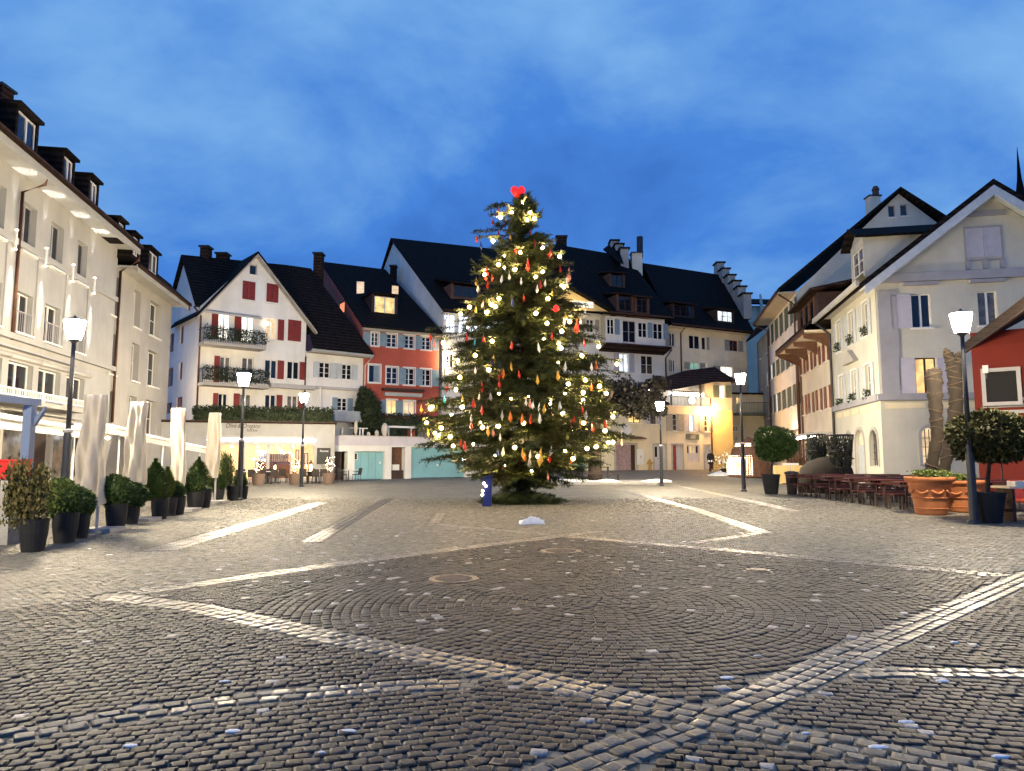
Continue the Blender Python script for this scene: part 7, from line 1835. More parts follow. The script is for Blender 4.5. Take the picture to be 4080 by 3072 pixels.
q = pt('C', 255, 240, 15.5); mb = MB(); mb.box(q.x - .09, q.x + .09, 15.4, 15.58, 0, q.z); mb.build('post', M['pblue'], t)
a, b_ = pt('C', -150, 195, 14.4), pt('C', 312, 242, 15.5); mb = MB(); mb.prism([a, b_, b_ + Vector((0, 0, .15)), a + Vector((0, 0, .15))], (0, .12, 0)); mb.build('beam', M['pblue'], t)
mb = MB(); mb.prism([q + Vector((.09, 0, -.3)), q + Vector((.3, 0, -.02)), q + Vector((.3, 0, -.1)), q + Vector((.09, 0, -.45))], (0, .1, 0)); mb.build('brace', M['pblue'], t)
p0, p1 = pt('C', -30, 850, 13.2), pt('C', 112, 705, 13.2)
t = thing('red_cool_box', 'bright red box on a dark stand at the left edge of the terrace', 'box', (p0.x, 13.2, 0))
mb = MB(); mb.box(p0.x, p1.x, 13.2, 13.7, p0.z, p1.z); mb.build('housing', M['redbox'], t); mb = MB(); mb.box(p0.x + .05, p1.x - .05, 13.25, 13.65, 0, p0.z); mb.build('stand', M['concrete'], t); mb = MB(); mb.box(p0.x, p1.x + .02, 13.18, 13.72, p1.z, p1.z + .04); mb.build('lid', M['redbox'], t)
s_, z_ = pt('C', 893, 510, 24), 0
t = thing('terrace_lamp', 'small white lamp hanging under the terrace awning beside the first covered parasol', 'lamp', s_); mb = MB(); mb.lathe(s_, [(.02, -.06), (.09, 0), (.02, .06)], 10); mb.build('globe', M['fairy'], t, smooth=True); mb = MB(); mb.tube([s_, s_ + Vector((0, 0, .5))], .01, 4); mb.build('cord', M['dark'], t)

# ================================================================== CHAIRS AND TABLES
def chair(label):
    t = thing('chair', label, 'chair', (0, 0, 0), 'dark chairs outside the restaurant')
    mb = MB(); mb.box(-.22, .22, -.22, .22, .42, .47); mb.build('seat', M['chair'], t)
    mb = MB(); mb.prism([(-.22, .19, .47), (.22, .19, .47), (.21, .27, .88), (-.21, .27, .88)], (0, .035, 0)); mb.build('backrest', M['chair'], t)
    for sx in (-1, 1):
        mb = MB(); mb.prism([(sx * .22, -.18, .62), (sx * .22, .22, .66), (sx * .22, .22, .69), (sx * .22, -.18, .65)], (sx * .035, 0, 0)); mb.build('armrest', M['chair'], t)
        for sy in (-1, 1): mb = MB(); mb.tube([(sx * .19, sy * .19, .43), (sx * .215, sy * .215, 0)], .017, 6); mb.build('leg', M['chair'], t)
    return t
def table(label):
    t = thing('cafe_table', label, 'table', (0, 0, 0), 'tables outside the restaurant')
    mb = MB(); mb.box(-.55, .55, -.36, .36, .72, .75); mb.build('table_top', M['lilac'], t)
    mb = MB(); mb.tube([(0, 0, .02), (0, 0, .72)], .035, 8); mb.build('column', M['dark'], t)
    mb = MB(); mb.box(-.3, .3, -.04, .04, 0, .03); mb.box(-.04, .04, -.3, .3, .001, .031); mb.build('foot', M['dark'], t)
    return t
tb = [((540, 1185), 'table beside the left lamp post'), ((930, 1180), 'table right of the left twinkling planter'), ((1080, 1160), 'table with the single lantern'), ((1640, 1175), 'table with two glowing lanterns'), ((1790, 1165), 'table nearest the black menu board')]
t0 = c0 = None
lan = []
for i, ((x, y), lb) in enumerate(tb):
    g = gr('Q', x, y); g.y -= .2
    t = table(lb) if t0 is None else copy_tree(t0); t0 = t0 or t; place(t, g.x, g.y, 0, R(18), lb); lan.append(g)
    for j, (dx_, dy_, rz) in enumerate(((-.3, -.55, 180), (.42, -.58, 175), (-.25, .6, 0), (.8, .05, -90))):
        if j == 3 and i % 2: continue
        lb2 = ('chair in front left of the ', 'chair in front right of the ', 'chair behind the ', 'chair at the right end of the ')[j] + lb
        c = chair(lb2) if c0 is None else copy_tree(c0); c0 = c0 or c
        a = R(18); place(c, g.x + dx_ * math.cos(a) - dy_ * math.sin(a), g.y + dx_ * math.sin(a) + dy_ * math.cos(a), 0, R(rz) + a + random.uniform(-.2, .2), lb2)
g = gr('G', 520, 1425); t = copy_tree(t0); place(t, g.x, g.y, 0, R(40), 'small table in front of the folding teal garage door')
for (x, y, rz, lb) in ((455, 1432, 70, 'dark chair in the shadow of the garage passage'), (612, 1430, -50, 'dark chair in front of the folding teal garage door'), (540, 1405, 20, 'chair behind the small table at the garage')):
    g = gr('G', x, y); c = copy_tree(c0); place(c, g.x, g.y, 0, R(rz), lb)
def lantern(p, lb, sc=1.0):
    t = thing('table_lantern', lb, 'lantern', p, 'lanterns on the restaurant tables')
    mb = MB(); mb.box(p.x - .09 * sc, p.x + .09 * sc, p.y - .09 * sc, p.y + .09 * sc, p.z, p.z + .03); mb.lathe(p, [(.13 * sc, .34 * sc), (.04 * sc, .44 * sc), (.03 * sc, .5 * sc)], 4, rot=R(45))
    for sx in (-1, 1):
        for sy in (-1, 1): mb.tube([p + Vector((sx * .08 * sc, sy * .08 * sc, .03)), p + Vector((sx * .08 * sc, sy * .08 * sc, .34 * sc))], .01, 4)
    mb.build('lantern_frame', M['dbrown'], t)
    mb = MB(); mb.lathe(p, [(.045 * sc, .03), (.06 * sc, .15 * sc), (.045 * sc, .27 * sc), (.01, .3 * sc)], 8); mb.build('candle', M['fairy'], t)
lantern(Vector((lan[2].x - .1, lan[2].y, .75)), 'lit brown lantern on the middle restaurant table', 1.15); lantern(Vector((lan[3].x + .15, lan[3].y, .75)), 'large lit lantern right of the lamp post at the restaurant', 1.35); lantern(Vector((lan[3].x - .35, lan[3].y, .75)), 'smaller lit lantern beside the large one at the restaurant', 1.0)
def twinkle(x, y, lb, seed):
    g = gr('Q', x, y); g.y += .3
    t = thing('twinkling_planter', lb, 'planter', g, 'planters with fairy lights at the restaurant'); rg2 = random.Random(seed)
    mb = MB(); mb.lathe(g, [(.30, 0), (.36, .35), (.38, .64), (.34, .64), (.33, .58)], 18); mb.build('pot', mat('brown_pot', (.16, .11, .085), .7) if 'brown_pot' not in bpy.data.materials else bpy.data.materials['brown_pot'], t)
    mb, fl = MB(), MB()
    for i in range(16):
        a = rg2.random() * 6.28; tip = g + Vector((.45 * rg2.random() * math.cos(a), .45 * rg2.random() * math.sin(a), rg2.uniform(1.0, 1.7)))
        mb.tube([g + Vector((0, 0, .6)), tip], [.012, .004], 4)
        for q in range(3):
            p = (g + Vector((0, 0, .6))).lerp(tip, rg2.uniform(.25, 1)); r_ = .018; fl.lathe(p, [(.002, -r_), (r_, 0), (.002, r_)], 6)
    mb.build('twigs', M['brown'], t); fl.build('fairy_lights', M['fairy'], t, kind='stuff')
twinkle(712, 1210, 'brown pot with fairy light twigs between the two lamp posts', 1); twinkle(1365, 1203, 'brown pot with fairy light twigs left of the lamp post at the menu board', 2); twinkle(1965, 1190, 'brown pot with fairy light twigs below the black menu board', 3)

# ================================================================== PLANE TREE, BENCHES, KERB ISLAND
kz = .13
kA = gr('I', 1020, 1293); kB = gr('K', 1160, 1468)
mb = MB(); mb.box(kA.x - .8, kB.x, kB.y, kB.y + .25, -.02, kz + gh(3, kB.y)); kerb = mb.build('kerb', M['concrete'], None, kind='structure'); tag(kerb, 'low stone kerb edge of the raised bed under the bare plane tree', 'kerb')
mb = MB(); mb.box(kA.x - .8, kB.x - .01, kB.y + .251, kB.y + 5, -.02, kz - .015 + gh(3, kB.y)); tag(mb.build('gravel_bed', M['concrete'], None, kind='structure'), 'raised grey bed around the bare plane tree', 'bed')
for i, (x, rx, lb) in enumerate(((60, .9, 'long strip of snow on the kerb left of the benches'), (250, 1.0, 'flat snow heap in front of the left bench end'), (590, .8, 'snow heap at the foot of the plane tree, right of the trunk'), (1130, .9, 'snow at the right end of the kerb'))):
    p = pt('K', x, 1440, kB.y + .9); heap('snow_heap', (p.x, kB.y + .7 if i != 1 else kB.y + 1.2, kz - .02 + gh(3, 43)), rx, .45, .17, M['snow'], lb, 'snow', i + 11)
px = pt('K', 472, 1400, 46.5)
pl = thing('plane_tree', 'dark pruned plane tree with withered leaves behind the Christmas tree', 'tree', (px.x, 46.5, 0))
mb = MB(); base = Vector((px.x, 46.5, 0)); mb.tube([base, base + Vector((0, 0, .6)), base + Vector((.05, 0, 2.5)), base + Vector((0, 0, 4.6))], [.55, .44, .38, .34], 12)
rg = random.Random(8)
ends = []
for i, (dx_, dy_, dz_, L_) in enumerate(((1, -.15, .12, 4.6), (.8, .4, .25, 4.0), (-.9, .1, .25, 3.6), (.3, -.6, .3, 2.6), (-.5, .7, .3, 3), (1, -.35, .32, 3.4))):
    d = Vector((dx_, dy_, dz_)).normalized(); p = base + Vector((0, 0, rg.uniform(3.9, 4.6))); path = [p]
    for j in range(6): p = p + d * L_ / 6 + Vector((rg.uniform(-.12, .12), rg.uniform(-.12, .12), rg.uniform(-.05, .16))); path.append(p)
    mb.tube(path, [.22, .19, .16, .15, .13, .12, .15], 8); ends += path[2:]
mb.build('trunk', M['trunkm'], pl, smooth=True)
mb = MB()
blobs = []
for (x, y, r_) in ((700, 470, 1.0), (780, 420, 1.1), (820, 560, 1.15), (900, 500, 1.2), (940, 610, 1.0), (1020, 480, 1.0), (1060, 600, .95), (1110, 400, .75), (1130, 540, .8), (1160, 350, .55), (1200, 640, .4), (600, 450, 1.0), (500, 420, 1.2), (380, 470, 1.1)):
    blobs.append((pt('K', x, y, 45.4 + rg.uniform(-.6, .8)), r_ * .92))
for c, r_ in blobs:
    for _ in range(520):
        v = Vector((rg.gauss(0, 1), rg.gauss(0, 1), rg.gauss(0, .8))).normalized() * r_ * rg.random() ** .4
        p = c + v; d = Vector((rg.uniform(-1, 1), rg.uniform(-1, 1), rg.uniform(-1, .6))).normalized(); e = d.cross(Vector((rg.uniform(-1, 1), rg.uniform(-1, 1), rg.uniform(-1, 1)))).normalized(); s_ = rg.uniform(.13, .26)
        mb.poly([p, p + d * s_ * .5 + e * s_ * .45, p + d * s_, p + d * s_ * .5 - e * s_ * .45])
mb.build('crown', M['plane'], pl, kind='stuff')
bz = kz + .03
def tbench(x0, x1, y, h, lb, legs=(.0, .5, 1)):
    t = thing('bench', lb, 'bench', ((x0 + x1) / 2, y, bz), 'benches round the plane tree')
    for i in range(3): mb = MB(); mb.box(x0, x1, y + .16 * i, y + .16 * i + .14, h - .05, h); mb.build('slat', M['dbrown'], t)
    for f in legs:
        xx = x0 + .06 + (x1 - x0 - .12) * f; mb = MB(); mb.box(xx - .035, xx + .035, y + .02, y + .09, bz - .02, h - .05); mb.box(xx - .035, xx + .035, y + .36, y + .43, bz - .02, h - .05); mb.build('leg', M['ebal'], t)
b0, b1 = pt('K', 215, 1345, 45.0), pt('K', 742, 1345, 45.0)
tbench(b0.x, b1.x, 44.9, pt('K', 480, 1345, 45).z, 'long low bench in front of the plane tree trunk')
b0, b1 = pt('K', 322, 1272, 47.3), pt('K', 626, 1272, 47.3)
tbench(b0.x, b1.x, 47.2, pt('K', 480, 1272, 47.3).z, 'higher bench behind the plane tree trunk')

# ================================================================== PERSON
g = pt('K', 1750, 1330, 56.5); gz_ = gh(g.x, g.y)
def person(loc, ht, label):
    t = thing('person', label, 'person', loc)
    P = {'pel': (0, 0, .53), 'sp1': (0, .01, .62), 'sp2': (0, .015, .73), 'nk': (0, .0, .835), 'hd0': (0, -.01, .875), 'hd1': (0, -.012, .945), 'hd2': (0, 0, .985),
         'shl': (-.115, 0, .80), 'ell': (-.15, .03, .64), 'wrl': (-.135, -.03, .50), 'hal': (-.13, -.045, .455), 'shr': (.115, 0, .80), 'elr': (.155, .02, .64), 'wrr': (.16, -.05, .50), 'har': (.16, -.06, .455),
         'hpl': (-.05, 0, .50), 'knl': (-.055, -.045, .28), 'anl': (-.06, .02, .045), 'tol': (-.065, -.06, .012), 'hpr': (.05, 0, .50), 'knr': (.06, .03, .28), 'anr': (.065, .15, .075), 'tor': (.07, .10, .012)}
    E = [('pel', 'sp1'), ('sp1', 'sp2'), ('sp2', 'nk'), ('nk', 'hd0'), ('hd0', 'hd1'), ('hd1', 'hd2'), ('sp2', 'shl'), ('shl', 'ell'), ('ell', 'wrl'), ('wrl', 'hal'), ('sp2', 'shr'), ('shr', 'elr'), ('elr', 'wrr'), ('wrr', 'har'), ('pel', 'hpl'), ('hpl', 'knl'), ('knl', 'anl'), ('anl', 'tol'), ('pel', 'hpr'), ('hpr', 'knr'), ('knr', 'anr'), ('anr', 'tor')]
    rad = {'pel': .095, 'sp1': .088, 'sp2': .098, 'nk': .036, 'hd0': .045, 'hd1': .062, 'hd2': .045, 'shl': .052, 'shr': .052, 'ell': .036, 'elr': .036, 'wrl': .024, 'wrr': .024, 'hal': .022, 'har': .022, 'hpl': .07, 'hpr': .07, 'knl': .042, 'knr': .042, 'anl': .028, 'anr': .028, 'tol': .024, 'tor': .024}
    ks = list(P); me = bpy.data.meshes.new('body'); me.from_pydata([tuple(c * ht for c in P[k]) for k in ks], [(ks.index(a), ks.index(b_)) for a, b_ in E], [])
    o = bpy.data.objects.new('body', me); COL.objects.link(o)
    sk = o.modifiers.new('skin', 'SKIN'); sd = o.modifiers.new('sub', 'SUBSURF'); sd.levels = sd.render_levels = 1
    if not me.skin_vertices: me.skin_vertices.new()
    for i, k in enumerate(ks): me.skin_vertices[0].data[i].radius = (rad[k] * ht, rad[k] * ht); me.skin_vertices[0].data[i].use_root = (k == 'pel')
    dg = bpy.context.evaluated_depsgraph_get(); me2 = bpy.data.meshes.new_from_object(o.evaluated_get(dg))
    bpy.data.objects.remove(o); me2.name = 'body'
    for m_ in (M['coat'], M['flesh'], M['dbrown']): me2.materials.append(m_)
    for p_ in me2.polygons:
        c = p_.center; zf = c.z / ht; p_.material_index = 1 if (zf > .855 or (zf < .475 and abs(c.x) > .105 * ht)) else (2 if zf < .33 else 0); p_.use_smooth = True
    b = bpy.data.objects.new('body', me2); COL.objects.link(b); b.parent = t; b.rotation_euler = (0, 0, R(12))
    mb = MB(); mb.lathe((0, .012 * ht, .955 * ht), [(.068 * ht, -.045 * ht), (.072 * ht, 0), (.06 * ht, .03 * ht), (.02 * ht, .052 * ht)], 12)
    h = mb.build('hair', M['hair'], None, smooth=True); h.parent = t
    mb = MB(); mb.lathe((0, .005, 0), [(.105 * ht, .56 * ht), (.115 * ht, .48 * ht), (.135 * ht, .36 * ht), (.128 * ht, .355 * ht)], 16, 1, .8); h = mb.build('coat_skirt', M['coat'], None, smooth=True); h.parent = t
    return t
person((g.x, g.y, gz_), 1.72, 'person in a dark knee length coat walking past the cream house')

# ================================================================== RIGHT SIDE OBJECTS
def ball_tree(kb, x, yb, pw, ph, fx, y0, y1, fw, lab, seed, m='box', group='ball trees in dark pots'):
    g = gr(kb, x, yb); sc = g.y / FPX / ZK[kb][2]; r_, h = pw * sc / 2, ph * sc; c = Vector((g.x, g.y + r_ * .8, 0))
    t = thing('ball_tree', lab, 'potted tree', c, group)
    mb = MB(); mb.lathe(c, [(r_ * .72, 0), (r_, h * .93), (r_ * 1.05, h * .94), (r_ * 1.05, h), (r_ * .92, h), (r_ * .9, h - .06)], 20); mb.build('pot', M['pot'], t)
    mb = MB(); mb.lathe(c, [(r_ * .9, h - .05), (r_ * .2, h)], 14); mb.build('soil', M['soil'], t)
    z0_, z1_ = pt(kb, fx, y1, c.y).z, pt(kb, fx, y0, c.y).z; X = pt(kb, fx, (y0 + y1) / 2, c.y).x; cen = Vector((X, c.y, (z0_ + z1_) / 2)); rx, rz = fw * sc / 2, (z1_ - z0_) / 2
    mb = MB(); mb.tube([c + Vector((0, 0, h - .1)), c.lerp(cen, .3) + Vector((0, 0, h * .7)), cen], [.06, .05, .04], 8); mb.build('trunk', M['trunkm'], t)
    mb = shrub('', '', '', cen, rx * .95, rz * .96, int(4200 + 1500 * rx), .11, None, seed, lump=.16); mb.build('crown', M[m], t)
ball_tree('M', 510, 1302, 195, 215, 525, 560, 935, 460, 'dark ball tree in a pot beside the street lamp, left of the red benches', 5)
ball_tree('O', 1320, 1542, 255, 235, 1275, 665, 1075, 620, 'wide ball tree in a black pot right of the nearest street lamp', 6, 'olive')
# terracotta pots with wrapped palms
def terracotta(x, yb, w_px, y_top, lab, seed, pal, plab):
    g = gr('O', x, yb); sc = g.y / FPX / 1.96; r_ = w_px * sc / 2; c = Vector((g.x, g.y + r_ * .6, 0)); h = pt('O', x, y_top, g.y).z
    t = thing('terracotta_pot', lab, 'plant pot', c, 'large terracotta pots')
    mb = MB(); mb.lathe(c, [(r_ * .60, 0), (r_ * .64, .05), (r_ * .70, h * .40), (r_ * .86, h * .78), (r_ * .88, h * .80), (r_ * .84, h * .81), (r_ * .90, h * .86), (r_, h * .90), (r_ * 1.02, h * .97), (r_, h), (r_ * .88, h), (r_ * .86, h - .08)], 28); mb.build('pot', M['terra'], t, smooth=True)
    mb = MB()
    for zf, rf in ((.16, .655), (.44, .735)): mb.lathe(c, [(r_ * rf, h * zf), (r_ * (rf + .035), h * (zf + .015)), (r_ * (rf + .01), h * (zf + .03))], 28)
    for i in range(8):
        a0 = R(-160 + 45 * i); mb.tube([c + Vector((r_ * .81 * math.cos(a0 + R(35) * f), r_ * .81 * math.sin(a0 + R(35) * f), h * (.66 - .09 * math.sin(math.pi * f)))) for f in (0, .25, .5, .75, 1)], .03, 6)
    mb.build('garland_relief', M['terra'], t, smooth=True)
    mb = MB(); mb.lathe(c, [(r_ * .87, h - .07), (r_ * .2, h - .02)], 16); mb.build('soil', M['soil'], t)
    rg2 = random.Random(seed); mb = MB()
    for i in range(9):
        a = rg2.random() * 6.28; q = c + Vector((r_ * .62 * math.cos(a), r_ * .62 * math.sin(a), h)); leaf_strip(mb, lambda: q + Vector((rg2.gauss(0, .1), rg2.gauss(0, .1), rg2.random() * .16)), 110, .08, rg2)
    mb.build('low_plants', M['boxl'], t, kind='stuff')
    tt = thing('wrapped_palm', plab, 'palm', c + Vector((0, 0, h)))
    for s_i, (path, rad) in enumerate(pal(c, h)):
        mb = MB(); P_, Rr_ = [], []
        n_ = 26
        for i in range(n_ + 1):
            f = i / n_; j = min(len(path) - 2, int(f * (len(path) - 1))); ff = f * (len(path) - 1) - j
            P_.append(path[j].lerp(path[j + 1], ff)); Rr_.append((rad[j] + (rad[j + 1] - rad[j]) * ff) * (1 + .11 * math.sin(i * 2.4 + seed) + rg2.uniform(-.04, .04)))
        mb.tube(P_, Rr_, 14); mb.build('wrapped_trunk', M['wrap'], tt, smooth=True)
        mb = MB()
        for i in range(2, n_ - 1, 2):
            a_ = P_[i]; rr = Rr_[i] + .008
            ring = [a_ + Vector((rr * math.cos(q), rr * math.sin(q), .07 * math.cos(q + i * 1.9))) for q in [6.283 * w / 14 for w in range(15)]]
            mb.tube(ring, .011, 4, cap=False)
        mb.build('binding_cord', M['cord'], tt)
def palm1(c, h):
    top = pt('O', 822, 335, c.y); m1 = pt('O', 838, 620, c.y); m2 = pt('O', 852, 860, c.y)
    return [([Vector((c.x, c.y, h - .05)), m2, m1, top.lerp(m1, .15), top], [.15, .16, .18, .22, .16])]
def palm2(c, h):
    f_ = pt('O', 985, 300, c.y); m1 = pt('O', 1000, 620, c.y); top = pt('O', 912, 180, c.y); top2 = pt('O', 1035, 205, c.y)
    return [([Vector((c.x - .6, c.y, h - .05)), m1, f_], [.15, .19, .21]), ([f_ - Vector((0, 0, .3)), f_.lerp(top, .6), top], [.19, .14, .04]), ([f_ - Vector((0, 0, .3)), f_.lerp(top2, .6), top2], [.18, .13, .04])]
terracotta(868, 1478, 352, 1178, 'large terracotta pot with garland relief left of the nearest street lamp', 3, palm1, 'brown wrapped palm trunk with a rounded top in the left terracotta pot')
terracotta(1125, 1458, 330, 1205, 'second terracotta pot half hidden by the nearest street lamp', 4, palm2, 'taller wrapped palm with a forked top in the right terracotta pot')
# beer garden tables
def beer_table(label):
    t = thing('beer_table', label, 'table', (0, 0, 0), 'red brown beer garden tables')
    for i in range(3): mb = MB(); mb.box(-1.1, 1.1, -.33 + .225 * i, -.33 + .225 * i + .21, .73, .77); mb.build('plank', M['benchred'], t)
    for s_ in (-1, 1):
        mb = MB(); mb.prism([(s_ * .8, -.28, 0), (s_ * .8, -.22, 0), (s_ * .8, -.16, .73), (s_ * .8, -.22, .73)], (.05, 0, 0)); mb.prism([(s_ * .8, .28, 0), (s_ * .8, .22, 0), (s_ * .8, .16, .73), (s_ * .8, .22, .73)], (.05, 0, 0)); mb.box(s_ * .8 + .005, s_ * .8 + .045, -.22, .22, .3, .34); mb.build('leg', M['dbrown'], t)
    return t
def beer_bench(label):
    t = thing('beer_bench', label, 'bench', (0, 0, 0), 'red brown beer garden benches')
    mb = MB(); mb.box(-1.1, 1.1, -.13, .13, .43, .47); mb.build('seat', M['benchred'], t)
    for s_ in (-1, 1):
        mb = MB(); mb.box(s_ * .8 - .02, s_ * .8 + .02, -.12, -.08, 0, .43); mb.box(s_ * .8 - .02, s_ * .8 + .02, .08, .12, 0, .43); mb.box(s_ * .8 - .015, s_ * .8 + .015, -.08, .08, .15, .19); mb.build('leg', M['dbrown'], t)
    return t
def folded_bench(label):
    t = thing('folded_bench', label, 'bench', (0, 0, 0), 'folded beer benches lying on the tables')
    mb = MB(); mb.box(-1.1, 1.1, -.12, .12, .07, .11); mb.build('seat', M['benchred'], t)
    for s_ in (-1, 1): mb = MB(); mb.box(s_ * .62 - .28, s_ * .62 + .28, -.10, -.06, 0, .069); mb.box(s_ * .62 - .28, s_ * .62 + .28, .06, .10, 0, .069); mb.build('leg', M['dbrown'], t)
    return t
T0 = B0 = F0 = None; ordn = ['nearest', 'second', 'third', 'fourth', 'fifth', 'sixth']
for col_, X0 in enumerate((12.75, 15.25)):
    for i in range(6):
        Y = 21.6 + 1.85 * i; X = X0 + .05 * i; z0_ = gh(X, Y); rz = R(random.uniform(-2, 2))
        side = ('on the square side' if col_ == 0 else 'on the house side')
        lb = f'{ordn[i]} red brown beer table of the row {side}'
        T = beer_table(lb) if T0 is None else copy_tree(T0); T0 = T0 or T; place(T, X, Y, z0_, rz, lb)
        for dy_, w in ((-.56, 'in front of'), (.56, 'behind')):
            lb = f'bench {w} the {ordn[i]} red brown beer table {side}'
            B = beer_bench(lb) if B0 is None else copy_tree(B0); B0 = B0 or B; place(B, X + random.uniform(-.06, .06), Y + dy_, z0_, rz, lb)
        for k_ in range(2):
            lb = f'folded bench lying at the {("front", "back")[k_]} on the {ordn[i]} beer table {side}'
            Q_ = folded_bench(lb) if F0 is None else copy_tree(F0); F0 = F0 or Q_; place(Q_, X + random.uniform(-.1, .1), Y + (-.14, .13)[k_] + random.uniform(-.02, .02), z0_ + .772, rz + R(random.uniform(-2, 2)), lb)
# dark lattice baskets and a domed cover
def lattice(x0, x1, yt, yb, Y, lab, seed):
    a, b_ = pt('M', x0, yt, Y), pt('M', x1, yt, Y); cx__ = (a.x + b_.x) / 2; rt = (b_.x - a.x) / 2; zt__ = a.z; z0_ = .45
    t = thing('lattice_planter', lab, 'planter', (cx__, Y, 0), 'dark lattice planters'); rg2 = random.Random(seed)
    mb = MB(); n_ = 18
    def P_(f, q): r_ = .36 + (rt - .36) * f ** 1.3; return Vector((cx__ + r_ * math.cos(q), Y + r_ * math.sin(q), z0_ + (zt__ - z0_) * f))
    for i in range(n_):
        for sg in (-1, 1): mb.tube([P_(f, 6.283 * i / n_ + sg * .9 * f) for f in (0, .25, .5, .75, 1)], .02, 4)
    for f in (.02, .33, .66, 1): mb.tube([P_(f, 6.283 * j / 24) for j in range(25)], .03, 4, cap=False)
    mb.build('lattice', M['ebal'], t)
    mb = MB(); mb.lathe((cx__, Y, 0), [(.42, 0), (.45, .45), (.36, .5)], 14); mb.build('pot', M['pot'], t)
    mb = MB(); leaf_strip(mb, lambda: P_(rg2.random(), rg2.random() * 6.28).lerp(Vector((cx__, Y, z0_ + (zt__ - z0_) * rg2.random())), rg2.random() * .6), 700, .2, rg2); mb.build('foliage', M['hedge'], t)
lattice(878, 1075, 645, 1085, 33.2, 'dark lattice planter in front of the cream house with brown shutters', 1); lattice(1095, 1375, 650, 1085, 32.0, 'wider dark lattice planter in front of the pale blue arched door', 2)
p = pt('M', 1110, 1080, 32.6); mb = MB(); mb.lathe((p.x, 32.8, 0), [(1.2, 0), (1.22, .6), (1.1, 1.1), (.75, 1.42), (.3, 1.58), (.05, 1.62)], 20); tag(mb.build('domed_cover', M['wrap'], None, smooth=True), 'brown domed cover between the two dark lattice planters', 'cover')
# flower tub, light cone, sign, low wall
p0, p1 = pt('R', 1170, 1505, 52), pt('R', 1480, 1345, 52); z0_ = gh(p0.x, 52)
t = thing('flower_tub', 'dark square tub of white blossom lit up near the walker', 'planter', ((p0.x + p1.x) / 2, 52, z0_))
mb = MB(); mb.box(p0.x + .5 * .4, p1.x, 52, 52.8, z0_, p1.z); mb.build('tub', M['pot'], t)
rg = random.Random(2); mb = MB(); q = pt('R', 1320, 1250, 52.4)
leaf_strip(mb, lambda: q + Vector((rg.gauss(0, .42), rg.gauss(0, .3), rg.gauss(-.05, .26))), 500, .12, rg); mb.build('leaves', M['boxo'], t)
mb = MB()
for i in range(90):
    c = q + Vector((rg.gauss(0, .45), rg.gauss(-.15, .25), rg.gauss(.1, .32))); s_ = rg.uniform(.04, .09); mb.lathe(c, [(.01, -s_), (s_, 0), (.01, s_)], 6)
mb.build('blossom', M['bloom'], t, kind='stuff')
p = pt('R', 1140, 1500, 51.5); heap('snow_heap', (p.x, 51.3, gh(p.x, 51)), .75, .4, .28, M['snow'], 'white snow heap beside the lit flower tub', 'snow', 31)
pc = pt('R', 1640, 1500, 50); zc_ = gh(pc.x, 50); ztp = pt('R', 1600, 725, 50).z; rr = 1.45
t = thing('light_hut', 'brown cone shaped hut with a curtain of white lights on its left', 'hut', (pc.x + .4, 50, zc_))
mb = MB(); mb.lathe((pc.x + .4, 50, zc_), [(rr, 0), (rr * .97, 1.0), (rr * .8, 1.9), (.5, ztp - zc_ - .2), (.06, ztp - zc_ + .05)], 18); mb.build('hut_shell', M['brown'], t)
mb = MB()
for i in range(16):
    a = R(165 + 6.2 * i)
    for j in range(16):
        f = j / 16; r_ = (rr * (1 if f < .35 else 1 - (f - .35) * .75)) * 1.03; c = Vector((pc.x + .4 + r_ * math.cos(a), 50 + r_ * math.sin(a), zc_ + .2 + (ztp - zc_ - .5) * f)); s_ = .032; mb.lathe(c, [(.004, -s_), (s_, 0), (.004, s_)], 6)
mb.build('light_curtain', M['fairy'], t, kind='stuff')
ps_ = pt('M', 695, 1080, 40); zt__ = pt('M', 695, 958, 40).z; zbm = pt('M', 695, 983, 40).z
t = thing('street_sign', 'small white street sign on a thin post behind the ball tree', 'sign', (ps_.x, 40, 0)); mb = MB(); mb.tube([(ps_.x, 40, 0), (ps_.x, 40, zt__)], .03, 6); mb.build('post', M['sgrey'], t); mb = MB(); mb.box(ps_.x - .45, ps_.x + .45, 39.93, 39.96, zbm, zt__); mb.build('panel', M['frame'], t)
a, b_ = pt('M', 530, 1085, 43), pt('M', 885, 1085, 43); mb = MB(); mb.box(a.x, b_.x, 43, 43.4, 0, pt('M', 700, 985, 43).z); tag(mb.build('low_wall', M['yellow'], None), 'low yellowish wall lit by lamps behind the ball tree', 'wall')
rg = random.Random(6); mb = MB(); q = pt('M', 800, 860, 44.5)
for i in range(70):
    b0_ = Vector((q.x + rg.gauss(0, .15), 44.5, .3)); e_ = q + Vector((rg.gauss(0, .75), rg.gauss(0, .5), rg.uniform(-.4, 1.2))); mb.tube([b0_, b0_.lerp(e_, .5) + Vector((rg.gauss(0, .12), 0, .15)), e_], [.03, .018, .005], 4)
tag(mb.build('bare_shrub', M['brown'], None), 'bare twiggy shrub lit orange in front of the arcade', 'shrub')
t = thing('litter_bin', 'dark litter bin between the ball tree and the red benches', 'bin', gr('M', 712, 1300)); g = gr('M', 712, 1300); mb = MB(); mb.lathe(g, [(.2, 0), (.26, .85), (.3, .87), (.3, .95), (.1, 1.0)], 12); mb.build('drum', M['dark'], t)
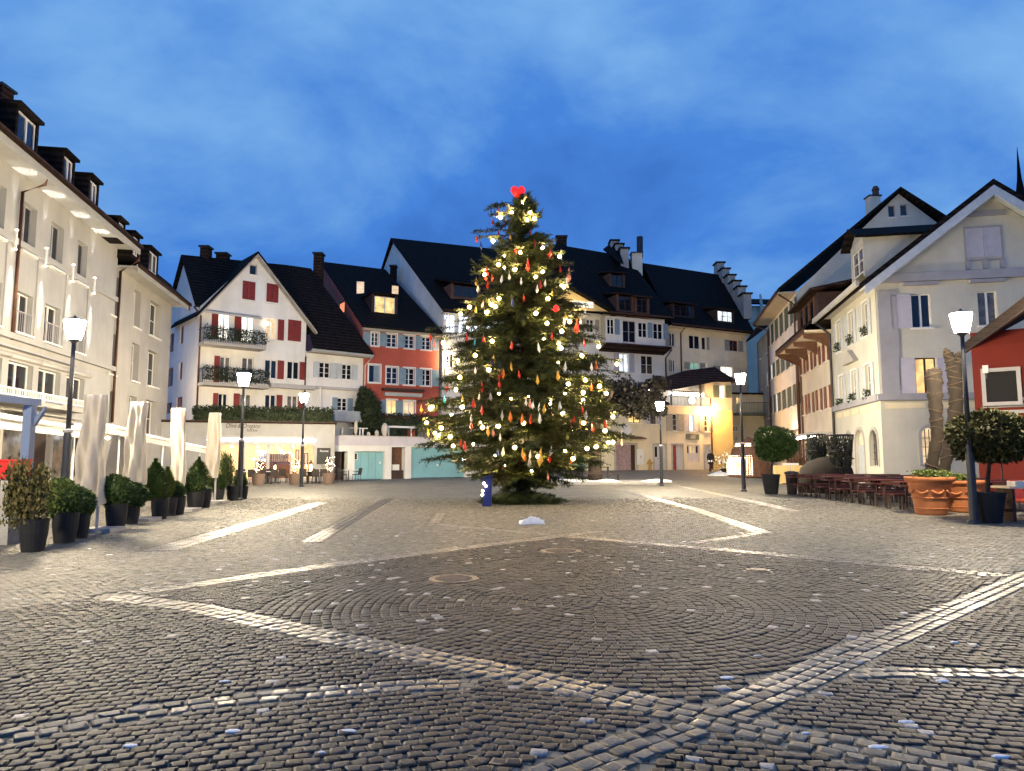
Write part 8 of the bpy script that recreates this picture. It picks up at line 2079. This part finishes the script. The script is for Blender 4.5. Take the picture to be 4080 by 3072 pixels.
# seats and table under the dark roof at the right edge
def red_chair(label):
    t = thing('red_chair', label, 'chair', (0, 0, 0), 'red chairs in front of the red wall')
    mb = MB(); mb.box(-.24, .24, -.24, .24, .42, .48); mb.build('seat', M['chairred'], t); mb = MB(); mb.prism([(-.24, .2, .48), (.24, .2, .48), (.22, .3, .98), (-.22, .3, .98)], (0, .05, 0)); mb.build('backrest', M['chairred'], t)
    for sx in (-1, 1):
        for sy in (-1, 1): mb = MB(); mb.tube([(sx * .2, sy * .2, .42), (sx * .22, sy * .22, 0)], .018, 6); mb.build('leg', M['dark'], t)
    return t
r0c = None
for i, (x, y, rz) in enumerate(((13.9, 19.4, 20), (14.7, 19.2, -10), (15.5, 20.4, 170))):
    lb = ('left red chair under the crown of the wide ball tree', 'middle red chair under the crown of the wide ball tree', 'red chair behind the pale table at the right edge')[i]
    c = red_chair(lb) if r0c is None else copy_tree(r0c); r0c = r0c or c; place(c, x, y, 0, R(rz), lb)
t = thing('serving_table', 'pale serving table with white boxes at the right edge', 'table', (13.2, 17.9, 0))
mb = MB(); mb.box(12.4, 14.6, 17.9, 18.6, .82, .87); mb.build('table_top', M['cream'], t)
for x in (12.5, 14.4): mb = MB(); mb.box(x, x + .07, 17.95, 18.55, 0, .82); mb.build('leg', M['dbrown'], t)
mb = MB(); mb.box(12.5, 14.4, 18.0, 18.5, .25, .29); mb.build('lower_shelf', M['brown'], t)
for i, x in enumerate((12.62, 13.25, 13.9)): mb = MB(); mb.box(x, x + .42, 17.98, 18.3, .872, 1.0); tag(mb.build('white_box', M['frame'], None), ('left white box on the pale serving table', 'middle white box on the pale serving table', 'right white box on the pale serving table')[i], 'box')
g = pt('W', 905, 620, 18.3)
p = pt('O', 1330, 740, 18.6); t = thing('garden_lamp', 'bright small lamp shining through the crown of the wide ball tree', 'lamp', p); mb = MB(); mb.lathe(p, [(.01, -.07), (.09, 0), (.01, .07)], 10); mb.build('globe', M['sodium'], t, smooth=True); mb = MB(); mb.tube([p, (p.x, p.y, 0)], .02, 6); mb.build('post', M['dark'], t)

# ------------------------------------------------------------------ labels: one label for one thing
bpy.context.view_layer.update()
same = {}
for o in bpy.data.objects:
    if o.parent is None and 'label' in o: same.setdefault(o['label'], []).append(o)
ORD = ['first', 'second', 'third', 'fourth', 'fifth', 'sixth', 'seventh', 'eighth', 'ninth', 'tenth', 'eleventh', 'twelfth', 'thirteenth', 'fourteenth', 'fifteenth', 'sixteenth']
for lb, os_ in same.items():
    if len(os_) < 2: continue
    os_.sort(key=lambda o: o.matrix_world.translation.x / max(1, o.matrix_world.translation.y))
    nm = ['left one', 'right one'] if len(os_) == 2 else (['left one', 'middle one', 'right one'] if len(os_) == 3 else [ORD[min(i, 15)] + ' from left' for i in range(len(os_))])
    for o, w in zip(os_, nm): o['label'] = lb + ', ' + w
for o in bpy.data.objects:
    if 'label' in o and len(o['label'].split()) > 16: print('LONG', o['label'])
